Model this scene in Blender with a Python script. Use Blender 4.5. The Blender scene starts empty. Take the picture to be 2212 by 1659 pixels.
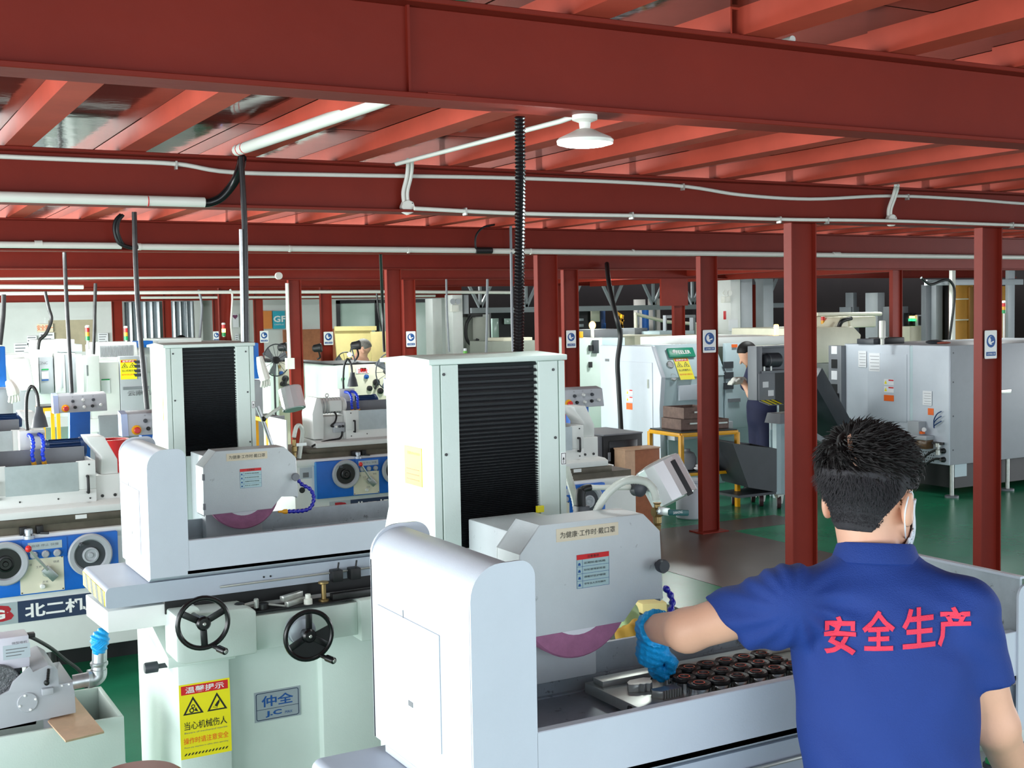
import bpy, bmesh, math, random
import numpy as np
from mathutils import Vector, Matrix
from mathutils.bvhtree import BVHTree

random.seed(7)
S = bpy.context.scene
COL = S.collection
PI = math.pi

# ------------------------------------------------------------------ camera
cam_d = bpy.data.cameras.new('camera')
cam = bpy.data.objects.new('camera', cam_d)
COL.objects.link(cam)
cam_d.sensor_width = 36.0
cam_d.lens = 36.0 * 2651.6 / 2212
cam_d.clip_start = 0.05
YAW, PIT, ROL = math.radians(29.0807), math.radians(3.3565), math.radians(-1.03546)
_fw = Vector((math.sin(YAW) * math.cos(PIT), math.cos(YAW) * math.cos(PIT), -math.sin(PIT)))
_rt = Vector((math.cos(YAW), -math.sin(YAW), 0))
_up = _rt.cross(_fw)
_rt, _up = math.cos(ROL) * _rt + math.sin(ROL) * _up, -math.sin(ROL) * _rt + math.cos(ROL) * _up
_m = Matrix((_rt, _up, -_fw)).transposed().to_4x4()
_m.translation = (0, 0, 2.0)
cam.matrix_world = _m
S.camera = cam

# ------------------------------------------------------------------ view, world, daylight
S.view_settings.view_transform = 'Standard'
S.view_settings.look = 'None'
S.view_settings.exposure = 0.2
S.view_settings.gamma = 1.0
S.view_settings.use_curve_mapping = False
S.cycles.use_denoising = True
S.cycles.max_bounces = 8
w = bpy.data.worlds.new('overcast_sky')
S.world = w
w.use_nodes = True
bg = w.node_tree.nodes['Background']
bg.inputs[0].default_value = (0.80, 0.90, 1.0, 1)
bg.inputs[1].default_value = 1.4


def area(name, loc, tgt, sx, sy, power, col=(1, 1, 1)):
    d = bpy.data.lights.new(name, 'AREA')
    d.shape = 'RECTANGLE'
    d.size, d.size_y, d.energy, d.color = sx, sy, power, col
    o = bpy.data.objects.new(name, d)
    COL.objects.link(o)
    o.location = loc
    o.rotation_euler = (Vector(tgt) - Vector(loc)).to_track_quat('-Z', 'Y').to_euler()
    return o


# daylight through the tall openings along the open side of the hall, and behind the photographer
area('daylight_side', (-4.2, 4.0, 1.15), (4, 4.6, 0.6), 9.0, 2.1, 480, (0.95, 0.98, 1.0))
area('daylight_rear', (2.5, -4.2, 1.2), (3, 4, 0.6), 12.0, 2.2, 215, (0.88, 0.95, 1.0))
area('daylight_far_side', (-3.5, 15.0, 1.25), (9, 15, 0.8), 10.0, 2.1, 1800, (0.95, 1.0, 0.97))
area('daylight_right', (19.0, 5.0, 1.8), (9, 8.5, 1.0), 8.0, 2.4, 420, (0.95, 0.98, 1.0))

# added unseen fill lights without fixtures, row by row between the beams
for yr, xs, e in ((7.0, (1.2, 4.6, 8.0), 9), (10.3, (1.5, 5.2, 8.9, 12.5), 20), (13.5, (2.5, 6.2, 10.0, 14), 52), (17.2, (3.0, 7.0, 11.0, 15), 40), (21.5, (3.5, 7.5, 10.5, 15), 36), (3.8, (2.6, 5.0), 9)):
    for xr in xs:
        area('ceiling_fill', (xr, yr, 2.62), (xr, yr, 0), 0.3, 0.3, e, (0.93, 1.0, 0.98))

# ------------------------------------------------------------------ materials
MATS = {}


def lin(c):
    return tuple(((v / 255) / 12.92 if v / 255 <= 0.04045 else ((v / 255 + 0.055) / 1.055) ** 2.4) for v in c)


def mat(name, rgb, rough=0.5, metal=0.0, var=0.06, scale=6.0, bump=0.0, bscale=80.0, coat=0.0, emit=None, es=1.0, alpha=1.0, trans=0.0, spots=None, spec=None):
    m = bpy.data.materials.new(name)
    m.use_nodes = True
    nt = m.node_tree
    p = nt.nodes['Principled BSDF']
    c = lin(rgb)
    p.inputs['Roughness'].default_value = rough
    p.inputs['Metallic'].default_value = metal
    p.inputs['Base Color'].default_value = (*c, 1)
    if coat:
        p.inputs['Coat Weight'].default_value = coat
        p.inputs['Coat Roughness'].default_value = 0.08
    if trans:
        p.inputs['Transmission Weight'].default_value = trans
    if spec is not None:
        p.inputs['Specular IOR Level'].default_value = spec
    if emit:
        p.inputs['Emission Color'].default_value = (*lin(emit), 1)
        p.inputs['Emission Strength'].default_value = es
    if alpha < 1:
        p.inputs['Alpha'].default_value = alpha
    if var or bump:
        tc = nt.nodes.new('ShaderNodeTexCoord')
    if var:
        n = nt.nodes.new('ShaderNodeTexNoise')
        n.inputs['Scale'].default_value = scale
        n.inputs['Detail'].default_value = 6
        n.inputs['Roughness'].default_value = 0.65
        nt.links.new(tc.outputs['Object'], n.inputs['Vector'])
        r = nt.nodes.new('ShaderNodeValToRGB')
        r.color_ramp.elements[0].position = 0.3
        r.color_ramp.elements[1].position = 0.7
        r.color_ramp.elements[0].color = (*[v * (1 - var) for v in c], 1)
        r.color_ramp.elements[1].color = (*[min(1, v * (1 + var)) for v in c], 1)
        nt.links.new(n.outputs['Fac'], r.inputs['Fac'])
        out = r.outputs['Color']
        if spots:
            n2 = nt.nodes.new('ShaderNodeTexNoise')
            n2.inputs['Scale'].default_value = spots[1]
            n2.inputs['Detail'].default_value = 9
            n2.inputs['Roughness'].default_value = 0.75
            nt.links.new(tc.outputs['Object'], n2.inputs['Vector'])
            r2 = nt.nodes.new('ShaderNodeValToRGB')
            r2.color_ramp.elements[0].position = spots[2]
            r2.color_ramp.elements[1].position = spots[2] + 0.06
            r2.color_ramp.elements[0].color = (0, 0, 0, 1)
            r2.color_ramp.elements[1].color = (spots[3], spots[3], spots[3], 1)
            nt.links.new(n2.outputs['Fac'], r2.inputs['Fac'])
            mx = nt.nodes.new('ShaderNodeMixRGB')
            mx.inputs[2].default_value = (*lin(spots[0]), 1)
            nt.links.new(r2.outputs['Color'], mx.inputs[0])
            nt.links.new(out, mx.inputs[1])
            out = mx.outputs[0]
        nt.links.new(out, p.inputs['Base Color'])
    if bump:
        n = nt.nodes.new('ShaderNodeTexNoise')
        n.inputs['Scale'].default_value = bscale
        n.inputs['Detail'].default_value = 4
        nt.links.new(tc.outputs['Object'], n.inputs['Vector'])
        b = nt.nodes.new('ShaderNodeBump')
        b.inputs['Strength'].default_value = bump
        b.inputs['Distance'].default_value = 0.01
        nt.links.new(n.outputs['Fac'], b.inputs['Height'])
        nt.links.new(b.outputs['Normal'], p.inputs['Normal'])
    MATS[name] = m
    return m


RED = mat('red_steel_paint', (122, 36, 24), 0.5, spec=0.22, var=0.09, scale=3, bump=0.08, bscale=25)
JOIST = mat('red_primer_joist', (182, 74, 57), 0.5, spec=0.22, var=0.12, scale=4)
CEIL = mat('film_faced_ply', (58, 30, 24), 0.08, var=0.25, scale=2.5, bump=0.12, bscale=7)
FLOORM = mat('green_epoxy_floor', (36, 126, 90), 0.27, spec=0.22, var=0.15, scale=1.2, bump=0.05, bscale=14)
MATM = mat('brown_floor_coating', (78, 62, 56), 0.33, var=0.15, scale=2)
WALLW = mat('white_wall_paint', (205, 208, 205), 0.7, var=0.05, scale=2)
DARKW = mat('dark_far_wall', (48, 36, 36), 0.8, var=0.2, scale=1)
PGREEN = mat('pale_green_machine_paint', (207, 221, 213), 0.42, var=0.03, scale=5, bump=0.06, bscale=160)
PGUARD = mat('blue_grey_guard_paint', (196, 204, 214), 0.40, var=0.03, scale=5, bump=0.05, bscale=220)
PGUARDW = mat('worn_guard_paint', (202, 210, 212), 0.42, var=0.05, scale=6, bump=0.05, bscale=220, spots=((96, 102, 106), 26, 0.64, 0.8))
PTABLE = mat('grey_table_paint', (176, 186, 198), 0.45, var=0.03)
WHITE = mat('white_machine_paint', (222, 225, 222), 0.42, var=0.03)
CREAM = mat('cream_machine_paint', (222, 218, 196), 0.45, var=0.05)
LBLUE = mat('pale_blue_machine_paint', (186, 206, 212), 0.42, var=0.03)
LGREY = mat('light_grey_paint', (170, 174, 180), 0.45, var=0.04)
GREY = mat('mid_grey_paint', (120, 124, 130), 0.5, var=0.06)
DGREY = mat('dark_grey_paint', (58, 62, 68), 0.45, var=0.12, scale=5)
BLACK = mat('black_rubber', (22, 23, 25), 0.5, var=0.2)
BLACKG = mat('black_glossy_plastic', (18, 18, 20), 0.25, var=0.1)
BELLOW = mat('black_bellows_fabric', (30, 34, 37), 0.48, var=0.15, scale=20)
BLUE = mat('blue_machine_paint', (20, 104, 200), 0.42, var=0.10, bump=0.15, bscale=260)
LTBLUE = mat('light_blue_edge_paint', (70, 150, 215), 0.4, var=0.05)
NAVY = mat('navy_print', (38, 54, 84), 0.5, var=0.06)
PRINTB = mat('blue_print', (20, 80, 150), 0.5, var=0)
PVC = mat('white_conduit', (226, 226, 218), 0.4, var=0.03)
STEEL = mat('ground_steel', (190, 194, 188), 0.30, 0.6, var=0.10, scale=14)
WSTEEL = mat('worn_steel_sheet', (168, 178, 184), 0.42, 0.25, var=0.15, scale=9, spots=((70, 66, 68), 30, 0.60, 0.7))
DSTEEL = mat('oiled_dark_steel', (62, 62, 62), 0.35, 0.8, var=0.25, scale=9)
WAYS = mat('oily_machine_ways', (92, 86, 74), 0.4, 0.4, var=0.3, scale=5)
CHROME = mat('chrome', (235, 238, 240), 0.07, 1.0, var=0)
BRASS = mat('old_brass', (150, 128, 84), 0.4, 0.8, var=0.15)
PIPEM = mat('galvanised_pipe', (180, 184, 186), 0.35, 0.8, var=0.2, scale=20)
YEL = mat('yellow_sticker', (244, 230, 24), 0.45, var=0)
YELP = mat('yellow_frame_paint', (236, 170, 14), 0.4, var=0.06)
ORANGE = mat('orange_label', (240, 104, 24), 0.5, var=0)
REDP = mat('red_print', (214, 32, 36), 0.45, var=0)
REDK = mat('red_plastic', (214, 44, 40), 0.35, var=0)
PRINTK = mat('black_print', (34, 34, 30), 0.5, var=0)
PRINTG = mat('grey_print', (110, 112, 116), 0.5, var=0)
PRINTW = mat('white_print', (240, 240, 238), 0.5, var=0)
PAPER = mat('white_paper', (232, 234, 238), 0.6, var=0.02)
IVORY = mat('ivory_tape', (226, 214, 188), 0.55, var=0.04)
ALU = mat('aluminium_label', (176, 204, 206), 0.4, 0.2, var=0.04)
LAMPM = mat('polished_lamp_metal', (243, 245, 247), 0.2, 0.6, var=0)
SILV = mat('silver_plate', (184, 192, 200), 0.35, 0.5, var=0.03)
LOC = mat('blue_hose_links', (28, 34, 168), 0.28, var=0.05, coat=0.4)
LOC2 = mat('bright_blue_hose_links', (30, 70, 225), 0.3, var=0.05)
ORPL = mat('orange_plastic', (230, 166, 40), 0.4, var=0.05)
CLEARH = mat('milky_hose', (196, 202, 192), 0.3, var=0.06, scale=30)
WHEELM = mat('pink_abrasive', (170, 112, 146), 0.85, var=0.12, scale=40, bump=0.3, bscale=900)
WHITEPL = mat('white_plastic', (228, 232, 220), 0.4, var=0.02)
WOOD = mat('plywood', (216, 178, 146), 0.6, var=0.1, scale=14)
WOODY = mat('yellow_plywood_sheet', (222, 206, 140), 0.65, var=0.08, scale=3)
WOODR = mat('reddish_wood', (168, 104, 70), 0.6, var=0.15, scale=12)
RUST = mat('brown_rusty_steel', (112, 90, 82), 0.7, var=0.25, scale=18)
SEATM = mat('brown_vinyl', (150, 96, 86), 0.45, var=0.06)
SKIN = mat('skin', (226, 174, 146), 0.5, var=0.06, scale=9, bump=0.04, bscale=160)
SHIRT = mat('royal_blue_polo', (20, 55, 132), 0.75, var=0.06, scale=5, bump=0.25, bscale=420)
HAIR = mat('black_hair', (20, 17, 17), 0.6, spec=0.3, var=0.35, scale=50)
HAIRS = mat('short_cropped_hair', (40, 38, 42), 0.7, var=0.3, scale=60, bump=0.3, bscale=500)
GLOVE = mat('blue_nitrile', (20, 166, 236), 0.4, var=0.08, scale=30, bump=0.35, bscale=150)
REDTXT = mat('red_embroidery', (232, 52, 84), 0.6, var=0.05, bump=0.3, bscale=600)
MASKM = mat('white_mask_fabric', (226, 232, 240), 0.7, var=0.03)
NAVYC = mat('navy_cloth', (28, 32, 66), 0.8, var=0.1)
GLASS = mat('pale_window_glass', (176, 196, 186), 0.15, var=0.05, scale=2)
PLEXI = mat('clear_plexi', (225, 235, 238), 0.08, var=0, alpha=0.35)
LEDM = mat('led_panel', (255, 255, 255), 0.4, var=0, emit=(235, 255, 255), es=14)
AMBER = mat('lit_amber', (255, 200, 120), 0.4, var=0, emit=(255, 190, 90), es=6)
GREENL = mat('lit_green', (40, 230, 90), 0.4, var=0, emit=(40, 240, 110), es=3)
GREENP = mat('green_plastic', (20, 150, 80), 0.35, var=0)
TEAL = mat('teal_sign', (22, 142, 112), 0.4, var=0)
CYAN = mat('cyan_board', (44, 168, 190), 0.5, var=0)
DOORM = mat('ochre_door', (184, 128, 40), 0.6, var=0.08)
OIL = mat('brown_oil', (96, 72, 48), 0.2, var=0.1)
DBLUE = mat('dark_blue_paint', (20, 60, 112), 0.4, var=0.08, scale=20)
FABR = mat('white_cotton', (225, 225, 218), 0.8, var=0.08, scale=20)
# ------------------------------------------------------------------ mesh helpers
ORG = {}


def rrect(x0, x1, z0, z1, r, n=5):
    """rounded rectangle; r = (bl, br, tr, tl)"""
    if not isinstance(r, (tuple, list)):
        r = (r,) * 4
    out = []
    for (cx, cz, rr, a0) in ((x0, z0, r[0], PI), (x1, z0, r[1], 1.5 * PI), (x1, z1, r[2], 0), (x0, z1, r[3], 0.5 * PI)):
        sx = 1 if cx == x0 else -1
        sz = 1 if cz == z0 else -1
        if rr <= 0:
            out.append((cx, cz))
            continue
        for k in range(n + 1):
            a = a0 + k / n * PI / 2
            out.append((cx + sx * rr + rr * math.cos(a), cz + sz * rr + rr * math.sin(a)))
    return out


def smooth_path(pts, n=6):
    p = [Vector(q) for q in pts]
    if len(p) < 3:
        return p
    out = []
    for i in range(len(p) - 1):
        a, b, c, d = p[max(i - 1, 0)], p[i], p[i + 1], p[min(i + 2, len(p) - 1)]
        for k in range(n):
            t = k / n
            out.append(0.5 * ((2 * b) + (c - a) * t + (2 * a - 5 * b + 4 * c - d) * t * t + (3 * b - a - 3 * c + d) * t ** 3))
    out.append(p[-1])
    return out


class B:
    def __init__(s):
        s.v, s.f, s.m, s.k = [], [], [], 0

    def mi(s, k):
        s.k = k
        return s

    def add(s, vs, fs):
        n = len(s.v)
        s.v += [tuple(v) for v in vs]
        s.f += [[i + n for i in f] for f in fs]
        s.m += [s.k] * len(fs)
        return s

    def box(s, x0, x1, y0, y1, z0, z1):
        return s.add([(x0, y0, z0), (x1, y0, z0), (x1, y1, z0), (x0, y1, z0), (x0, y0, z1), (x1, y0, z1), (x1, y1, z1), (x0, y1, z1)],
                     [(0, 3, 2, 1), (4, 5, 6, 7), (0, 1, 5, 4), (1, 2, 6, 5), (2, 3, 7, 6), (3, 0, 4, 7)])

    def hexa(s, p):
        """8 corners: bottom 4 then top 4"""
        return s.add(p, [(0, 3, 2, 1), (4, 5, 6, 7), (0, 1, 5, 4), (1, 2, 6, 5), (2, 3, 7, 6), (3, 0, 4, 7)])

    def bar(s, a, b, wx, wz=None, up=(0, 0, 1)):
        a, b = Vector(a), Vector(b)
        d = (b - a).normalized()
        u = Vector(up)
        if abs(d.dot(u)) > 0.95:
            u = Vector((0, 1, 0))
        x = d.cross(u).normalized() * wx / 2
        z = x.cross(d).normalized() * (wz or wx) / 2
        return s.hexa([a - x - z, a + x - z, b + x - z, b - x - z, a - x + z, a + x + z, b + x + z, b - x + z])

    def prism(s, poly, ax, a, b):
        n = len(poly)
        f = {'x': lambda u, v, t: (t, u, v), 'y': lambda u, v, t: (u, t, v), 'z': lambda u, v, t: (u, v, t)}[ax]
        vs = [f(u, v, a) for u, v in poly] + [f(u, v, b) for u, v in poly]
        fs = [list(range(n)), list(range(2 * n - 1, n - 1, -1))] + [(i, (i + 1) % n, (i + 1) % n + n, i + n) for i in range(n)]
        return s.add(vs, fs)

    def ring(s, outer, inner, ax, a, b):
        """extruded band between two loops of equal length"""
        n = len(outer)
        f = {'x': lambda u, v, t: (t, u, v), 'y': lambda u, v, t: (u, t, v), 'z': lambda u, v, t: (u, v, t)}[ax]
        vs = [f(u, v, t) for t in (a, b) for lp in (outer, inner) for u, v in lp]
        fs = []
        for i in range(n):
            j = (i + 1) % n
            fs += [(i, j, n + j, n + i), (2 * n + i, 3 * n + i, 3 * n + j, 2 * n + j), (i, 2 * n + i, 2 * n + j, j), (n + i, n + j, 3 * n + j, 3 * n + i)]
        return s.add(vs, fs)

    def tube(s, pts, r, n=8, cap=True):
        p = [Vector(q) for q in pts]
        m = len(p)
        rr = r if isinstance(r, (list, tuple)) else [r] * m
        t0 = (p[1] - p[0]).normalized()
        u = Vector((0, 0, 1)) if abs(t0.z) < 0.9 else Vector((1, 0, 0))
        u = (u - t0 * u.dot(t0)).normalized()
        vs, fs = [], []
        for i in range(m):
            t = (p[min(i + 1, m - 1)] - p[max(i - 1, 0)]).normalized()
            u = u - t * u.dot(t)
            u = u.normalized() if u.length > 1e-6 else t.orthogonal().normalized()
            v = t.cross(u)
            for k in range(n):
                a = 2 * PI * k / n
                vs.append(p[i] + (u * math.cos(a) + v * math.sin(a)) * rr[i])
        for i in range(m - 1):
            for k in range(n):
                l = (k + 1) % n
                fs.append((i * n + k, i * n + l, (i + 1) * n + l, (i + 1) * n + k))
        if cap:
            fs += [list(range(n - 1, -1, -1)), list(range((m - 1) * n, m * n))]
        return s.add(vs, fs)

    def cyl(s, a, b, r, r2=None, n=16):
        return s.tube([a, b], [r, r if r2 is None else r2], n)

    def lathe(s, prof, c, d=(0, 0, 1), n=24):
        """prof: list of (radius, height along d)"""
        d = Vector(d).normalized()
        u = d.orthogonal().normalized()
        v = d.cross(u)
        c = Vector(c)
        vs, fs = [], []
        for r, h in prof:
            for k in range(n):
                a = 2 * PI * k / n
                vs.append(c + d * h + (u * math.cos(a) + v * math.sin(a)) * max(r, 1e-5))
        for i in range(len(prof) - 1):
            for k in range(n):
                l = (k + 1) % n
                fs.append((i * n + k, i * n + l, (i + 1) * n + l, (i + 1) * n + k))
        fs += [list(range(n - 1, -1, -1)), list(range((len(prof) - 1) * n, len(prof) * n))]
        return s.add(vs, fs)

    def torus(s, c, d, R, r, n=36, m=8):
        d = Vector(d).normalized()
        u = d.orthogonal().normalized()
        v = d.cross(u)
        c = Vector(c)
        vs, fs = [], []
        for i in range(n):
            a = 2 * PI * i / n
            e = u * math.cos(a) + v * math.sin(a)
            for k in range(m):
                b = 2 * PI * k / m
                vs.append(c + e * (R + r * math.cos(b)) + d * r * math.sin(b))
        for i in range(n):
            for k in range(m):
                fs.append((i * m + k, ((i + 1) % n) * m + k, ((i + 1) % n) * m + (k + 1) % m, i * m + (k + 1) % m))
        return s.add(vs, fs)

    def ell(s, c, r, n=12, m=8):
        if not isinstance(r, (tuple, list)):
            r = (r, r, r)
        vs = [(c[0] + r[0] * math.cos(2 * PI * k / n) * math.sin(PI * i / m), c[1] + r[1] * math.sin(2 * PI * k / n) * math.sin(PI * i / m), c[2] - r[2] * math.cos(PI * i / m))
              for i in range(1, m) for k in range(n)]
        vs += [(c[0], c[1], c[2] - r[2]), (c[0], c[1], c[2] + r[2])]
        fs = []
        for i in range(m - 2):
            for k in range(n):
                l = (k + 1) % n
                fs.append((i * n + k, i * n + l, (i + 1) * n + l, (i + 1) * n + k))
        bt, tp = len(vs) - 2, len(vs) - 1
        for k in range(n):
            l = (k + 1) % n
            fs += [(bt, l, k), (tp, (m - 2) * n + k, (m - 2) * n + l)]
        return s.add(vs, fs)

    def build(s, name, m, par=None, bev=0, seg=2, sharp=0.6):
        me = bpy.data.meshes.new(name)
        o = ORG.get(par.name, Vector()) if par else Vector()
        me.from_pydata([Vector(v) - o for v in s.v], [], s.f)
        ms = m if isinstance(m, (list, tuple)) else [m]
        for x in ms:
            me.materials.append(x)
        me.polygons.foreach_set('material_index', s.m)
        bm = bmesh.new()
        bm.from_mesh(me)
        bmesh.ops.recalc_face_normals(bm, faces=bm.faces)
        if bev:
            ed = [e for e in bm.edges if len(e.link_faces) == 2 and e.calc_face_angle(0) > 0.6]
            bmesh.ops.bevel(bm, geom=ed, offset=bev, segments=seg, affect='EDGES', profile=0.5, clamp_overlap=True)
        for f in bm.faces:
            f.smooth = True
        for e in bm.edges:
            e.smooth = not (len(e.link_faces) == 2 and e.calc_face_angle(0) > sharp)
        bm.to_mesh(me)
        bm.free()
        ob = bpy.data.objects.new(name, me)
        COL.objects.link(ob)
        if par:
            ob.parent = par
            ORG[ob.name] = o
        return ob


def tag(o, label=None, cat=None, group=None, kind=None):
    if label:
        o['label'] = label
    if cat:
        o['category'] = cat
    if group:
        o['group'] = group
    if kind:
        o['kind'] = kind
    return o


def thing(name, loc, label, cat, group=None):
    o = bpy.data.objects.new(name, None)
    COL.objects.link(o)
    o.location = loc
    o.empty_display_size = 0.05
    ORG[o.name] = Vector(loc)
    return tag(o, label, cat, group)


def struct(o):
    o['kind'] = 'structure'
    return o


def copy_tree(o, parent=None):
    c = o.copy()
    COL.objects.link(c)
    if parent:
        c.parent = parent
    for ch in list(o.children):
        copy_tree(ch, c)
    return c


def children_of(root, *names):
    return [c for c in root.children if c.name.split('.')[0] in names]


_TXT = {}


def txt(s, org, ux, uz, w, h, m, par, name='lettering', bold=0.0, depth=0.0006, keep=False):
    """flat lettering centred on org, spanning w x h metres; ux, uz = reading direction and up direction"""
    key = (s, bold)
    if key not in _TXT:
        c = bpy.data.curves.new('t', 'FONT')
        c.body = s
        c.size = 1
        c.resolution_u = 2
        c.offset = bold
        o = bpy.data.objects.new('t', c)
        me = bpy.data.meshes.new_from_object(o)
        bpy.data.objects.remove(o)
        _TXT[key] = ([v.co.copy() for v in me.vertices], [list(p.vertices) for p in me.polygons])
        bpy.data.meshes.remove(me)
    vs, fs = _TXT[key]
    x0, x1 = min(v.x for v in vs), max(v.x for v in vs)
    y0, y1 = min(v.y for v in vs), max(v.y for v in vs)
    sx, sy = w / (x1 - x0), h / (y1 - y0)
    if keep:
        sx = sy = min(sx, sy)
    ux, uz = Vector(ux).normalized(), Vector(uz).normalized()
    nrm = ux.cross(uz) * depth
    org = Vector(org)
    b = B()
    b.add([org + ux * ((v.x - (x0 + x1) / 2) * sx) + uz * ((v.y - (y0 + y1) / 2) * sy) + nrm for v in vs], fs)
    return b.build(name, m, par) if par is not None else b


def panel(c, ux, uz, w, h, t, m, par, name, bev=0):
    """thin plate whose BACK centre is c, normal = ux x uz"""
    ux, uz = Vector(ux).normalized(), Vector(uz).normalized()
    n = ux.cross(uz)
    c = Vector(c)
    b = B()
    b.hexa([c + ux * sx * w / 2 + uz * sz * h / 2 + n * d for d in (0, t) for sx, sz in ((-1, -1), (1, -1), (1, 1), (-1, 1))])
    return b.build(name, m, par, bev)


X1, Z1 = (1, 0, 0), (0, 0, 1)          # a surface that faces -Y
YM = (0, -1, 0)                        # reading direction on a surface that faces -X


def warn_sign(root, c, ux, uz, w, h, small=False):
    """yellow warning sign, red header, two triangles"""
    ux, uz = Vector(ux).normalized(), Vector(uz).normalized()
    n = ux.cross(uz)
    c = Vector(c)
    P = lambda u, v, d=0.0: c + ux * (u * w) + uz * (v * h) + n * d
    s = panel(c, ux, uz, w, h, 0.001, YEL, root, 'warning_sign')
    hd = panel(P(0, 0.42, 0.001), ux, uz, w * 0.92, h * 0.12, 0.0004, REDP, s, 'header')
    txt('温馨提示', P(0, 0.42, 0.0016), ux, uz, w * 0.76, h * 0.085, PRINTW, s, 'header_lettering', bold=0.012)
    for k in (-1, 1):
        b = B()
        T = [(-0.2, -0.16), (0.2, -0.16), (0, 0.16)]
        I = [(-0.145, -0.135), (0.145, -0.135), (0, 0.1)]
        q = lambda u, v: P(k * 0.235 + u, 0.21 + v * 0.75, 0.0015)
        vs = [q(*t) for t in T] + [q(*t) for t in I]
        b.add(vs, [(0, 1, 4, 3), (1, 2, 5, 4), (2, 0, 3, 5)])
        if not small:
            if k < 0:
                for (gu, gv, gr) in ((-0.03, -0.09, 0.05), (0.0, -0.02, 0.04)):
                    m = 10
                    vs = [q(gu + math.cos(2 * PI * i / m) * gr * f, gv + math.sin(2 * PI * i / m) * gr * f * w / h / 0.75) for f in (1, 0.55) for i in range(m)]
                    b.add(vs, [(i, (i + 1) % m, m + (i + 1) % m, m + i) for i in range(m)])
                b.add([q(*t) for t in ((0.02, -0.1), (0.1, -0.13), (0.05, -0.04))], [(0, 1, 2)])
            else:
                b.add([q(*t) for t in ((-0.05, -0.07), (0.0, -0.1), (0.05, -0.02), (0.045, 0.03), (0.0, -0.01))], [(0, 1, 2, 3, 4)])
                for t in range(4):
                    b.add([q(-0.09 + t * 0.025, -0.1 - t * 0.008), q(-0.08 + t * 0.025, -0.105 - t * 0.008), q(-0.05 + t * 0.02, -0.07 - t * 0.006)], [(0, 1, 2)])
        else:
            b.add([q(-0.03, -0.1), q(0.03, -0.1), q(0.03, 0.0), q(-0.03, 0.0)], [(0, 1, 2, 3)])
        b.build('warning_triangle', PRINTK, s)
    txt('当心机械伤人', P(0, -0.06, 0.0012), ux, uz, w * 0.84, h * 0.11, PRINTK, s, 'lettering', bold=0.006)
    if not small:
        txt('Beware of mechanical injuries', P(0, -0.155, 0.0012), ux, uz, w * 0.84, h * 0.03, PRINTG, s, 'small_lettering')
    txt('操作时请注意安全', P(0, -0.26, 0.0012), ux, uz, w * 0.88, h * 0.085, ORANGE, s, 'orange_lettering', bold=0.006)
    if not small:
        txt('Please pay attention to safety when operating', P(0, -0.35, 0.0012), ux, uz, w * 0.86, h * 0.025, PRINTG, s, 'small_lettering')
        b = B()
        for i in range(13):
            u = -0.44 + i * 0.067
            b.add([P(u, -0.455, 0.0013), P(u + 0.034, -0.455, 0.0013), P(u + 0.07, -0.425, 0.0013), P(u + 0.036, -0.425, 0.0013)], [(0, 1, 2, 3)])
        b.build('hazard_stripes', PRINTK, s)
    return s


def hose(name, pts, r, m, par, rib=0.0, pitch=0.006, n=10, smooth=8):
    """hose along a spline; rib > 0 gives corrugation"""
    p = smooth_path(pts, smooth) if smooth else [Vector(q) for q in pts]
    if rib:
        L = [0]
        for i in range(len(p) - 1):
            L.append(L[-1] + (p[i + 1] - p[i]).length)
        m_ = max(4, int(L[-1] / pitch) * 2)
        q, rr, j = [], [], 0
        for i in range(m_ + 1):
            d = L[-1] * i / m_
            while j < len(L) - 2 and L[j + 1] < d:
                j += 1
            q.append(p[j].lerp(p[j + 1], (d - L[j]) / max(1e-9, L[j + 1] - L[j])))
            rr.append(r if i % 2 else r * (1 - rib))
        return B().tube(q, rr, n).build(name, m, par, sharp=1.2)
    return B().tube(p, r, n).build(name, m, par, sharp=1.2)


def locline(pts, r, m, par, name='coolant_hose', tip=None):
    """ball-jointed hose: links as swelling rings, optional orange nozzle"""
    p = smooth_path(pts, 10)
    L = [0]
    for i in range(len(p) - 1):
        L.append(L[-1] + (p[i + 1] - p[i]).length)
    pit = r * 1.9
    k = max(2, int(L[-1] / pit))
    q, rr, j = [], [], 0
    for i in range(k * 5 + 1):
        d = L[-1] * i / (k * 5)
        while j < len(L) - 2 and L[j + 1] < d:
            j += 1
        q.append(p[j].lerp(p[j + 1], (d - L[j]) / max(1e-9, L[j + 1] - L[j])))
        rr.append(r * (0.62, 0.8, 1.0, 0.92, 0.72)[i % 5])
    h = B().tube(q, rr, 10).build(name, m, par, sharp=1.3)
    if tip:
        d = (p[-1] - p[-2]).normalized()
        B().lathe([(r * 1.05, 0), (r * 1.05, r * 1.4), (r * 0.55, r * 2.2), (r * 0.45, r * 4)], p[-1], d, 12).build('nozzle', tip, h)
    return h


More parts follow.
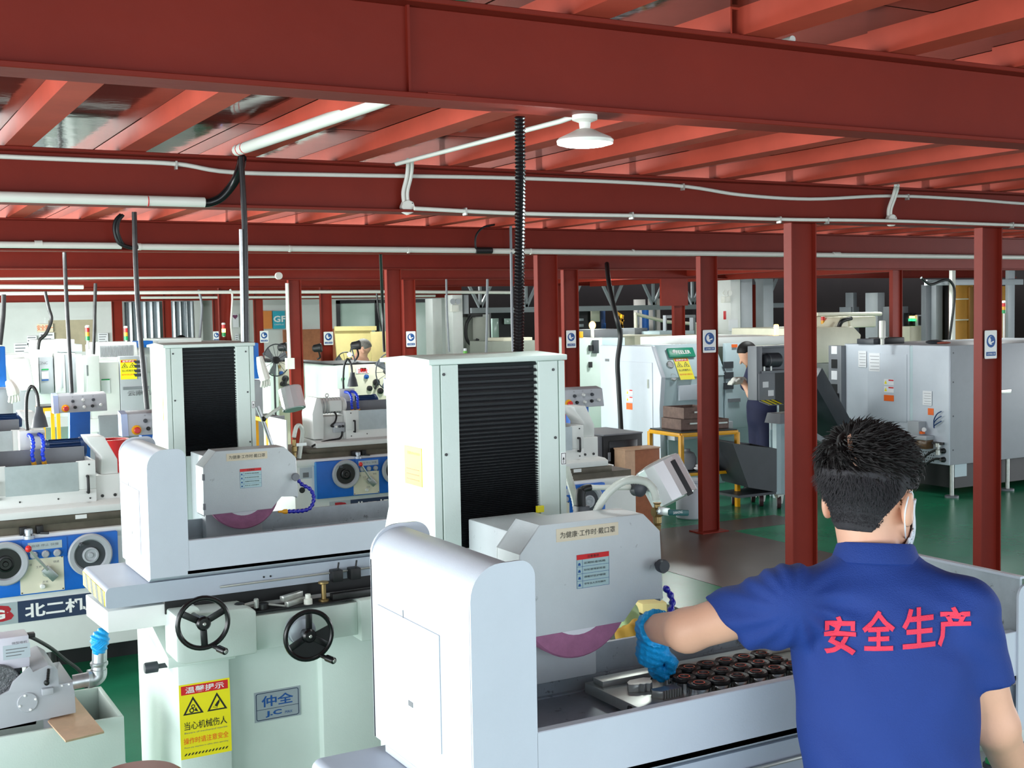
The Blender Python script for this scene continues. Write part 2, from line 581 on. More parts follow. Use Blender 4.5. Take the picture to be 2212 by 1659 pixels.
# ------------------------------------------------------------------ implicit bodies (for people)
def snets(fn, lo, hi, h):
    lo, hi = np.array(lo, float), np.array(hi, float)
    n = np.maximum(((hi - lo) / h).astype(int) + 1, 4)
    ax = [lo[i] + h * np.arange(n[i]) for i in range(3)]
    G = np.stack(np.meshgrid(*ax, indexing='ij'), -1)
    F = fn(G.reshape(-1, 3)).reshape(n)
    s = F < 0
    c = [s[i:n[0] - 1 + i, j:n[1] - 1 + j, k:n[2] - 1 + k] for i in (0, 1) for j in (0, 1) for k in (0, 1)]
    cnt = sum(x.astype(int) for x in c)
    act = (cnt > 0) & (cnt < 8)
    idx = -np.ones(act.shape, int)
    cells = np.argwhere(act)
    idx[act] = np.arange(len(cells))
    acc = np.zeros((len(cells), 3))
    num = np.zeros(len(cells))
    corners = [np.array((i, j, k)) for i in (0, 1) for j in (0, 1) for k in (0, 1)]
    for a in range(8):
        for b in range(a + 1, 8):
            if abs(corners[a] - corners[b]).sum() != 1:
                continue
            pa, pb = cells + corners[a], cells + corners[b]
            fa, fb = F[tuple(pa.T)], F[tuple(pb.T)]
            m = (fa < 0) != (fb < 0)
            t = np.where(m, fa / np.where(fa - fb == 0, 1, fa - fb), 0)[:, None]
            acc += np.where(m[:, None], pa + (pb - pa) * t, 0)
            num += m
    V = lo + acc / np.maximum(num, 1)[:, None] * h
    e = h * 0.1
    for _ in range(2):
        f0 = fn(V)
        g = np.stack([(fn(V + np.eye(3)[i] * e) - f0) / e for i in range(3)], -1)
        V = V - np.clip(f0 / np.maximum((g * g).sum(-1), 0.2), -h, h)[:, None] * g * 0.8
    faces = []
    for d in range(3):
        u, v = (d + 1) % 3, (d + 2) % 3
        sh = [slice(None)] * 3
        a = s.copy()
        s0 = [slice(0, n[i]) for i in range(3)]
        s0[d] = slice(0, n[d] - 1)
        s1 = list(s0)
        s1[d] = slice(1, n[d])
        cr = s[tuple(s0)] != s[tuple(s1)]
        E = np.argwhere(cr)
        ok = (E[:, u] > 0) & (E[:, v] > 0) & (E[:, u] < n[u] - 1) & (E[:, v] < n[v] - 1)
        E = E[ok]
        fl = s[tuple(E.T)]
        q = []
        for (du, dv) in ((-1, -1), (0, -1), (0, 0), (-1, 0)):
            p = E.copy()
            p[:, u] += du
            p[:, v] += dv
            q.append(idx[tuple(p.T)])
        q = np.stack(q, -1)
        q[~fl] = q[~fl][:, ::-1]
        faces.append(q)
    Fc = np.concatenate(faces)
    Fc = Fc[(Fc >= 0).all(1)]
    return V, Fc


def sd_cone(P, a, b, r1, r2):
    a, b = np.array(a, float), np.array(b, float)
    d = b - a
    t = np.clip(((P - a) @ d) / (d @ d), 0, 1)
    return np.linalg.norm(P - a - t[:, None] * d, axis=1) - (r1 + (r2 - r1) * t)


def sd_ell(P, c, r, R=None):
    q = P - np.array(c, float)
    if R is not None:
        q = q @ R
    r = np.array(r, float)
    k0 = np.linalg.norm(q / r, axis=1)
    k1 = np.linalg.norm(q / (r * r), axis=1)
    return k0 * (k0 - 1) / np.maximum(k1, 1e-6)


def smin(a, b, k):
    h = np.clip(0.5 + 0.5 * (b - a) / k, 0, 1)
    return b * (1 - h) + a * h - k * h * (1 - h)


def smax(a, b, k):
    return -smin(-a, -b, k)


def sdf_obj(fn, lo, hi, h, name, m, par=None):
    V, Fc = snets(fn, lo, hi, h)
    b = B()
    b.v = [tuple(v) for v in V]
    b.f = [list(map(int, f)) for f in Fc]
    b.m = [0] * len(b.f)
    return b.build(name, m, par, sharp=2.0)


# ================================================================== the setting
fl = struct(B().box(-4, 20, -4, 26, -0.1, 0).build('floor', FLOORM))
struct(B().box(5.53, 7.03, 0.5, 8.6, -0.02, 0.002).build('floor_coating_strip', MATM, fl))
struct(B().box(5.6, 7.9, 8.6, 9.05, -0.02, 0.0015).build('floor_coating_patch', MATM, fl))

BEAMS = [(2.46, 0.05), (5.175, 0.07), (8.7, 0.06), (11.75, 0.06), (15.2, 0.06), (19.2, 0.06), (23.55, 0.06)]
ceil = struct(B().box(-2.2, 19, -1.4, 25, 2.765, 2.83).build('ceiling', CEIL))
yy = [-1.4] + [b[0] for b in BEAMS[:5]]
pnl = None
for i, x in enumerate(np.arange(-2.2, 18, 1.21)):
    for j, y in enumerate(np.arange(-1.4, 16.5, 0.61 * 2)):
        b = B()
        dz = ((i * 7 + j * 3) % 5) * 0.0006
        b.box(x + 0.002, x + 1.208, y + 0.002, y + 1.218, 2.746 + dz, 2.765)
        o = b.build('ceiling_panel', CEIL, ceil)
jm = {}
for bi in range(5):
    y0, y1 = yy[bi], yy[bi + 1]
    xs = ([2.117 + 0.497 * k for k in range(-8, 28)] if bi == 0 else
          [-1.72, -1.23, -0.74, -0.25, 0.24, 0.727, 1.16, 1.62, 2.09, 2.63, 3.15, 3.70, 4.21, 4.74] + [5.27 + 0.52 * k for k in range(21)])
    for x1 in xs:
        if bi not in jm:
            b = B()
            c = [(-0.10, 0.0), (0, 0.0), (0, 0.012), (-0.005, 0.012), (-0.005, 0.005), (-0.095, 0.005), (-0.095, 0.064), (-0.04, 0.064), (-0.04, 0.070), (-0.10, 0.070)]
            b.prism(c, 'y', y0 - 0.03, y1 + 0.03)
            o = b.build('joist', JOIST, ceil)
            jm[bi] = o.data
        else:
            o = bpy.data.objects.new('joist', jm[bi])
            COL.objects.link(o)
            o.parent = ceil
        o.location = (x1, 0, 2.676)


def beam(y, hw, z0=2.46, z1=2.675, x0=-2.2, x1=19):
    b = B()
    b.box(x0, x1, y - hw, y + hw, z0, z0 + 0.012)
    b.box(x0, x1, y - hw, y + hw, z1 - 0.012, z1)
    b.box(x0, x1, y - 0.005, y + 0.005, z0 + 0.012, z1 - 0.012)
    o = struct(b.build('steel_beam', RED, bev=0.0015, seg=1))
    return o


bs = [beam(y, hw) for y, hw in BEAMS[:5]] + [beam(19.2, 0.06, x1=12.4), beam(23.55, 0.06, 2.33, 2.62, x1=11.9)]
# weld seam and stiffener on the nearest beam
B().box(1.118, 1.124, 2.444, 2.456, 2.472, 2.663).build('weld_seam', RED, bs[0])
B().box(1.148, 1.215, 2.412, 2.452, 2.472, 2.4745).build('splice_plate', RED, bs[0])
# cross beams at the right, running away from the photographer
struct(B().box(12.3, 12.42, 11.8, 19.1, 2.44, 2.66).build('cross_beam', RED))
struct(B().box(11.55, 11.66, 11.8, 19.1, 2.50, 2.66).build('cross_beam', RED))

COLS = [(4.64, 4.79, 5.175), (6.165, 6.30, 5.175), (6.754, 6.917, 8.7), (5.088, 5.262, 8.7), (5.07, 5.22, 11.75), (7.21, 7.385, 11.75),
        (6.80, 6.96, 15.2), (5.19, 5.35, 15.2), (7.10, 7.28, 19.2), (5.41, 5.6, 19.2), (7.33, 7.5, 23.55), (5.57, 5.71, 23.55), (4.70, 4.88, 23.9),
        (11.3, 11.48, 15.2), (11.62, 11.78, 19.2), (12.3, 12.44, 11.75), (16.2, 16.4, 19.2), (6.52, 6.68, 23.55)]
colo = []
for x0, x1, y in COLS:
    b = B()
    hw = 0.032
    x0, x1 = x0 * (y + 0.032) / (y + 0.05), x1 * (y - 0.032) / (y - 0.05)
    b.box(x0, x0 + 0.008, y - hw, y + hw, 0.0, 2.46)
    b.box(x1 - 0.008, x1, y - hw, y + hw, 0.0, 2.46)
    b.box(x0 + 0.008, x1 - 0.008, y - 0.004, y + 0.004, 0.0, 2.46)
    o = struct(b.build('steel_column', RED, bev=0.0012, seg=1))
    struct(B().box(x0 - 0.05, x1 + 0.05, y - 0.1, y + 0.1, 0.0, 0.012).build('base_plate', RED, o))
    colo.append(o)
struct(B().box(11.0, 11.5, 15.1, 15.14, 2.05, 2.46).build('gusset_plate', RED, colo[13]))

# back wall, with its big window
wb = B()
wb.box(-4, 9.30, 24.2, 24.4, 0, 2.42)
wb.box(9.30, 11.5, 24.2, 24.4, 0, 0.9)
wb.box(9.30, 11.5, 24.2, 24.4, 2.30, 2.42)
wb.box(11.5, 11.9, 24.2, 24.4, 0, 2.42)
wbk = struct(wb.build('wall_back', WALLW))
win = B()
for x in (9.33, 10.2, 10.9, 11.45):
    win.box(x - 0.04, x + 0.04, 24.17, 24.25, 0.9, 2.30)
win.box(9.29, 11.49, 24.17, 24.25, 2.24, 2.31)
win.box(9.29, 11.49, 24.17, 24.25, 0.88, 0.95)
wo = struct(win.build('window_1', BLACKG))
for x0, x1 in ((9.37, 10.16), (10.24, 10.86), (10.94, 11.41)):
    struct(B().box(x0, x1, 24.2, 24.21, 0.95, 2.24).build('pane', GLASS, wo))
wi = B()
wi.box(3.55, 4.45, 24.185, 24.2, 1.35, 1.40)
wi.box(3.55, 4.45, 24.185, 24.2, 2.0, 2.05)
wi.box(3.55, 3.60, 24.185, 24.2, 1.40, 2.0)
wi.box(4.40, 4.45, 24.185, 24.2, 1.40, 2.0)
w2 = struct(wi.build('window_2', WALLW))
struct(B().box(3.6, 4.4, 24.19, 24.199, 1.40, 2.0).build('pane', mat('tan_curtained_glass', (178, 166, 140), 0.35, var=0.15, scale=3), w2))
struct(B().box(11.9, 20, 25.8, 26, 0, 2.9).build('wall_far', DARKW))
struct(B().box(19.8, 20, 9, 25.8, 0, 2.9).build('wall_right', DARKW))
struct(B().box(8.12, 9.28, 24.12, 24.2, 0, 1.72).build('trim_1', WOODR))

# plastic strip curtains in the doorways of the back wall
for n, (x0, x1, lb) in enumerate(((4.95, 5.6, 'grey clear plastic strip curtain hanging in the wide doorway, hung to both sides'), (5.78, 6.25, 'narrow clear plastic strip curtain beside the white door post'))):
    t = thing('strip_curtain', (x0, 24.0, 0), lb, 'curtain')
    k = int((x1 - x0) / 0.11)
    for i in range(k):
        b = B()
        xa = x0 + i * (x1 - x0) / k
        pts = [(xa + (x1 - x0) / k * u, 24.0 + 0.03 * math.sin(u * PI) + 0.01 * (i % 2)) for u in (0, 0.25, 0.5, 0.75, 1.03)]
        vs = [(x, y, z) for z in (0.05, 2.32) for x, y in pts]
        b.add(vs, [(j, j + 1, j + 6, j + 5) for j in range(4)])
        b.build('strip', mat('curtain_plastic', (116, 128, 136), 0.15, var=0.25, scale=3) if n + i == 0 else MATS['curtain_plastic'], t)
struct(B().box(6.28, 6.42, 23.95, 24.2, 0, 2.33).build('door_post', WALLW))

# papers, posters and boards on the back wall
def poster(name, p0, p1, y, m, label, cat, lines=0, group=None):
    x0, z1_, x1, z0 = p0[0], p0[2], p1[0], p1[2]
    t = thing(name, ((x0 + x1) / 2, y, z0), label, cat, group)
    B().box(x0, x1, y, y + 0.01, z0, z1_).build('sheet', m, t)
    for i in range(lines):
        z = z1_ - (i + 0.7) * (z1_ - z0) / lines
        B().box(x0 + 0.08 * (x1 - x0), x1 - 0.12 * (x1 - x0) - 0.1 * (i % 3) * (x1 - x0), y - 0.002, y, z, z + 0.3 * (z1_ - z0) / lines).build('printed_line', PRINTG, t)
    return t


t = poster('wall_plaque', (3.396,24.15,1.936), (3.675,24.15,1.784), 24.15, IVORY, 'tan bordered plaque on the white back wall', 'sign')
txt('安全第一', (3.53,24.145,1.864), X1, Z1, 0.28, 0.10, ORANGE, t)
poster('wall_notice', (3.43,24.15,1.772), (3.69,24.15,1.542), 24.15, PAPER, 'grey notice under the tan plaque on the back wall', 'notice', 3)
poster('wall_notice', (3.211,24.15,1.718), (3.381,24.15,1.551), 24.15, PAPER, 'pale notice left of the tan plaque on the back wall', 'notice', 3)
poster('wall_notice', (2.982,24.15,1.588), (3.229,24.15,1.358), 24.15, PAPER, 'lowest pale notice on the white back wall, above the lathes', 'notice', 4)
poster('wall_notice', (4.48,24.15,1.738), (4.66,24.15,1.558), 24.15, PAPER, 'grey notice beside the red column on the back wall', 'notice', 4)
t = poster('poster', (7.085,24.15,2.054), (7.199,24.15,1.793), 24.15, PAPER, 'small poster with a dark heart on the white back wall', 'poster', 0)
b = B()
c_ = Vector((7.127,24.14,2.007))
b.prism([(c_.x + 0.05 * 16 * math.sin(a) ** 3 / 16, c_.z + 0.05 * (13 * math.cos(a) - 5 * math.cos(2 * a) - 2 * math.cos(3 * a) - math.cos(4 * a)) / 16) for a in [i * PI / 8 for i in range(16)]], 'y', 24.14, 24.15)
b.build('heart', mat('plum_print', (110, 50, 90), 0.5, var=0), t)
poster('notice', (7.119,24.15,1.656), (7.191,24.15,1.534), 24.15, PAPER, 'small notice with grey lines below the heart poster', 'notice', 3)
t = poster('wall_board', (7.898,24.12,2.106), (8.15,24.12,1.744), 24.12, CYAN, 'cyan board with big white letters on the back wall', 'board')
txt('GF', (8.035,24.11,1.944), X1, Z1, 0.26, 0.13, PRINTW, t, bold=0.03)
txt('CHARMILLES', (8.022,24.11,1.832), X1, Z1, 0.2, 0.03, PRINTW, t)
t = poster('wall_board', (7.535,24.13,2.112), (7.88,24.13,1.75), 24.13, mat('orange_board', (214, 130, 60), 0.5, var=0.05), 'orange rounded board beside the cyan board', 'board')

# ------------------------------------------------------------------ safety signs on the columns
SIGNS = [((1518, 713), (1546, 761), 8.666, 'blue and white mask sign on the column beside the yellow bench'),
         ((2128, 714), (2152, 774), 5.141, 'largest blue and white mask sign, on the right-hand column'),
         ((1223, 714), (1244, 751), 11.716, 'blue and white mask sign on the column above the control pendant'),
         ((877, 716), (898, 749), 15.166, 'mask sign on the column right of the grey board stack'),
         ((699, 717), (720, 745), 19.166, 'mask sign on the column beside the wooden wall panel'),
         ((560, 715), (580, 740), 23.516, 'mask sign on the column left of the cyan board'),
         ((460, 716), (476, 737), 23.516, 'smallest mask sign, on the dark column behind the signal lamp')]
SP = [((6.758,8.666,1.81), (6.901,8.666,1.609)), ((6.163,5.141,1.835), (6.268,5.141,1.662)), ((7.222,11.716,1.782), (7.347,11.716,1.587)),
      ((6.814,15.166,1.764), (6.953,15.166,1.554)), ((7.13,19.166,1.729), (7.294,19.166,1.511)), ((7.425,23.516,1.717), (7.596,23.516,1.484)), ((6.498,23.516,1.729), (6.627,23.516,1.538))]
for (a, c, y, lb), (p, q) in zip(SIGNS, SP):
    x0, x1, z0, z1_ = p[0], q[0], q[2], p[2]
    W_, H_ = x1 - x0, z1_ - z0
    cx, cz = (x0 + x1) / 2, (z0 + z1_) / 2
    t = thing('safety_sign', (cx, y, z0), lb, 'sign', 'mask signs on the columns')
    B().prism(rrect(x0, x1, z0, z1_, 0.06 * W_, 3), 'y', y - 0.004, y).build('sign_board', PRINTW, t)
    r = W_ * 0.37
    cy = cz + 0.12 * H_
    B().cyl((cx, y - 0.005, cy), (cx, y - 0.004, cy), r, n=24).build('blue_disc', PRINTB, t)
    b = B()
    b.cyl((cx - 0.02 * r, y - 0.0058, cy + 0.08 * r), (cx - 0.02 * r, y - 0.005, cy + 0.08 * r), r * 0.66, n=18)
    b.build('head_symbol', PRINTW, t)
    b = B()
    b.prism([(cx - 0.1 * r, cy - 0.15 * r), (cx + 0.62 * r, cy + 0.05 * r), (cx + 0.62 * r, cy + 0.55 * r), (cx + 0.1 * r, cy + 0.72 * r), (cx - 0.3 * r, cy + 0.62 * r), (cx - 0.05 * r, cy + 0.25 * r)], 'y', y - 0.0064, y - 0.0058)
    b.prism([(cx + 0.1 * r, cy - 0.5 * r), (cx + 0.6 * r, cy - 0.42 * r), (cx + 0.6 * r, cy - 0.2 * r), (cx + 0.12 * r, cy - 0.3 * r)], 'y', y - 0.0064, y - 0.0058)
    b.build('mask_symbol', PRINTB, t)
    B().box(x0 + 0.1 * W_, x1 - 0.1 * W_, y - 0.005, y - 0.004, z0 + 0.1 * H_, z0 + 0.24 * H_).build('caption_bar', PRINTB, t)
    txt('必须戴口罩', (cx, y - 0.0052, z0 + 0.17 * H_), X1, Z1, W_ * 0.66, H_ * 0.07, PRINTW, t)
# ================================================================== overhead services
def conduit(name, pts, r, label, m=None, clips=(), cat='pipe', smooth=6, joints=()):
    t = thing(name, pts[0], label, cat)
    p = smooth_path(pts, smooth) if smooth else pts
    B().tube(p, r, 12).build('pipe', m or PVC, t, sharp=1.2)
    for x, y, z in clips:
        B().box(x - 0.004, x + 0.004, y - 0.012, y + 0.02, z - r - 0.012, z + r + 0.003).build('clip', STEEL, t)
    for a, b in joints:
        B().cyl(a, b, r * 1.12, n=14).build('coupling', PVC, t)
    return t


Y2 = 5.155
conduit('wavy_conduit', [(-1.5, Y2, 2.64), (0.0, Y2, 2.642), (0.615,5.155,2.638), (0.96,5.155,2.638), (1.292,5.155,2.638), (1.525,5.155,2.613), (2.026,5.155,2.62), (2.93,5.155,2.639), (3.826,5.155,2.637), (4.282,5.155,2.601), (4.771,5.155,2.593),
         (5.371,5.155,2.628), (5.985,5.155,2.628), (6.531,5.155,2.615), (7.4, Y2, 2.61), (9, Y2, 2.62)], 0.0095,
        'thin white conduit waving along the top of the second red beam', clips=[(1.292,5.155,2.636), (3.899,5.155,2.634), (5.52,5.155,2.63)])
conduit('straight_conduit', [(2.344,5.095,2.476), (2.898,5.095,2.466), (3.779,5.095,2.472), (4.55,5.095,2.472), (5.327,5.095,2.48), (6.457,5.095,2.475), (9, 5.095, 2.47)], 0.0095,
        'thin white conduit low on the second beam joining two junction boxes', clips=[(2.603,5.095,2.472), (3.536,5.095,2.474), (4.498,5.095,2.473), (4.84,5.095,2.475), (6.347,5.095,2.478)])
for i, (c, pts) in enumerate([((2.326,5.13,2.483), [(2.319,5.13,2.499), (2.316,5.13,2.551), (2.329,5.12,2.613), (2.328,5.1,2.659), (2.311,5.06,2.689)]),
                              ((5.364,5.13,2.486), [(5.349,5.13,2.512), (5.353,5.13,2.554), (5.375,5.12,2.62), (5.372,5.1,2.663), (5.334,5.06,2.679)])]):
    t = thing('junction_box', c, 'white %s junction box with paired drop pipes, %s' % (('octagonal', 'near the corrugated hose') if i == 0 else ('round', 'above the two red columns')), 'box')
    b = B()
    n = 8 if i == 0 else 20
    b.lathe([(0.034, -0.012), (0.034, 0.012), (0.031, 0.016)], c, YM, n)
    b.build('box_body', PVC, t)
    for sx, sz in ((-0.018, -0.018), (0.018, 0.018)):
        B().cyl((c[0] + sx, c[1] - 0.017, c[2] + sz), (c[0] + sx, c[1] - 0.016, c[2] + sz), 0.003, n=8).build('screw', DSTEEL, t)
    for dx in (-0.009, 0.011):
        B().tube(smooth_path([(p[0] + dx, p[1], p[2]) for p in pts], 5), 0.009, 10).build('drop_pipe', PVC, t)
conduit('thick_pipe', [(-1.6, 5.08, 2.478), (0.2, 5.08, 2.476), (1.386,5.08,2.476)], 0.021, 'thick white pipe along the bottom of the second beam, red tie mark', joints=[])
t = S.objects['thick_pipe']
for px in (0.02, 0.985):
    pass
B().lathe([(0.0216, 0), (0.0216, 0.004)], (1.153,5.08,2.475), X1, 14).build('red_tie', REDP, t)
conduit('ceiling_pipe', [(1.464,4.86,2.665), (1.549,3.763,2.672), (1.563,3.585,2.676)], 0.0225, 'thick white pipe slanting under the joists, red ring at its end')
t = S.objects['ceiling_pipe']
p_, q_ = Vector((1.464,4.86,2.665)), Vector((1.549,3.763,2.672))
for k in (0.03, 0.075):
    c_ = p_.lerp(q_, k)
    B().lathe([(0.0232, 0), (0.0232, 0.006)], c_, q_ - p_, 14).build('red_tie', REDP, t)
conduit('slanting_conduit', [(2.211,5.261,2.672), (2.261,5.205,2.672), (2.344,3.821,2.684), (2.21, 2.45, 2.69)], 0.0095, 'thin white conduit slanting along a joist towards the round lamp', smooth=0)
t = thing('black_elbow_hose', (1.52,5,2.653), 'short thick black hose bend joining two white pipes', 'hose')
hose('hose', [(1.496,4.9,2.64), (1.511,4.98,2.612), (1.504,5.04,2.561), (1.458,5.07,2.5), (1.411,5.08,2.476), (1.382,5.08,2.474)], 0.0185, BLACKG, t)
# drops
def drop(name, pts, r, m, label, rib=0.0, pitch=0.006):
    t = thing(name, pts[0], label, 'hose' if m is not STEEL else 'pole')
    hose('hose', pts, r, m, t, rib, pitch, n=12)
    return t


t = thing('black_cable_pole', (1.488, 4.85, 1.9), 'grey and black cable pole standing behind the column of the far white grinder', 'pole')
B().tube(smooth_path([(1.476, 4.85, 2.64), (1.482, 4.85, 2.4), (1.480, 4.85, 2.2), (1.474, 4.85, 1.9)], 5), 0.012, 12).build('tube', BLACKG, t)
B().tube(smooth_path([(1.462, 4.84, 2.35), (1.460, 4.84, 2.2), (1.456, 4.84, 1.9)], 5), 0.0065, 10).build('grey_pipe', PIPEM, t)
drop('corrugated_hose', [(1.407,2.47,2.448), (1.422,2.5,2.294), (1.449,2.56,2.081), (1.488,2.64,1.892)], 0.0135, BLACKG, 'black ribbed hose dropping from the nearest beam to the tall machine column', 0.28, 0.0085)
t = thing('thin_post', (4.93, 8.6, 1.9), 'thin dark grey cable post left of the black ribbed hose', 'pole')
B().tube([(4.797,8.6,2.708), (4.793,8.6,1.904), (4.799,8.6,1.569)], 0.011, 8).build('tube', GREY, t)
drop('pendant_cable', [(1.732,8,2.676), (1.733,8,2.113), (1.769,8,1.42)], 0.016, DSTEEL, 'dark cable post down to the half-hidden control pendant')
drop('pendant_cable', [(1.699,10.45,2.546), (1.702,10.45,2.155), (1.714,10.45,1.411)], 0.016, DSTEEL, 'grey cable post down to the control pendant with a row of knobs')
drop('pendant_cable', [(1.375,11.68,2.236), (1.364,11.68,2.056), (1.327,11.68,1.792)], 0.02, DSTEEL, 'dark cable at the edge above the blue screen')
drop('wavy_cable', [(2.227,15.12,2.334), (2.26,15.12,2.145), (2.286,15.12,2.01), (2.223,15.12,1.85), (2.149,15.12,1.772), (2.125,15.12,1.665)], 0.02, DSTEEL, 'dark cable curving down to the cabinet under the tan plaque')
drop('straight_cable', [(2.791,15.1,2.427), (2.763,15.1,1.947), (2.739,15.1,1.592)], 0.02, DSTEEL, 'dark cable dropping to the vented lathe top beside the signal lamp')
drop('wavy_cable', [(5.079,19.12,2.433), (5.122,19.12,2.188), (5.098,19.12,1.9), (5.068,19.12,1.662)], 0.02, GREY, 'grey cable bending in front of the narrow strip curtain')
drop('black_cable', [(7.755,11.68,2.525), (7.463,11.2,2.278), (7.341,10.9,1.95), (7.397,10.9,1.727), (7.357,10.9,1.456), (7.365,10.9,1.208), (7.393,10.9,0.699)], 0.026, BLACK, 'thick black cable hanging over the white lathe cabinet')
drop('thin_cable', [(3.733,8.75,2.465), (4.059,9.5,2.112), (4.065,9.5,1.686)], 0.012, DSTEEL, 'thin grey cable dropping beside the red column left of the machine')
drop('thin_cable', [(8.066,19.12,2.412), (8.097,19.12,1.994), (8.157,19.12,1.72)], 0.015, DSTEEL, 'thin dark cable in front of the pale window')
drop('thin_cable', [(8.059,15.14,2.463), (8.029,15.12,1.903), (8.004,15.12,1.42)], 0.018, GREY, 'thin grey cable in front of the grey wall cabinet')
drop('thin_cable', [(7.422,15.14,2.464), (7.414,15.12,1.978), (7.431,15.12,1.471)], 0.014, GREY, 'thin cable between the two white pillars')

# third beam: long white pipe and black bends
conduit('long_pipe', [(-1.5, 8.61, 2.5), (1.0, 8.61, 2.497), (1.77,8.61,2.497)], 0.022, 'white pipe piece at the far left of the third beam', smooth=0, joints=[((1.217,8.61,2.503), (1.263,8.61,2.504))])
conduit('long_pipe', [(1.881,8.61,2.492), (3.369,8.61,2.489), (4.485,8.61,2.489)], 0.022, 'long white pipe along the third beam between two black cable bends', smooth=0, joints=[((1.881,8.61,2.492), (1.9,8.61,2.492)), ((2.954,8.61,2.489), (2.968,8.61,2.489)), ((3.896,8.61,2.487), (3.911,8.61,2.487))])
conduit('long_pipe', [(4.626,8.61,2.486), (6.531,8.61,2.482), (10.914,8.61,2.471), (14, 8.61, 2.47)], 0.022, 'long white pipe along the third beam, passing behind the two big columns', smooth=0, joints=[((8.253,8.61,2.482), (8.335,8.61,2.482)), ((4.977,8.61,2.485), (4.99,8.61,2.485)), ((5.976,8.61,2.486), (5.991,8.61,2.486))])
t = thing('cable_bend', (1.731,8.58,2.591), 'black cable bend looping above the white pipe at the left', 'cable')
hose('cable', [(1.772,8.58,2.704), (1.733,8.58,2.66), (1.725,8.58,2.591), (1.753,8.58,2.514), (1.838,8.6,2.484), (1.887,8.61,2.489)], 0.014, BLACK, t)
hose('cable', [(1.778,8.55,2.702), (1.746,8.55,2.658), (1.737,8.55,2.589), (1.763,8.57,2.523), (1.789,8.61,2.5)], 0.012, BLACK, t)
t = thing('cable_bend', (4.48,8.58,2.599), 'thin black cable bend beside the ribbed hose, ending in a black joint', 'cable')
hose('cable', [(4.668,8.58,2.696), (4.543,8.58,2.669), (4.476,8.58,2.606), (4.466,8.58,2.527), (4.488,8.6,2.492)], 0.008, BLACK, t)
B().tube([(4.476,8.6,2.488), (4.62,8.6,2.489)], 0.026, 10).build('black_joint', BLACK, t)
# further rows
conduit('far_conduit', [(-1, 11.68, 2.50), (1.35,11.68,2.375), (2.55,11.68,2.38), (3.858,11.68,2.386)], 0.012, 'thin white conduit on the fourth beam ending in a small box', smooth=0)
t = S.objects['far_conduit']
B().lathe([(0.036, -0.015), (0.036, 0.015)], (3.889,11.66,2.395), YM, 12).build('junction_box', PVC, t)
conduit('far_pipe', [(-1, 15.1, 2.36), (1.742,15.1,2.395), (2.653,15.1,2.384)], 0.026, 'short fat white pipe with a black end, high on the left', smooth=0)
conduit('far_pipe', [(-1, 19.1, 2.42), (2.2,19.1,2.4), (5.444,19.1,2.394), (8.283,19.1,2.379), (10.647,19.1,2.345)], 0.028, 'long white pipe along the sixth beam, above the back wall', smooth=0)
conduit('far_tube_light', [(5.153,23.47,2.393), (7.797,23.47,2.375), (11.236,23.47,2.37)], 0.025, 'thin white rail just above the back wall', smooth=0)
conduit('column_pipe', [(5.144,15.1,2.417), (5.141,15.1,1.898), (5.146,15.1,1.454)], 0.022, 'white pipe running down the red column to a small white box', smooth=0)
t = S.objects['column_pipe']
c_ = (5.151,15.1,1.413)
B().box(c_[0] - 0.05, c_[0] + 0.05, c_[1] - 0.04, c_[1] + 0.04, c_[2] - 0.09, c_[2] + 0.05).build('switch_box', PVC, t)
conduit('red_sided_pipe', [(5.571,19.1,2.437), (5.605,19.1,2.327), (5.569,19.1,1.89), (5.589,19.1,1.612)], 0.016, 'pale cable pipe running down the column behind the signal lamp')

# round lamp hanging from the nearest beam
t = thing('round_ceiling_lamp', (1.583, 2.47, 2.395), 'lit round white lamp hanging under the nearest red beam', 'lamp')
B().lathe([(0.012, 0.03), (0.014, 0.048), (0.03, 0.054), (0.03, 0.066)], (1.583, 2.47, 2.395), Z1, 20).build('stem', PVC, t)
B().lathe([(0.056, -0.004), (0.066, -0.002), (0.0675, 0.006), (0.062, 0.012), (0.04, 0.022), (0.02, 0.032)], (1.583, 2.47, 2.395), Z1, 32).build('housing', PVC, t)
B().lathe([(0.0, -0.010), (0.03, -0.009), (0.05, -0.006), (0.058, -0.0035)], (1.583, 2.47, 2.395), Z1, 32).build('diffuser', LEDM, t)
ld = bpy.data.lights.new('lamp_light', 'POINT')
ld.energy, ld.color, ld.shadow_soft_size = 5, (0.85, 1, 1), 0.06
lo = bpy.data.objects.new('lamp_light', ld)
COL.objects.link(lo)
lo.location = (1.583, 2.47, 2.33)
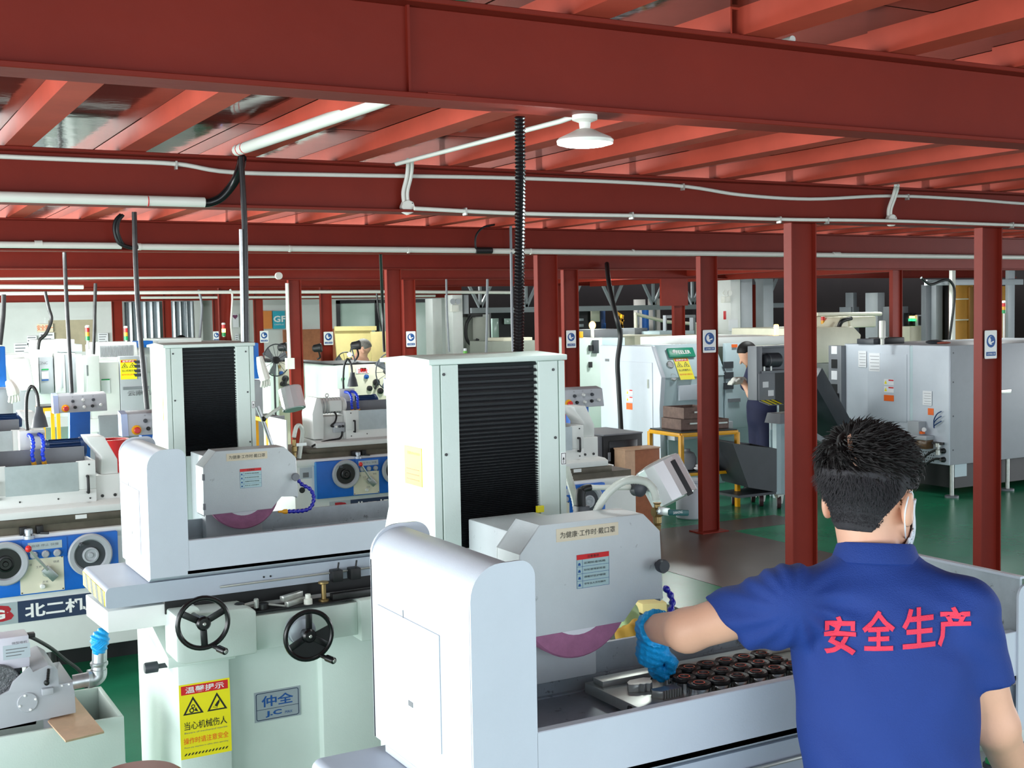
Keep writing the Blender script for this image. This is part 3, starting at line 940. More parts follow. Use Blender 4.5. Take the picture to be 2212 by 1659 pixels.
# ================================================================== surface grinders
def grinder(ox, oy, dz, near):
    R = thing('surface_grinder', (0, 0, 0), 'nearest white surface grinder with pink wheel, the operator working at its tray' if near else 'second white surface grinder, black handwheels in front and yellow warning sign on its base', 'grinder', None)
    pb = R
    # base with two pedestals and a recessed middle
    b = B().prism([(0.104, 0.10), (0.289, 0.10), (0.289, 0.15), (0.64, 0.15), (0.64, 0.11), (1.0, 0.11), (1.0, 0.15), (1.25, 0.15), (1.25, 0.75), (0.104, 0.75)], 'z', 0, 0.86)
    b.build('base', PGREEN, R, 0.006)
    # slanted way cover at the left of the base top
    B().prism([(0.055, 0.785), (0.055, 0.822), (0.52, 0.945), (0.52, 0.86)], 'x', 0.062, 0.30).build('way_cover', PGREEN, R, 0.003)
    # saddle
    b = B().prism([(0.03, 0.945), (0.43, 0.92), (0.43, 1.0), (0.03, 1.02)], 'x', -0.14, 1.5)
    b.build('saddle', WHITE, R, 0.004)
    b = B().prism([(0.055, 0.845), (0.085, 0.835), (0.333, 0.835), (0.333, 0.985), (0.3, 1.0), (0.055, 1.005)], 'y', -0.10, 0.06)
    b.build('handwheel_housing', PGREEN, R, 0.008)
    B().box(0.333, 0.722, -0.06, 0.06, 0.835, 0.956).build('front_ledge', PGREEN, R, 0.004)
    B().box(0.722, 1.05, -0.09, 0.06, 0.815, 0.968).build('gear_housing', PGREEN, R, 0.008)
    B().box(0.05, 1.4, 0.022, 0.05, 0.985, 1.034).build('way_strip', BLACK, R)
    # table
    b = B().prism(rrect(-0.145, 1.6, 1.03, 1.100, (0.012, 0.012, 0.02, 0.02)), 'y', 0.02, 0.44)
    tb = b.build('table', PTABLE, R, sharp=0.5)
    B().tube([(0.24, 0.012, 1.058), (1.3, 0.012, 1.062)], 0.004, 8).build('dog_rail', STEEL, tb)
    for x in (0.40, 0.425):
        B().cyl((x, 0.0205, 1.073), (x, 0.018, 1.073), 0.0035, n=8).build('screw', BLACK, tb)
    if not near:
        for x in (0.665, 0.735):
            d = B().box(x - 0.02, x + 0.02, -0.022, 0.02, 1.03, 1.072).build('table_dog', BLACK, R, 0.003)
            B().tube([(x + 0.005, -0.005, 1.07), (x + 0.01, -0.005, 1.098)], 0.0035, 8).build('dog_pin', BLACK, d)
    # hazard tape on the left end
    b = B()
    b.box(-0.147, -0.1445, 0.035, 0.43, 1.036, 1.086)
    hz = b.build('hazard_tape', YEL, R)
    b = B()
    for k in range(4):
        y = 0.06 + k * 0.095
        b.add([(-0.1475, y, 1.086), (-0.1475, y + 0.045, 1.086), (-0.1475, y + 0.02, 1.036), (-0.1475, y - 0.025, 1.036)], [(0, 1, 2, 3)])
    b.build('black_stripes', PRINTK, hz)
    # coolant tray
    b = B()
    b.box(0.125, 1.45, 0.0, 0.46, 1.118, 1.132)
    b.prism([(0.0, 1.118), (0.012, 1.118), (0.012, 1.225), (0.022, 1.231), (0.022, 1.235), (0.0, 1.235)], 'x', 0.13, 1.43)
    b.prism([(0.0, 1.118), (0.03, 1.101), (0.4, 1.101), (0.4, 1.118)], 'x', 0.0, 1.45)
    b.build('tray', PGUARD, R, 0.0015, 1)
    B().box(0.008, 1.45, 0.448, 0.458, 1.118, 1.233).build('tray_back_wall', WSTEEL, R)
    B().prism([(0.43, 1.132), (0.448, 1.132), (0.448, 1.165), (0.445, 1.165), (0.442, 1.138), (0.43, 1.138)], 'x', 0.13, 1.43).build('back_flange', WSTEEL, R)
    B().box(0.13, 1.43, 0.022, 0.43, 1.1325, 1.1345).build('tray_liner', WSTEEL, R)
    # left splash guard: front plate, back plate, curved sheet
    g = B()
    g.prism(rrect(0, 0.132, 1.118, 1.555, (0.004, 0, 0.032, 0.062), 8), 'y', 0, 0.006)
    gd = g.build('left_splash_guard', PGUARD, R, sharp=0.5)
    pr = rrect(0, 0.132, 1.118, 1.555, (0.0, 0, 0.032, 0.062), 10)
    arc = [p for p in rrect(0, 0.2, 1.118, 1.555, (0, 0, 0, 0.062), 10)][3:]
    outer = [(0, 1.118)] + list(reversed(arc)) + [(0.08, 1.555)]
    outer = [(0.0, 1.118)] + [(0.062 - 0.062 * math.cos(k / 10 * PI / 2), 1.493 + 0.062 * math.sin(k / 10 * PI / 2)) for k in range(11)] + [(0.075, 1.555)]
    inner = [(0.006, 1.118)] + [(0.062 - 0.056 * math.cos(k / 10 * PI / 2), 1.493 + 0.056 * math.sin(k / 10 * PI / 2)) for k in range(11)] + [(0.075, 1.549)]
    B().prism(outer + inner[::-1], 'y', 0.005, 0.455).build('guard_sheet', PGUARD, gd, sharp=0.5)
    B().prism(rrect(0, 0.135, 1.118, 1.562, (0, 0, 0.035, 0.062), 8), 'y', 0.449, 0.456).build('guard_back_plate', PGUARD, gd, sharp=0.5)
    dr = B().box(-0.0025, 0.0, 0.128, 0.42, 1.18, 1.405).build('access_cover', PGUARD, gd, 0.001, 1)
    B().box(-0.004, -0.0025, 0.285, 0.287, 1.405, 1.42).build('mark', GREY, dr)
    B().box(-0.0035, -0.0025, 0.25, 0.27, 1.235, 1.245).build('mark', PRINTG, dr)
    # right end guard
    g = B()
    g.prism(rrect(1.425, 1.60, 1.0, 1.345, (0, 0, 0.03, 0.03), 6), 'y', -0.006, 0.0)
    rg = g.build('right_splash_guard', PGUARD, R, sharp=0.5)
    B().box(1.436, 1.444, 0.0, 0.458, 1.118, 1.362).build('guard_inner_wall', WSTEEL, rg)
    B().box(1.432, 1.448, -0.004, 0.46, 1.358, 1.364).build('guard_rim', PGUARD, rg)
    # column
    b = B().prism([(0.625, 0.7), (0.625, 1.886), (0.862, 1.886), (0.862, 1.53), (0.90, 1.45), (0.95, 1.38), (0.95, 0.7)], 'x', 0.218, 0.562)
    for x0, x1 in ((0.218, 0.284), (0.491, 0.562)):
        b.box(x0, x1, 0.60, 0.63, 0.7, 1.886)
    cl = b.build('column', PGREEN, R, 0.003)
    B().prism([(0.59, 1.884), (0.872, 1.884), (0.872, 1.894), (0.73, 1.903), (0.59, 1.897)], 'x', 0.208, 0.572).build('cap', PGREEN, cl, 0.002)
    for x0, x1 in ((0.215, 0.235), (0.238, 0.282), (0.493, 0.546), (0.549, 0.5655)):
        B().box(x0, x1, 0.592, 0.602, 0.9, 1.883).build('cover_panel', PGREEN, cl, 0.0012, 1)
    for x, z in ((0.245, 1.862), (0.247, 1.68), (0.25, 1.47), (0.533, 1.862), (0.536, 1.70), (0.54, 1.50)):
        B().cyl((x, 0.5925, z), (x, 0.590, z), 0.0036, n=8).build('screw', DSTEEL, cl)
    # bellows, pleats tightening towards the bottom
    z, prof = 1.882, []
    step = 0.0158
    prof.append((0.601, z))
    while z > 1.50:
        prof += [(0.5965, z - step * 0.42), (0.611, z - step * 0.54), (0.612, z - step * 0.96)]
        z -= step
        prof.append((0.600, z))
        step = max(0.0042, step * 0.962)
    while z > 1.40:
        prof += [(0.603, z - 0.0025), (0.599, z - 0.004)]
        z -= 0.004
    prof += [(0.622, z), (0.622, 1.882)]
    B().prism(prof, 'x', 0.284, 0.491).build('bellows', BELLOW, R, sharp=0.4)
    B().box(0.283, 0.492, 0.594, 0.6, 0.9, 1.46).build('lower_cover', PGREEN, R)
    # labels on the column
    b = B().box(0.2165, 0.218, 0.66, 0.755, 1.60, 1.69)
    yl = b.build('yellow_label', YEL, cl)
    txt('注意 CAUTION', (0.2162, 0.705, 1.675), YM, Z1, 0.07, 0.008, ORANGE, yl)
    for k in range(3):
        B().box(0.216, 0.2166, 0.675, 0.745, 1.612 + k * 0.012, 1.614 + k * 0.012).build('printed_line', ORANGE, yl)
    up = panel((0.5575, 0.592, 1.648), X1, Z1, 0.014, 0.03, 0.001, PRINTW, cl, 'arrow_label')
    B().ring([(0.5512, 1.6345), (0.5638, 1.6345), (0.5638, 1.6615), (0.5512, 1.6615)], [(0.5524, 1.6357), (0.5626, 1.6357), (0.5626, 1.6603), (0.5524, 1.6603)], 'y', 0.5905, 0.591).build('label_border', PRINTK, up)
    B().add([(0.5567, 0.5906, 1.637), (0.5583, 0.5906, 1.637), (0.5583, 0.5906, 1.646), (0.5607, 0.5906, 1.646), (0.5575, 0.5906, 1.653), (0.5543, 0.5906, 1.646), (0.5567, 0.5906, 1.646)], [range(7)]).build('arrow_mark', PRINTK, up)
    # spindle head
    Z = dz
    b = B().prism([(0.30, 1.18 + Z), (0.52, 1.18 + Z), (0.52, 1.49 + Z), (0.475, 1.528 + Z), (0.30, 1.528 + Z)], 'y', 0.40, 0.594)
    hd = b.build('spindle_head', PGUARDW, R, 0.004)
    if near:
        B().box(0.474, 0.492, 0.575, 0.583, 1.528, 1.543).build('yellow_tag', YEL, hd)
    # wheel guard
    oc = [(0.268, 1.318), (0.270, 1.496), (0.320, 1.553), (0.583, 1.552), (0.627, 1.510), (0.634, 1.357), (0.567, 1.362), (0.528, 1.320)]
    oc = [(x, z + Z) for x, z in oc]
    b = B()
    b.prism(oc, 'y', 0.300, 0.304)
    wg = b.build('wheel_guard', PGUARDW, R, 0.0015, 2)
    top = oc[1:6]
    shell = [oc[0]] + top
    ins = [(x * 0.975 + 0.011, z - 0.006) for x, z in shell]
    b = B()
    for i in range(len(shell) - 1):
        p, q = Vector((shell[i][0], 0, shell[i][1])), Vector((shell[i + 1][0], 0, shell[i + 1][1]))
        b.hexa([(p.x, 0.304, p.z), (q.x, 0.304, q.z), (q.x, 0.40, q.z), (p.x, 0.40, p.z), (ins[i][0], 0.304, ins[i][1]), (ins[i + 1][0], 0.304, ins[i + 1][1]), (ins[i + 1][0], 0.40, ins[i + 1][1]), (ins[i][0], 0.40, ins[i][1])])
    b.build('guard_band', PGUARDW, wg)
    B().prism([(x, z) for x, z in oc], 'y', 0.398, 0.404).build('guard_rear_plate', PGUARDW, wg)
    for zz in (1.46, 1.35):
        B().box(0.266, 0.276, 0.298, 0.312, zz - 0.012 + Z, zz + 0.012 + Z).build('hinge', GREY, wg, 0.002)
    # knob
    kn = B().lathe([(0.006, 0.0), (0.007, 0.012), (0.0145, 0.014), (0.0155, 0.026), (0.0135, 0.03)], (0.617, 0.300, 1.436 + Z), YM, 20).build('knob', DGREY if near else GREY, wg)
    # handwritten strip and warning label
    s = panel((0.437, 0.300, 1.527 + Z), X1, Z1, 0.157, 0.028, 0.001, IVORY, wg, 'handwritten_strip')
    txt('为健康·工作时·戴口罩', (0.437, 0.2988, 1.527 + Z), X1, Z1, 0.139, 0.0135, PRINTK, s)
    L = panel((0.449, 0.300, 1.444 + Z), X1, Z1, 0.083, 0.073, 0.001, ALU, wg, 'warning_label')
    B().box(0.4078, 0.4902, 0.2984, 0.299, 1.4695 + Z, 1.4802 + Z).build('red_header', REDP, L)
    txt('注意事项', (0.449, 0.298, 1.475 + Z), X1, Z1, 0.03, 0.006, PRINTK, L)
    b = B()
    for k in range(5):
        zz = 1.4075 + k * 0.0155 + Z
        b.box(0.408, 0.490, 0.2986, 0.299, zz, zz + 0.0006)
    b.box(0.4215, 0.4221, 0.2986, 0.299, 1.4075 + Z, 1.4695 + Z)
    b.box(0.4078, 0.4084, 0.2986, 0.299, 1.4075 + Z, 1.4695 + Z)
    b.box(0.4896, 0.4902, 0.2986, 0.299, 1.4075 + Z, 1.4695 + Z)
    b.build('label_lines', PRINTB, L)
    for k, wd in enumerate(('非专业人员勿操作', '请戴好防护眼镜', '砂轮使用前检查', '定期检查线路')):
        txt(wd, (0.453, 0.2985, 1.4165 + k * 0.0150 + Z), X1, Z1, 0.055, 0.0045, PRINTK, L, 'label_lettering')
        B().prism([(0.411, 1.412 + k * 0.015 + Z), (0.418, 1.412 + k * 0.015 + Z), (0.416, 1.418 + k * 0.015 + Z), (0.412, 1.417 + k * 0.015 + Z)], 'y', 0.2985, 0.299).build('pictogram', PRINTB, L)
    # grinding wheel
    wh = B().lathe([(0.078, 0.0), (0.136, 0.0), (0.140, 0.004), (0.140, 0.036), (0.136, 0.040), (0.078, 0.040)], (0.43, 0.372, 1.387 + Z), YM, 56).build('grinding_wheel', WHEELM, R)
    B().lathe([(0.066, 0.0), (0.088, 0.0), (0.088, 0.0425), (0.070, 0.0425), (0.066, 0.030)], (0.43, 0.372, 1.387 + Z), YM, 40).build('paper_flange', PAPER, wh)
    B().lathe([(0.0, 0.02), (0.0705, 0.02), (0.068, 0.038), (0.03, 0.04), (0.02, 0.05), (0.0, 0.05)], (0.43, 0.372, 1.387 + Z), YM, 32).build('hub', BLACKG, wh)
    # handwheels
    for j, (hx, hz) in enumerate(((0.117, 0.997), (0.479, 0.903))):
        hy = -0.215
        b = B().torus((hx, hy, hz), YM, 0.083, 0.0085, 40, 10)
        w_ = b.build('handwheel', BLACKG, R)
        B().lathe([(0.011, -0.12), (0.012, -0.02), (0.022, -0.016), (0.024, 0.01), (0.018, 0.018), (0.006, 0.019)], (hx, hy, hz), YM, 20).build('hub', BLACKG, w_)
        B().lathe([(0.006, 0.0195), (0.004, 0.022)], (hx, hy, hz), YM, 10).build('hub_screw', STEEL, w_)
        for a in ((88, 208, 328) if j else (150, 25, 272)):
            e = Vector((math.cos(math.radians(a)), 0, math.sin(math.radians(a))))
            B().bar(Vector((hx, hy, hz)) + e * 0.018, Vector((hx, hy, hz)) + e * 0.08, 0.022, 0.009, up=YM).build('spoke', BLACKG, w_, 0.002)
        a = math.radians(-62 if j else -70)
        e = Vector((math.cos(a), 0, math.sin(a)))
        h0 = Vector((hx, hy, hz)) + e * 0.086
        hh = B().lathe([(0.007, 0), (0.0075, 0.03), (0.012, 0.034), (0.012, 0.07), (0.009, 0.074)], h0, (0.35, -1, -0.1), 14).build('crank_handle', BLACKG, w_)
        B().lathe([(0.007, 0.0741), (0.005, 0.0765)], h0, (0.35, -1, -0.1), 12).build('handle_cap', STEEL, hh)
        if j:
            b = B()
            k = 20
            arc = [(hx + 0.08 * math.cos(math.radians(200 + i * 180 / k)), hz + 0.08 * math.sin(math.radians(200 + i * 180 / k))) for i in range(k + 1)]
            b.prism(arc, 'y', hy - 0.002, hy + 0.002)
            b.build('half_disc', BLACK, w_)
        B().lathe([(0.03, 0.09 if j else 0.03), (0.046, 0.086 if j else 0.026), (0.046, 0.06 if j else 0), (0.05, 0.06 if j else 0), (0.05, 0.03 if j else -0.03)] if j else [(0.028, -0.05), (0.028, 0.0), (0.02, 0.0)], (hx, hy + 0.14, hz), YM, 24).build('dial', SILV if j else PGREEN, w_)
    # black plunger on the left of the base
    B().lathe([(0.009, 0), (0.009, 0.03), (0.02, 0.034), (0.02, 0.075), (0.017, 0.08)], (0.104, 0.26, 0.742), (-1, 0, 0), 16).build('plunger', DGREY, R)
    if near:
        B().box(0.52, 1.30, 0.17, 0.37, 1.1346, 1.142).build('chuck_base', BLACK, R)
    else:
        B().box(0.5, 1.3, 0.12, 0.40, 1.1346, 1.165).build('magnetic_chuck', DSTEEL, R, 0.002)
    # signs on the base
    warn_sign(R, (0.1965, 0.0995, 0.573), X1, Z1, 0.182, 0.268)
    npz = panel((0.478, 0.1495, 0.563), X1, Z1, 0.176, 0.112, 0.002, SILV, R, 'name_plate')
    B().ring(rrect(0.396, 0.56, 0.512, 0.614, 0.008, 3), rrect(0.3985, 0.5575, 0.5145, 0.6115, 0.006, 3), 'y', 0.1466, 0.1475).build('plate_border', NAVY, npz)
    B().box(0.398, 0.558, 0.1466, 0.1475, 0.551, 0.5525).build('plate_line', NAVY, npz)
    txt('仲全', (0.478, 0.1472, 0.581), X1, Z1, 0.122, 0.042, PRINTB, npz, bold=0.018)
    txt('J.C', (0.462, 0.1472, 0.532), X1, Z1, 0.062, 0.024, PRINTB, npz, bold=0.04)
    txt('MAX', (0.52, 0.1472, 0.529), X1, Z1, 0.028, 0.010, PRINTB, npz)
    # push-button box at the right front
    bx = B().box(1.19, 1.42, -0.17, -0.02, 0.90, 0.985).build('button_box', PGREEN, R, 0.004)
    for x, m in ((1.222, GREENP), (1.275, PRINTB), (1.33, REDK)):
        B().lathe([(0.019, 0), (0.019, 0.008), (0.017, 0.01)], (x, -0.10, 0.985), Z1, 18).build('button_collar', DGREY, bx)
        B().lathe([(0.014, 0.01), (0.014, 0.018), (0.011, 0.022)], (x, -0.10, 0.985), Z1, 16).build('push_button', m, bx)
    R.location = (ox, oy, 0)
    ORG[R.name] = Vector((ox, oy, 0))
    return R


G2 = grinder(0.965, 1.90, 0.0, True)
G1 = grinder(0.92, 4.20, -0.05, False)

# --- near grinder: hose, valve, coolant nozzle, work lamp
def lamp_head(c, ax, r, h, par, m=LAMPM):
    ax = Vector(ax).normalized()
    c = Vector(c)
    b = B()
    k = 10
    prof = [(r * 0.93, 0), (r, h * 0.04), (r, h * 0.96), (r * 0.9, h * 0.96), (r * 0.86, h * 0.12), (0.0, h * 0.1)]
    b.lathe(prof, c - ax * h / 2, ax, 14)
    hd = b.build('lamp_shade', m, par, sharp=0.25)
    B().lathe([(r * 0.96, 0.0), (r * 0.5, -h * 0.05), (0.0, -h * 0.06)], c - ax * h / 2, ax, 14).build('shade_back', STEEL, hd)
    B().lathe([(r * 0.86, -0.002), (r * 0.84, 0.002)], c + ax * h * 0.46, ax, 14).build('lamp_glass', GLASS, hd)
    return hd


A = Vector((1.919,2.62,1.543))
a1, a2 = Vector((1.895,2.633,1.596)), Vector((1.926,2.586,1.498))
L = lamp_head(A, a2 - a1, 0.064, 0.112, G2)
ax_ = (a2 - a1).normalized()
sd_ = ax_.cross(_fw).normalized()
sd_ = sd_ if sd_.dot(_rt) > 0 else -sd_
m_ = A + sd_ * 0.036 - _fw * 0.0525
B().bar(m_ - ax_ * 0.05, m_ + ax_ * 0.05, 0.016, 0.006, up=-_fw).build('reflection_band', BLACKG, L)  # black bar for the dark reflection in the shade, turned to the camera
B().tube([(1.688,2.64,1.547), (1.832,2.64,1.535)], 0.0068, 12).build('lamp_arm', WHITEPL, G2)
B().lathe([(0.017, -0.012), (0.020, -0.01), (0.020, 0.012), (0.014, 0.016)], (1.834,2.63,1.532), YM, 18).build('lamp_joint', DGREY, G2)
B().tube(smooth_path([(1.693,2.64,1.547), (1.669,2.64,1.543), (1.663,2.64,1.523), (1.667,2.64,1.481)], 5), [0.009] * 6 + [0.013] * 10, 12).build('lamp_elbow', BLACK, G2)
B().bar((1.665,2.64,1.503), (1.664,2.64,1.463), 0.034, 0.03).build('lamp_bracket', DGREY, G2, 0.003)
hose('coolant_pipe', [(1.497,2.32,1.532), (1.506,2.31,1.562), (1.528,2.3,1.593), (1.564,2.29,1.614), (1.612,2.285,1.609), (1.633,2.28,1.589), (1.64,2.28,1.565)], 0.0095, CLEARH, G2, 0.08, 0.007, 12)
hose('drain_pipe', [(1.669,2.72,1.592), (1.67,2.7,1.551), (1.672,2.68,1.511), (1.666,2.66,1.472)], 0.011, CLEARH, G2, 0.1, 0.008, 12)
v = B()
v.lathe([(0.007, 0), (0.009, 0.012), (0.007, 0.014), (0.010, 0.018), (0.010, 0.032), (0.007, 0.035), (0.007, 0.06), (0.010, 0.064)], (1.643,2.28,1.494), Z1, 14)
v.lathe([(0.011, -0.012), (0.011, 0.012)], (1.644,2.28,1.537), X1, 12)
vv = v.build('ball_valve', BRASS, G2)
hb = B().bar((1.634,2.265,1.543), (1.663,2.262,1.537), 0.018, 0.004, up=YM).build('valve_lever', STEEL, vv, 0.001)
hg = B().bar((1.659,2.261,1.537), (1.716,2.259,1.53), 0.014, 0.007, up=YM).build('valve_grip', mat('dark_green_grip', (26, 88, 88), 0.4, var=0), vv, 0.003)
p_ = (1.683,2.256,1.535)
txt('SANHONG', p_, X1, Z1, 0.026, 0.006, PRINTW, hg)
B().lathe([(0.004, 0), (0.004, 0.006)], (1.634,2.266,1.542), YM, 10).build('lever_nut', STEEL, vv)
locline([(1.654,2.27,1.363), (1.669,2.27,1.345), (1.668,2.26,1.327), (1.652,2.25,1.306), (1.621,2.24,1.291)], 0.0085, LOC, G2)
# --- second grinder
A = Vector((1.711,5,1.648))
L = lamp_head(A, Vector((1.712,4.97,1.602)) - Vector((1.704,5.004,1.695)), 0.050, 0.100, G1)
B().tube([(1.588,5.02,1.569), (1.667,5.01,1.618)], 0.0075, 10).build('lamp_arm', WHITEPL, G1)
B().tube([(1.571,5.04,1.621), (1.591,5.03,1.562), (1.632,5.02,1.428), (1.637,5.02,1.398)], 0.0085, 10).build('lamp_post', PIPEM, G1)
B().ell((1.592,5.02,1.569), 0.011).build('lamp_joint', BLACK, G1)
hose('coolant_pipe', [(1.603,4.62,1.439), (1.614,4.62,1.503), (1.616,4.61,1.549), (1.601,4.6,1.571), (1.584,4.59,1.564), (1.57,4.58,1.527)], 0.0085, CLEARH, G1, 0.08, 0.007, 12)
B().lathe([(0.008, 0), (0.008, 0.02), (0.011, 0.024), (0.011, 0.042), (0.008, 0.046), (0.008, 0.07)], (1.57,4.58,1.449), Z1, 12).build('ball_valve', BRASS, G1)
B().tube([(1.57,4.58,1.445), (1.565,4.56,1.379)], 0.006, 10).build('nozzle_pipe', PIPEM, G1)
B().bar((1.577,4.575,1.498), (1.618,4.572,1.499), 0.012, 0.004, up=YM).build('valve_lever', STEEL, G1)
locline([(1.559,4.55,1.381), (1.583,4.54,1.347), (1.613,4.53,1.326), (1.623,4.52,1.293), (1.607,4.51,1.26), (1.572,4.5,1.25), (1.507,4.5,1.253)], 0.0088, LOC, G1, tip=ORPL)
# ================================================================== cylindrical grinders (four alike)
def cyl_grinder(label):
    R = thing('cylindrical_grinder', (0, 0, 0), label, 'grinder', 'blue and white cylindrical grinders')
    b = B().box(-0.17, 1.12, 0.0, 0.9, 0.18, 0.842)
    b.build('base', WHITE, R, 0.008)
    B().box(-0.1, 1.05, 0.38, 0.85, 0.0, 0.18).build('plinth', BLACK, R)
    for x in (-0.08, 0.48, 1.02):
        B().cyl((x, 0.10, 0.0), (x, 0.10, 0.18), 0.03, n=12).build('levelling_foot', DSTEEL, R)
    # blue control front
    bl = B().box(0.0, 0.83, -0.05, 0.0, 0.522, 0.822).build('blue_front', BLUE, R, 0.006)
    B().box(-0.004, 0.0, -0.048, 0.0, 0.525, 0.818).build('front_edge', LTBLUE, bl)
    B().box(0.33, 0.56, -0.056, -0.05, 0.715, 0.822).build('raised_middle', BLUE, bl, 0.003)
    for hx in (0.24, 0.675):
        w_ = B().lathe([(0.110, 0.0), (0.117, 0.006), (0.117, 0.022), (0.110, 0.028), (0.088, 0.026), (0.080, 0.012)], (hx, -0.06, 0.71), YM, 40).build('handwheel', LGREY, R)
        B().lathe([(0.0, 0.010), (0.082, 0.010), (0.082, 0.013), (0.0, 0.014)], (hx, -0.06, 0.71), YM, 36).build('wheel_disc', BLACKG if hx < 0.5 else DGREY, w_)
        B().lathe([(0.043, 0.012), (0.043, 0.03), (0.034, 0.032), (0.030, 0.024), (0.016, 0.024), (0.012, 0.032), (0.0, 0.032)], (hx, -0.06, 0.71), YM, 28).build('wheel_hub', LGREY if hx > 0.5 else BLACKG, w_)
        B().lathe([(0.006, 0.0), (0.006, 0.012), (0.011, 0.016), (0.012, 0.045), (0.008, 0.05)], (hx - 0.05, -0.07, 0.775), YM, 12).build('crank_handle', DGREY, w_)
    pl = panel((0.425, -0.05, 0.625), X1, Z1, 0.225, 0.19, 0.003, CREAM, R, 'control_plate')
    for sx in (-0.105, 0.105):
        for sz in (-0.088, 0.088):
            B().cyl((0.425 + sx, -0.053, 0.625 + sz), (0.425 + sx, -0.0545, 0.625 + sz), 0.004, n=8).build('screw', PRINTK, pl)
    for x, z, s in ((0.36, 0.685, '左停'), (0.50, 0.69, '快进'), (0.44, 0.585, '开关'), (0.41, 0.67, '工作')):
        txt(s, (x, -0.0535, z), X1, Z1, 0.03, 0.013, PRINTG, pl)
    lv = B().lathe([(0.026, 0), (0.03, 0.008), (0.026, 0.02)], (0.452, -0.053, 0.64), YM, 18).build('lever_boss', STEEL, R)
    B().bar((0.49, -0.075, 0.60), (0.435, -0.08, 0.665), 0.045, 0.02, up=YM).build('lever_block', PIPEM, lv, 0.004)
    B().tube([(0.45, -0.085, 0.655), (0.36, -0.12, 0.775)], 0.0085, 10).build('lever_rod', STEEL, lv)
    B().ell((0.352, -0.122, 0.786), (0.017, 0.017, 0.019)).build('red_knob', REDK, lv)
    B().lathe([(0.014, 0), (0.014, 0.012), (0.010, 0.02)], (0.425, -0.053, 0.563), YM, 14).build('small_knob', WHITE, pl)
    st = panel((0.445, -0.056, 0.785), X1, Z1, 0.175, 0.042, 0.002, SILV, R, 'label_strip')
    txt('启动 停止 快慢', (0.445, -0.0582, 0.787), X1, Z1, 0.14, 0.014, PRINTG, st)
    for i in range(3):
        B().lathe([(0.020, 0), (0.020, 0.012), (0.014, 0.02)], (0.385 + i * 0.06, -0.056, 0.738), YM, 16).build('dial_knob', LGREY, R)
    # oily ways, table dogs, swivel table
    B().box(-0.15, 1.10, 0.03, 0.85, 0.842, 0.884).build('front_way', WAYS, R)
    B().box(-0.02, 1.09, 0.02, 0.40, 0.884, 0.926).build('table_slide', WAYS, R, 0.003)
    B().prism([(0.02, 0.926), (0.42, 0.926), (0.42, 0.99), (0.06, 0.978), (0.02, 0.965)], 'x', 0.03, 1.06).build('swivel_table', WHITE, R, 0.006)
    B().box(-0.17, 1.12, -0.012, 0.0, 0.79, 0.842).build('bed_lip', WHITE, R, 0.003)
    for x in (0.345, 0.43):
        d = B().box(x - 0.018, x + 0.018, -0.012, 0.03, 0.842, 0.885).build('table_dog', BLACK, R, 0.003)
        B().bar((x, -0.02, 0.848), (x + 0.04, -0.035, 0.846), 0.018, 0.012).build('dog_toe', BLACK, d)
    B().lathe([(0.03, 0), (0.03, 0.018), (0.022, 0.02), (0.022, 0.05), (0.018, 0.055)], (0.31 + 0.06, -0.02, 0.822), Z1, 18).build('lubricator', SILV, R)
    B().box(0.775, 0.835, 0.015, 0.02, 0.90, 0.922).build('stop_block', WHITE, R)
    # splash guard box with a steel window and two handles
    sg = B()
    sg.box(0.315, 0.905, 0.09, 0.11, 0.978, 1.052)
    sg.box(0.315, 0.435, 0.09, 0.11, 1.052, 1.212)
    sg.box(0.803, 0.905, 0.09, 0.11, 1.052, 1.212)
    sg.box(0.315, 0.33, 0.11, 0.34, 0.978, 1.212)
    sg.box(0.89, 0.905, 0.11, 0.34, 0.978, 1.212)
    g = sg.build('splash_guard', WHITE, R, 0.003)
    B().box(0.43, 0.81, 0.088, 0.092, 1.045, 1.208).build('guard_window', mat('brushed_window_sheet', (176, 184, 186), 0.3, 0.5, var=0.12, scale=6), g)
    B().box(0.33, 0.89, 0.335, 0.345, 0.978, 1.27).build('guard_back', GREY, g)
    for hx in (0.385, 0.858):
        B().tube([(hx, 0.09, 1.125), (hx, 0.065, 1.125), (hx, 0.063, 1.115), (hx, 0.063, 1.045), (hx, 0.065, 1.035), (hx, 0.09, 1.035)], 0.008, 8).build('guard_handle', BLACK, g)
    for x, z in ((0.36, 1.19), (0.36, 1.0), (0.5, 1.01), (0.7, 1.01), (0.87, 1.19), (0.87, 1.0)):
        B().cyl((x, 0.09, z), (x, 0.086, z), 0.005, n=8).build('screw', DSTEEL, g)
    # work head on the left
    wk = B().box(0.12, 0.315, 0.14, 0.36, 0.978, 1.17).build('work_head', WHITE, R, 0.008)
    bc = B().prism([(0.035, 0.99), (0.125, 0.99), (0.13, 1.15), (0.12, 1.24), (0.105, 1.328), (0.07, 1.333), (0.03, 1.20)], 'y', 0.10, 0.36).build('belt_cover', WHITE, R, 0.008)
    mo = B().lathe([(0.055, 0), (0.068, 0.01), (0.07, 0.03), (0.066, 0.032), (0.066, 0.2), (0.07, 0.202), (0.07, 0.225), (0.05, 0.245)], (0.125, 0.25, 1.25), X1, 26).build('work_motor', WHITE, R)
    for k in range(7):
        B().torus((0.165 + k * 0.025, 0.25, 1.25), X1, 0.0665, 0.003, 24, 6).build('cooling_fin', LGREY, mo)
    B().box(0.20, 0.31, 0.15, 0.19, 1.205, 1.30).build('junction_box', WHITE, mo, 0.01)
    B().torus((0.215, 0.25, 1.335), YM, 0.014, 0.006, 18, 8).build('lifting_eye', WHITE, mo)
    sb = B().box(0.215, 0.31, 0.10, 0.14, 1.035, 1.115).build('switch_box', LGREY, R, 0.003)
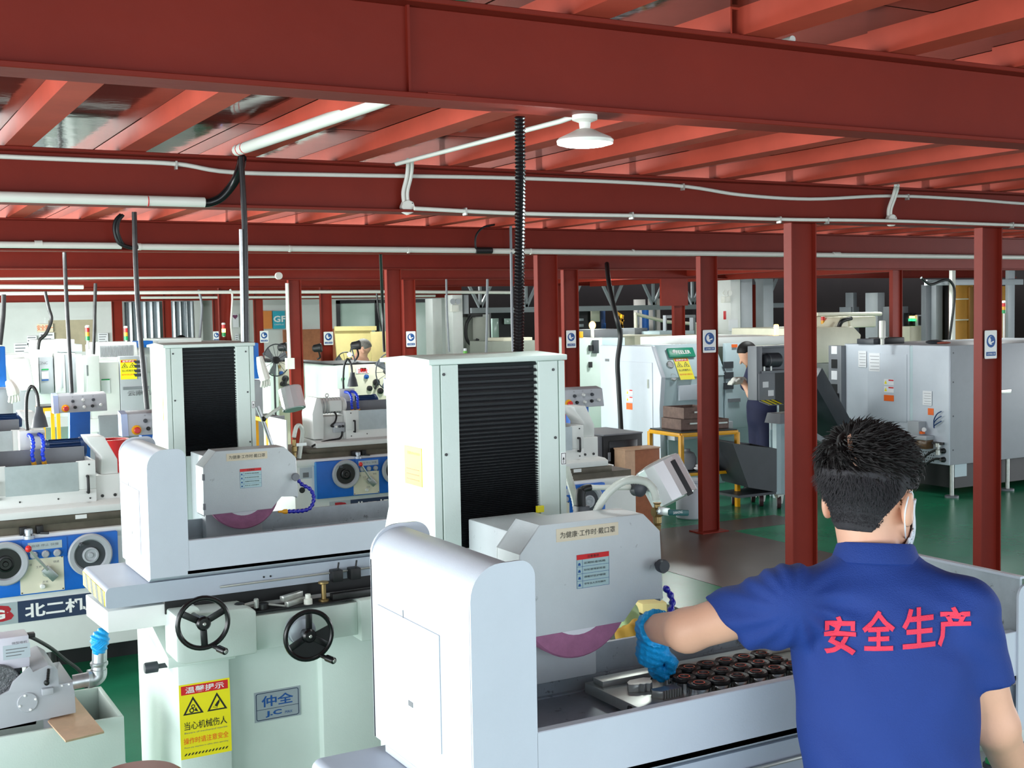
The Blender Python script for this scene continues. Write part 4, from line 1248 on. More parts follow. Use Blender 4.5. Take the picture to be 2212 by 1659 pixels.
    for x, m in ((0.235, WHITE), (0.262, DGREY), (0.29, BLACK)):
        B().lathe([(0.010, 0), (0.010, 0.012), (0.006, 0.016)], (x, 0.10, 1.085), YM, 12).build('switch_knob', m, sb)
    hose('cable', [(0.235, 0.14, 1.205), (0.245, 0.12, 1.17), (0.225, 0.10, 1.125), (0.19, 0.10, 1.095), (0.215, 0.11, 1.085)], 0.008, BLACK, R)
    hose('cable', [(0.285, 0.10, 1.04), (0.275, 0.09, 1.005), (0.24, 0.07, 0.985), (0.15, 0.06, 0.978), (0.05, 0.05, 0.96), (0.0, 0.05, 0.94)], 0.009, BLACK, R)
    B().box(-0.20, -0.19, 0.08, 0.55, 0.885, 1.165).build('end_sheet', WHITE, R)
    B().box(-0.19, -0.06, 0.53, 0.55, 0.885, 1.165).build('end_sheet_back', LGREY, R)
    # wheel head with blue motor, tail cover at the right
    B().box(0.40, 0.75, 0.42, 0.85, 0.884, 1.19).build('wheel_head', WHITE, R, 0.01)
    B().prism([(0.42, 1.0), (0.60, 1.0), (0.60, 1.235), (0.42, 1.235)], 'x', 0.40, 0.52).build('wheel_cover', WHITE, R, 0.012)
    bm_ = B().lathe([(0.05, 0), (0.063, 0.01), (0.063, 0.02), (0.058, 0.024), (0.058, 0.2), (0.064, 0.204), (0.064, 0.225), (0.045, 0.24)], (0.535, 0.52, 1.245), X1, 24).build('blue_motor', DBLUE, R)
    for k in range(9):
        a = PI * (0.62 + k * 0.095)
        y, z = 0.52 + 0.062 * math.cos(a), 1.245 + 0.062 * math.sin(a)
        y2, z2 = 0.52 + 0.062 * math.cos(-a), 1.245 + 0.062 * math.sin(-a)
        B().box(0.565, 0.735, y - 0.004, y + 0.004, z - 0.003, z + 0.003).build('cooling_fin', DBLUE, bm_)
        B().box(0.565, 0.735, y2 - 0.004, y2 + 0.004, z2 - 0.003, z2 + 0.003).build('cooling_fin', DBLUE, bm_)
    B().box(0.535, 0.565, 0.452, 0.46, 1.21, 1.26).build('motor_plate', PAPER, bm_)
    tc = B().prism([(0.945, 1.118), (1.04, 1.118), (1.04, 1.20), (0.97, 1.337), (0.87, 1.340), (0.89, 1.30), (0.95, 1.222)], 'y', 0.16, 0.34).build('tail_cover', WHITE, R, 0.006)
    B().box(0.905, 1.055, 0.14, 0.36, 0.978, 1.118).build('tail_stock', WHITE, R, 0.006)
    for x in (0.945, 1.015):
        B().cyl((x, 0.141, 1.0), (x, 0.134, 1.0), 0.009, n=10).build('bolt', DSTEEL, R)
    # coolant hoses and lamp
    for x in (0.45, 0.505):
        locline([(x, 0.44, 1.345), (x + 0.005, 0.36, 1.34), (x + 0.004, 0.30, 1.30), (x - 0.006, 0.28, 1.25), (x, 0.28, 1.205)], 0.013, LOC2, R, tip=ORPL)
    B().box(0.40, 0.54, 0.44, 0.50, 1.235, 1.37).build('coolant_block', WHITE, R, 0.004)
    hose('lamp_neck', [(0.45, 0.47, 1.36), (0.445, 0.46, 1.45), (0.45, 0.44, 1.57), (0.475, 0.42, 1.625), (0.50, 0.41, 1.58), (0.505, 0.40, 1.50)], 0.010, DSTEEL, R, 0.1, 0.012, 10)
    B().lathe([(0.020, 0.06), (0.022, 0.03), (0.034, 0.0), (0.046, -0.06), (0.042, -0.06), (0.02, -0.01)], (0.507, 0.40, 1.45), Z1, 18).build('lamp_shade', DGREY, R)
    # pendant arm and control panel
    B().prism([(1.185, 0.842), (1.345, 0.842), (1.36, 1.27), (1.20, 1.27)], 'y', 0.97, 1.05).build('pendant_post', BLUE, R, 0.004)
    B().box(0.95, 1.34, 0.60, 1.1, 0.18, 0.842).build('rear_cabinet', WHITE, R, 0.006)
    cp = B().prism([(0.95, 1.255), (1.06, 1.255), (1.06, 1.41), (0.975, 1.392)], 'x', 1.115, 1.49).build('control_panel', LGREY, R, 0.004)
    B().prism([(0.948, 1.253), (1.062, 1.253), (1.062, 1.412), (0.972, 1.394)], 'x', 1.075, 1.115).build('panel_end', LTBLUE if False else mat('panel_end_paint', (176, 192, 226), 0.4, var=0.02) if 'panel_end_paint' not in MATS else MATS['panel_end_paint'], cp)
    fy = lambda z: 0.95 + (z - 1.255) * 0.18
    es = B().lathe([(0.031, 0), (0.031, 0.006), (0.028, 0.008)], (1.165, fy(1.29), 1.29), YM, 20).build('stop_collar', YELP, cp)
    B().lathe([(0.014, 0.008), (0.014, 0.02), (0.021, 0.024), (0.021, 0.034), (0.016, 0.04)], (1.165, fy(1.29), 1.29), YM, 18).build('stop_button', REDK, cp)
    for x, z, m in ((1.225, 1.345, DGREY), (1.305, 1.35, WHITE), (1.385, 1.35, DGREY), (1.24, 1.295, BLACK), (1.31, 1.295, WHITE), (1.375, 1.30, BLACK), (1.44, 1.305, WHITE)):
        B().lathe([(0.013, 0), (0.013, 0.010), (0.009, 0.022)], (x, fy(z), z), YM, 14).build('panel_knob', m, cp)
    for x in (1.225, 1.305, 1.385):
        txt('开', (x, fy(1.378) - 0.001, 1.378), X1, Z1, 0.012, 0.010, PRINTG, cp)
    # maker's board below the blue front
    sb = B().box(0.30, 0.78, -0.006, 0.0, 0.368, 0.484).build('maker_board', NAVY, R)
    txt('北二机床', (0.545, -0.0068, 0.427), X1, Z1, 0.42, 0.080, PRINTW, sb, bold=0.03)
    lg = B().box(0.12, 0.30, -0.006, 0.0, 0.368, 0.484).build('logo_board', SILV, R)
    txt('B', (0.222, -0.0068, 0.43), X1, Z1, 0.115, 0.088, mat('dark_red_print', (176, 30, 44), 0.5, var=0), lg, bold=0.05)
    txt('G', (0.205, -0.0080, 0.425), X1, Z1, 0.06, 0.05, PRINTW, lg, bold=0.04)
    # side sticker and drain hole left of the blue front
    sk = panel((-0.075, 0.0, 0.735), X1, Z1, 0.10, 0.09, 0.002, SILV, R, 'side_sticker')
    B().box(-0.10, -0.05, -0.0025, -0.002, 0.70, 0.74).build('sticker_picture', PRINTG, sk)
    B().cyl((-0.11, 0.0, 0.60), (-0.11, -0.004, 0.60), 0.024, n=18).build('drain_hole', BLACK, R)
    return R


C1 = cyl_grinder('blue and white cylindrical grinder nearest the camera at the left, with the navy maker board')
places = [(3.388, 9.4, 'blue and white cylindrical grinder seen between the two white surface grinders'),
          (0.48, 9.4, 'blue and white cylindrical grinder in the back row at far left, all pendant knobs showing'),
          (3.78, 7.05, 'cylindrical grinder behind the nearest machine, only its pendant and guard end showing')]
for x, y, lb in places:
    c = copy_tree(C1)
    c.location = (x, y, 0)
    c['label'] = lb
TABLE = ('swivel_table', 'table_slide', 'splash_guard', 'work_head', 'belt_cover', 'work_motor', 'switch_box', 'cable', 'tail_cover', 'tail_stock', 'bolt', 'stop_block')
for c in [C1] + [o for o in S.objects if o.name in ('cylindrical_grinder.002', 'cylindrical_grinder.003')]:
    for ch in children_of(c, *TABLE):
        ch.location.x -= 0.155                     # the table stands further left on these three
C1.location = (0.533, 7.05, 0)
ORG[C1.name] = Vector((0.533, 7.05, 0))
# ================================================================== lathes and other machines behind
def pb(p, q, y, d):
    """box between a top-left and a bottom-right corner on the front plane y, d deep"""
    return B().box(p[0], q[0], y, y + d, q[2], p[2])


def beacon(x, y, z, label, lit=None, s=1.0, base=0.12):
    t = thing('signal_lamp', (x, y, z), label, 'lamp')
    B().tube([(x, y, z), (x, y, z + base)], 0.018 * s, 10).build('stem', PVC, t)
    z0 = z + base
    for i, (nm, m) in enumerate((('green_light', GREENP), ('amber_light', ORPL), ('red_light', REDK))):
        mm = AMBER if lit == i else m
        B().cyl((x, y, z0 + i * 0.06 * s), (x, y, z0 + (i + 0.95) * 0.06 * s), 0.03 * s, n=14).build(nm, mm, t)
    B().lathe([(0.03 * s, 0), (0.03 * s, 0.02), (0.02 * s, 0.03)], (x, y, z0 + 0.18 * s), Z1, 14).build('cap', PVC, t)
    return t


# ---- big lathe at the middle right: white end towards the open side, blue-grey front
LX, LY = 8.0, 11.02
t = thing('cnc_lathe', (LX, LY, 0), 'white and pale blue lathe with teal badge and yellow warning sign, behind the yellow bench', 'lathe')
zt = (8,11.023,1.589)[2]
body = B()
body.prism([(LY, 0.12), (LY + 0.02, 0.9), (LY - 0.02, 1.25), (LY + 0.16, zt), (LY + 1.2, zt), (LY + 1.2, 0.0), (LY, 0.0)], 'x', LX, LX + 0.06)
body.build('end_panel', PGUARD, t, 0.006)
B().prism([(LY + 0.03, 0.12), (LY + 0.05, 0.9), (LY + 0.01, 1.25), (LY + 0.19, zt - 0.01), (LY + 1.15, zt - 0.01), (LY + 1.15, 0.0), (LY + 0.03, 0.0)], 'x', LX + 0.06, LX + 0.92).build('cabinet', LBLUE, t, 0.006)
ep = B().box(LX - 0.008, LX, LY + 0.14, LY + 0.80, 0.25, zt - 0.18).build('end_door', PGUARD, t, 0.004)
B().box(LX - 0.006, LX, LY + 0.83, LY + 1.18, 0.15, zt - 0.01).build('end_cover', PGUARD, t, 0.004)
B().box(LX - 0.014, LX - 0.008, LY + 0.20, LY + 0.23, 1.12, 1.22).build('latch', STEEL, ep)
for dy, z, m in ((0.0, 1.06, YEL), (0.0, 0.98, YEL)):
    w_ = B().box(LX - 0.010, LX - 0.008, LY + 0.52, LY + 0.65, z - 0.03, z + 0.03).build('white_label', PAPER, ep)
    B().add([(LX - 0.0105, LY + 0.645, z - 0.02), (LX - 0.0105, LY + 0.605, z - 0.02), (LX - 0.0105, LY + 0.625, z + 0.02)], [(0, 1, 2)]).build('warning_triangle', YEL, w_)
    B().box(LX - 0.0105, LX - 0.010, LY + 0.525, LY + 0.585, z + 0.015, z + 0.028).build('red_bar', REDP, w_)
B().box(LX - 0.010, LX - 0.008, LY + 0.53, LY + 0.65, 0.86, 0.935).build('orange_label', ORANGE, ep)
B().box(LX - 0.010, LX - 0.006, LY + 1.0, LY + 1.08, 1.40, 1.43).build('grey_label', PRINTG, t)
# slanted hood with badge and gauges on the front
fr = B().prism([(LY + 0.0, 1.24), (LY + 0.20, zt + 0.012), (LY + 0.26, zt + 0.012), (LY + 0.1, 1.22)], 'x', LX + 0.07, LX + 0.92).build('front_hood', LBLUE, t, 0.004)
nrm = Vector((0, 1, (zt - 1.24) / 0.2)).normalized()
up_ = Vector((0, 0.2, zt - 1.24)).normalized()
bd = panel((LX + 0.38, LY + 0.135, 1.50), X1, up_, 0.36, 0.12, 0.03, TEAL, t, 'badge', 0.008)
txt('FEELER', Vector((LX + 0.40, LY + 0.135, 1.50)) - up_.cross(Vector(X1)) * 0.032, X1, up_, 0.2, 0.045, PRINTW, bd, bold=0.02)
B().ell(Vector((LX + 0.27, LY + 0.132, 1.51)) - up_.cross(Vector(X1)) * 0.03, (0.022, 0.006, 0.022)).build('badge_mark', PRINTW, bd)
warn_sign(t, Vector((LX + 0.36, LY + 0.04, 1.33)), X1, up_, 0.2, 0.27, True)
for z in (1.38, 1.24):
    o_ = Vector((LX + 0.19, LY + 0.02 + (z - 1.24) * 0.4, z))
    g_ = B().lathe([(0.042, 0), (0.045, 0.012), (0.038, 0.018), (0.036, 0.012), (0.0, 0.012)], o_, (0, -1, 0.45), 20).build('pressure_gauge', STEEL, t)
    B().lathe([(0.0, 0.0125), (0.036, 0.0125)], o_, (0, -1, 0.45), 18).build('gauge_face', PAPER, g_)
B().box(LX + 0.25, LX + 0.62, LY - 0.02, LY + 0.02, 0.98, 1.15).build('front_plate', PGUARD, t, 0.004)
B().box(LX + 0.10, LX + 0.92, LY - 0.12, LY + 0.04, 0.55, 0.72).build('chip_tray', LGREY, t, 0.006)
B().box(LX + 0.10, LX + 0.92, LY + 0.0, LY + 0.2, 0.1, 0.55).build('front_skirt', LBLUE, t)
# sliding door and operator panel at the right end of the same lathe
dr = B().prism([(8.93, 0.62), (9.24, 0.62), (9.28, 1.1), (9.17, 1.60), (8.94, 1.60)], 'y', LY + 0.02, LY + 0.08).build('sliding_door', LBLUE, t, 0.006)
for z in (1.36, 1.24, 1.12):
    B().box(8.90, 9.03, LY + 0.0, LY + 0.022, z - 0.045, z + 0.03).build('panel_key', DGREY, dr)
B().box(8.96, 9.12, LY - 0.012, LY + 0.02, 0.925, 0.965).build('door_handle', GREY, dr)
B().box(9.02, 9.09, LY - 0.0, LY + 0.02, 1.55, 1.585).build('orange_label', ORANGE, dr)
B().box(8.93, 10.15, LY + 0.5, LY + 1.7, 0.1, 1.0).build('lower_body', LBLUE, t, 0.008)
B().box(8.93, 10.15, LY + 0.3, LY + 1.7, 1.55, 1.66).build('roof', WHITE, t, 0.008)
B().box(8.93, 10.15, LY + 1.2, LY + 1.7, 1.0, 1.55).build('machine_back', mat('oily_green_interior', (98, 112, 92), 0.3, var=0.3, scale=6), t)
B().lathe([(0.16, 0), (0.16, 0.12), (0.1, 0.14)], (9.32, LY + 0.75, 1.2), (1, -0.2, 0), 22).build('chuck', DSTEEL, t)
B().box(9.26, 9.70, LY + 0.0, LY + 0.4, 0.72, 0.82).build('tool_drawer', LBLUE, t, 0.01)

# ---- lathe at the right, its pale end facing the open side
RX, RY = 10.0, 8.78
zr = (10,8.783,1.575)[2]
t = thing('cnc_lathe', (RX, RY, 0), 'big pale grey lathe with orange labels and an oil pot on its end', 'lathe')
B().box(RX + 0.02, RX + 2.6, RY, RY + 1.5, 0.345, zr).build('cabinet', LGREY, t, 0.006)
B().box(RX, RX + 0.02, RY, RY + 0.485, 0.345, zr - 0.004).build('end_panel', PGUARD, t, 0.005)
B().box(RX, RX + 0.02, RY + 0.525, RY + 1.46, 0.345, zr - 0.004).build('end_panel', PGUARD, t, 0.005)
B().box(RX + 0.004, RX + 0.018, RY + 0.485, RY + 0.525, 0.345, zr - 0.01).build('panel_joint', LBLUE, t)
ed = B().box(RX - 0.006, RX, RY + 0.56, RY + 1.12, 0.75, zr - 0.10).build('end_door', PGUARD, t, 0.004)
for z in (1.17, 1.09):
    w_ = B().box(RX - 0.008, RX - 0.006, RY + 0.74, RY + 0.88, z - 0.032, z + 0.032).build('white_label', PAPER, ed)
    B().add([(RX - 0.0085, RY + 0.875, z - 0.02), (RX - 0.0085, RY + 0.835, z - 0.02), (RX - 0.0085, RY + 0.855, z + 0.02)], [(0, 1, 2)]).build('warning_triangle', YEL, w_)
    B().box(RX - 0.0085, RX - 0.008, RY + 0.742, RY + 0.815, z + 0.014, z + 0.028).build('red_bar', REDP, w_)
B().box(RX - 0.009, RX - 0.006, RY + 0.74, RY + 0.88, 0.965, 1.03).build('orange_label', ORANGE, ed)
B().box(RX - 0.003, RX, RY + 0.20, RY + 0.275, 0.85, 0.92).build('orange_label', ORANGE, t)
for y0, y1, z0, z1_ in ((0.94, 1.1, 1.28, 1.48), (1.14, 1.26, 1.32, 1.5), (0.22, 0.34, 0.95, 1.1)):
    p_ = B().box(RX - 0.008, RX - 0.0062, RY + y0, RY + y1, z0, z1_).build('paper_note', PAPER, t)
    for k in range(5):
        B().box(RX - 0.0085, RX - 0.008, RY + y0 + 0.01, RY + y1 - 0.015 - 0.01 * (k % 2), z0 + (k + 0.5) * (z1_ - z0) / 5.5, z0 + (k + 0.62) * (z1_ - z0) / 5.5).build('printed_line', PRINTG, p_)
pot = B().box(RX - 0.11, RX, RY + 0.20, RY + 0.46, 0.50, 0.60).build('oil_pot', OIL, t, 0.01)
B().box(RX - 0.12, RX, RY + 0.19, RY + 0.47, 0.595, 0.64).build('pot_lid', LGREY, pot, 0.004)
B().box(RX - 0.11, RX, RY + 0.30, RY + 0.45, 0.64, 0.78).build('pump_box', LGREY, pot, 0.004)
B().box(RX - 0.113, RX - 0.11, RY + 0.38, RY + 0.45, 0.51, 0.58).build('yellow_label', YEL, pot)
B().lathe([(0.022, 0), (0.024, 0.02), (0.0, 0.021)], (RX - 0.06, RY + 0.265, 0.70), (-1, -0.3, 0), 16).build('gauge', PAPER, pot)
B().box(RX - 0.1, RX - 0.06, RY + 0.26, RY + 0.34, 0.655, 0.68).build('orange_clip', ORANGE, pot)
for k in range(3):
    hose('air_line', [(RX - 0.02, RY + 0.08, 0.90 - k * 0.05), (RX - 0.04, RY + 0.12, 0.87 - k * 0.05), (RX - 0.03, RY + 0.17, 0.80 - k * 0.03), (RX - 0.03, RY + 0.165, 0.72)], 0.006, DBLUE, t)
vv = B().lathe([(0.03, 0), (0.03, 0.05), (0.018, 0.055), (0.018, 0.08), (0.034, 0.082), (0.034, 0.12)], (RX - 0.04, RY + 0.1, 0.45), Z1, 14).build('air_filter', STEEL, t)
B().box(RX - 0.06, RX - 0.02, RY + 0.04, RY + 0.17, 0.555, 0.58).build('filter_bracket', BLACK, vv)
for z in (0.40, 0.49):
    hose('cable', [(RX - 0.005, RY + 0.07, z), (RX - 0.06, RY + 0.14, z), (RX - 0.09, RY + 0.26, z - 0.09), (RX - 0.08, RY + 0.33, z - 0.2)], 0.012, BLACK, t)
    B().lathe([(0.03, 0), (0.026, 0.03), (0.016, 0.05)], (RX, RY + 0.065, z), (-1, 0, 0), 14).build('cable_gland', DSTEEL, t)
b = B()
for i in range(6):
    for j in range(4):
        b.cyl((RX - 0.0005, RY + 0.2 + i * 0.03 + 0.01 * (j % 2), 0.37 + j * 0.03), (RX - 0.002, RY + 0.2 + i * 0.03 + 0.01 * (j % 2), 0.37 + j * 0.03), 0.007, n=8)
b.build('vent_holes', PRINTK, t)['kind'] = 'stuff'
for z in (0.5, 0.85, 1.2, 1.5):
    B().cyl((RX + 0.06, RY + 0.0, z), (RX + 0.06, RY - 0.004, z), 0.008, n=8).build('screw', DGREY, t)
B().box(RX + 0.38, RX + 0.5, RY - 0.02, RY, 1.02, 1.05).build('side_handle', STEEL, t, 0.003)
B().box(RX + 0.65, RX + 0.9, RY - 0.035, RY, 1.05, 1.09).build('side_handle', STEEL, t, 0.003)
B().box(RX + 0.2, RX + 2.5, RY + 0.1, RY + 1.4, 0.08, 0.345).build('underframe', BLACK, t)
for x, y in ((0.1, 0.05), (0.12, 1.4), (0.95, 0.05), (1.6, 0.06)):
    f_ = B().cyl((RX + x, RY + y, 0.02), (RX + x, RY + y, 0.345), 0.022, n=12).build('levelling_foot', STEEL, t)
    B().cyl((RX + x, RY + y, 0.0), (RX + x, RY + y, 0.02), 0.07, n=16).build('foot_pad', GREY, f_)
B().box(RX + 0.12, RX + 0.30, RY + 0.03, RY + 0.033, 0.21, 0.345).build('notice', LBLUE, t)
# switch cabinet on the far edge of that end
cb = B().box(RX - 0.07, RX + 0.02, RY + 1.46, RY + 1.66, 0.80, zr - 0.02).build('switch_cabinet', GREY, t, 0.004)
for z0, z1_, m in ((1.46, 1.55, PAPER), (1.30, 1.40, BLACK), (1.17, 1.27, PAPER), (1.0, 1.12, BLACK)):
    B().box(RX - 0.075, RX - 0.07, RY + 1.52, RY + 1.61, z0, z1_).build('cabinet_label', m, cb)
hose('power_cable', [(RX - 0.09, RY + 1.52, 0.95), (RX - 0.12, RY + 1.55, 0.8), (RX - 0.1, RY + 1.58, 0.62), (RX - 0.08, RY + 1.62, 0.5)], 0.018, BLACK, t)
B().box(RX - 0.13, RX - 0.07, RY + 1.49, RY + 1.6, 0.88, 1.02).build('plug', BLACK, t, 0.01)
b = B()
b.tube([(9.906,9.6,1.799), (9.906,9.6,1.58)], 0.022, 12)
bb = thing('white_signal_post', (9.906,9.6,1.58), 'unlit white signal post on top of the big pale grey lathe', 'lamp')
B().lathe([(0.02, 0), (0.02, 0.06), (0.035, 0.08), (0.035, 0.25), (0.03, 0.26)], ((9.906,9.6,1.58)[0], 9.6, zr), Z1, 14).build('post', PVC, bb)
x = thing('rag', (10.5, 9.2, zr), 'dark cloth with orange edge lying on the big pale grey lathe', 'cloth')
B().ell((10.45, 9.35, zr + 0.02), (0.13, 0.1, 0.025), 14, 8).build('rag_heap', DGREY, x)
B().ell((10.47, 9.27, zr + 0.012), (0.10, 0.05, 0.014), 12, 6).build('orange_edge', mat('salmon_cloth', (206, 110, 90), 0.8, var=0.1), x)
bx = thing('black_box', (10.25, 9.7, zr), 'small black box on the big pale grey lathe beside the white post', 'box')
B().box(10.1, 10.4, 9.75, 10.0, zr, zr + 0.07).build('box_body', BLACK, bx, 0.008)
B().box(9.98, 10.12, 9.8, 10.05, zr, zr + 0.06).build('box_side_part', DGREY, bx, 0.006)

# ---- chip conveyor between the columns
t = thing('chip_conveyor', (8.55, 9.9, 0), 'dark grey chip conveyor head with motor and yellow striped lip, behind the column', 'conveyor')
cx0, cx1, cy = (8.29,9.75,1.619)[0], (8.699,9.75,1.608)[0], 9.75
zt_ = (8.326,9.75,1.604)[2]
z1a = (8.324,9.75,1.324)[2]
z2a = (8.322,9.75,1.048)[2]
c = B()
c.box(cx0, cx0 + 0.075, cy, cy + 0.14, z2a, zt_)
c.box(cx0 + 0.075, cx1 + 0.25, cy + 0.12, cy + 0.14, z2a, zt_)
c.box(cx0 + 0.075, cx1 + 0.25, cy, cy + 0.12, zt_ - 0.02, zt_)
c.build('head_housing', GREY, t, 0.004)
B().box(cx0 + 0.02, cx0 + 0.235, cy - 0.012, cy + 0.1, z2a, z1a).build('front_cover', GREY, t, 0.004)
B().box(cx0 + 0.235, cx1 + 0.25, cy + 0.02, cy + 0.12, z2a - 0.05, z1a).build('side_recess', BLACK, t)
B().box(cx0 + 0.06, cx1 + 0.02, cy - 0.02, cy + 0.1, z1a, z1a + 0.025).build('motor_shelf', GREY, t)
m_ = B().lathe([(0.03, 0), (0.06, 0.01), (0.065, 0.05), (0.075, 0.055), (0.075, 0.20), (0.06, 0.22)], (cx0 + 0.12, cy + 0.04, z1a + 0.13), X1, 18).build('drive_motor', DGREY, t)
for x in (0.10, 0.19):
    B().tube([(cx0 + x, cy - 0.0, z1a + 0.02), (cx0 + x, cy - 0.0, z1a + 0.07)], 0.012, 10).build('bolt', STEEL, m_)
for x, z in ((0.07, 0.13), (0.14, 0.04)):
    B().box(cx0 + x, cx0 + x + 0.075, cy - 0.014, cy - 0.012, z2a + z, z2a + z + 0.06).build('white_label', PAPER, t)
st_ = B().hexa([(cx0 + 0.02, cy - 0.01, z2a - 0.012), (cx0 + 0.24, cy - 0.01, z2a - 0.012), (cx0 + 0.25, cy - 0.12, z2a - 0.05), (cx0 + 0.06, cy - 0.12, z2a - 0.05), (cx0 + 0.02, cy - 0.01, z2a), (cx0 + 0.24, cy - 0.01, z2a), (cx0 + 0.25, cy - 0.12, z2a - 0.038), (cx0 + 0.06, cy - 0.12, z2a - 0.038)]).build('discharge_lip', DGREY, t)
b = B()
for k in range(3):
    x0 = cx0 + 0.045 + k * 0.065
    b.hexa([(x0, cy - 0.012, z2a - 0.001), (x0 + 0.035, cy - 0.012, z2a - 0.001), (x0 + 0.06, cy - 0.121, z2a - 0.039), (x0 + 0.03, cy - 0.121, z2a - 0.039), (x0, cy - 0.012, z2a + 0.001), (x0 + 0.035, cy - 0.012, z2a + 0.001), (x0 + 0.06, cy - 0.121, z2a - 0.037), (x0 + 0.03, cy - 0.121, z2a - 0.037)])
b.build('yellow_stripes', YEL, st_)
B().hexa([(cx0 + 0.22, cy - 0.1, 0.80), (cx1 + 0.2, cy - 0.1, 0.80), (cx1 + 0.2, cy + 0.14, 0.80), (cx0 + 0.22, cy + 0.14, 0.80), (cx0 + 0.26, cy - 0.06, 0.9), (cx1 + 0.2, cy - 0.06, 0.9), (cx1 + 0.2, cy + 0.14, 0.9), (cx0 + 0.26, cy + 0.14, 0.9)]).build('chute', GREY, t)
B().bar((cx1 + 0.32, cy + 0.1, 1.28), (RX - 0.12, RY + 1.3, 0.35), 0.35, 0.22).build('incline', DGREY, t, 0.006)
B().bar((cx1 + 0.22, cy + 0.0, 0.72), (RX - 0.18, RY + 1.1, 0.28), 0.04, 0.06).build('incline_rail', LGREY, t)
B().bar((cx0 + 0.35, cy + 0.1, 0.0), (cx0 + 0.35, cy + 0.1, 0.85), 0.06, 0.06).build('support_leg', LBLUE, t)
p_ = (8.641,9.95,0.727)
B().box(p_[0], p_[0] + 0.3, 9.95, 9.97, 0.0, 0.80).build('pale_stand', LBLUE, t, 0.006)
n_ = (8.703,9.94,0.759)
B().box(n_[0] - 0.06, n_[0] + 0.02, 9.946, 9.95, n_[2] - 0.05, n_[2] + 0.03).build('small_label', PAPER, t)
t2 = thing('lit_signal_lamp', (10.09,11.5,1.542), 'lit orange and white signal lamp above the chip conveyor', 'lamp')
p_ = (10.09,11.5,1.542)
B().lathe([(0.02, -0.1), (0.022, 0.08), (0.012, 0.1)], p_, Z1, 12).build('stem', PVC, t2)
B().lathe([(0.03, 0.08), (0.03, 0.24), (0.02, 0.25)], p_, Z1, 14).build('light', AMBER, t2)

# ---- cream lathe far right with yellow base
t = thing('cream_machine', (12.456,13,1.09), 'cream machine with an ochre base behind the nearest big column', 'machine')
p0, p1 = (12.144,13,1.702), (12.902,13,1.14)
B().prism([(p0[0] - 0.3, p1[2]), (p1[0], p1[2]), (p1[0] + 0.1, p0[2] - 0.12), (p1[0] - 0.05, p0[2]), (p0[0] - 0.3, p0[2])], 'y', 13, 14.5).build('body', CREAM, t, 0.02)
B().prism([(p0[0] - 0.3, p1[2] - 0.42), (p1[0] - 0.2, p1[2] - 0.42), (p1[0], p1[2]), (p0[0] - 0.3, p1[2])], 'y', 13.02, 14.4).build('ochre_base', DOORM, t)
B().box(p0[0] - 0.3, p1[0] - 0.1, 13.1, 14.4, 0, p1[2] - 0.42).build('plinth', BLACK, t)
B().prism([(p1[0] - 0.25, p0[2] - 0.02), (p1[0] + 0.6, p0[2] - 0.02), (p1[0] + 0.6, p0[2] + 0.14), (p1[0] - 0.1, p0[2] + 0.14)], 'y', 13.2, 14.0).build('hood', CREAM, t, 0.02)
hose('hood_hose', [(p1[0] - 0.2, 13.15, p0[2] - 0.02), (p1[0] - 0.18, 13.1, p0[2] + 0.08), (p1[0], 13.1, p0[2] + 0.12)], 0.03, BLACK, t)
B().tube([(12.332,13.2,1.888), (13.593,13.2,1.874)], 0.028, 10).build('top_rail', CREAM, t)
B().tube([(12.956,13.2,1.871), (12.992,13.2,1.501)], 0.024, 10).build('rail_post', CREAM, t)
q_ = (12.377,13.1,1.67)
beacon(q_[0], 13.3, q_[2] - 0.02, 'small signal lamp with white body on the cream machine', None, 1.0, 0.02)
q_ = (12.732,13.1,1.689)
beacon(q_[0], 13.5, q_[2] - 0.02, 'signal lamp with red and amber lights on the cream machine', None, 0.9, 0.02)
# ---- dark green chute behind the right lathe's switch cabinet
t = thing('green_chute', (11.057,11.3,0.738), 'dark green slanted chute behind the grey switch cabinet', 'chute')
a_ = (10.787,11.3,0.867)
B().prism([(a_[0] - 0.12, 0.0), (a_[0] + 0.16, 0.0), (a_[0] + 0.42, 1.28), (a_[0] + 0.22, 1.28)], 'y', 11.3, 11.8).build('chute_body', mat('dark_green_paint', (52, 70, 62), 0.5, var=0.1), t, 0.005)
B().box(a_[0] + 0.28, a_[0] + 0.45, 11.29, 11.3, 0.78, 0.88).build('label', PAPER, t)
# ---- far right: cabinets, frames, doors
def simple(name, label, cat, parts, group=None):
    t = None
    for i, (nm, m, p, q, y, d) in enumerate(parts):
        if t is None:
            t = thing(name, (p[0], y, 0), label, cat, group)
            q = (q[0], q[1], 0.0) if 'bottle' not in name else q      # stands on the floor
        pb(p, q, y, d).build(nm, m, t, 0.004)
    return t


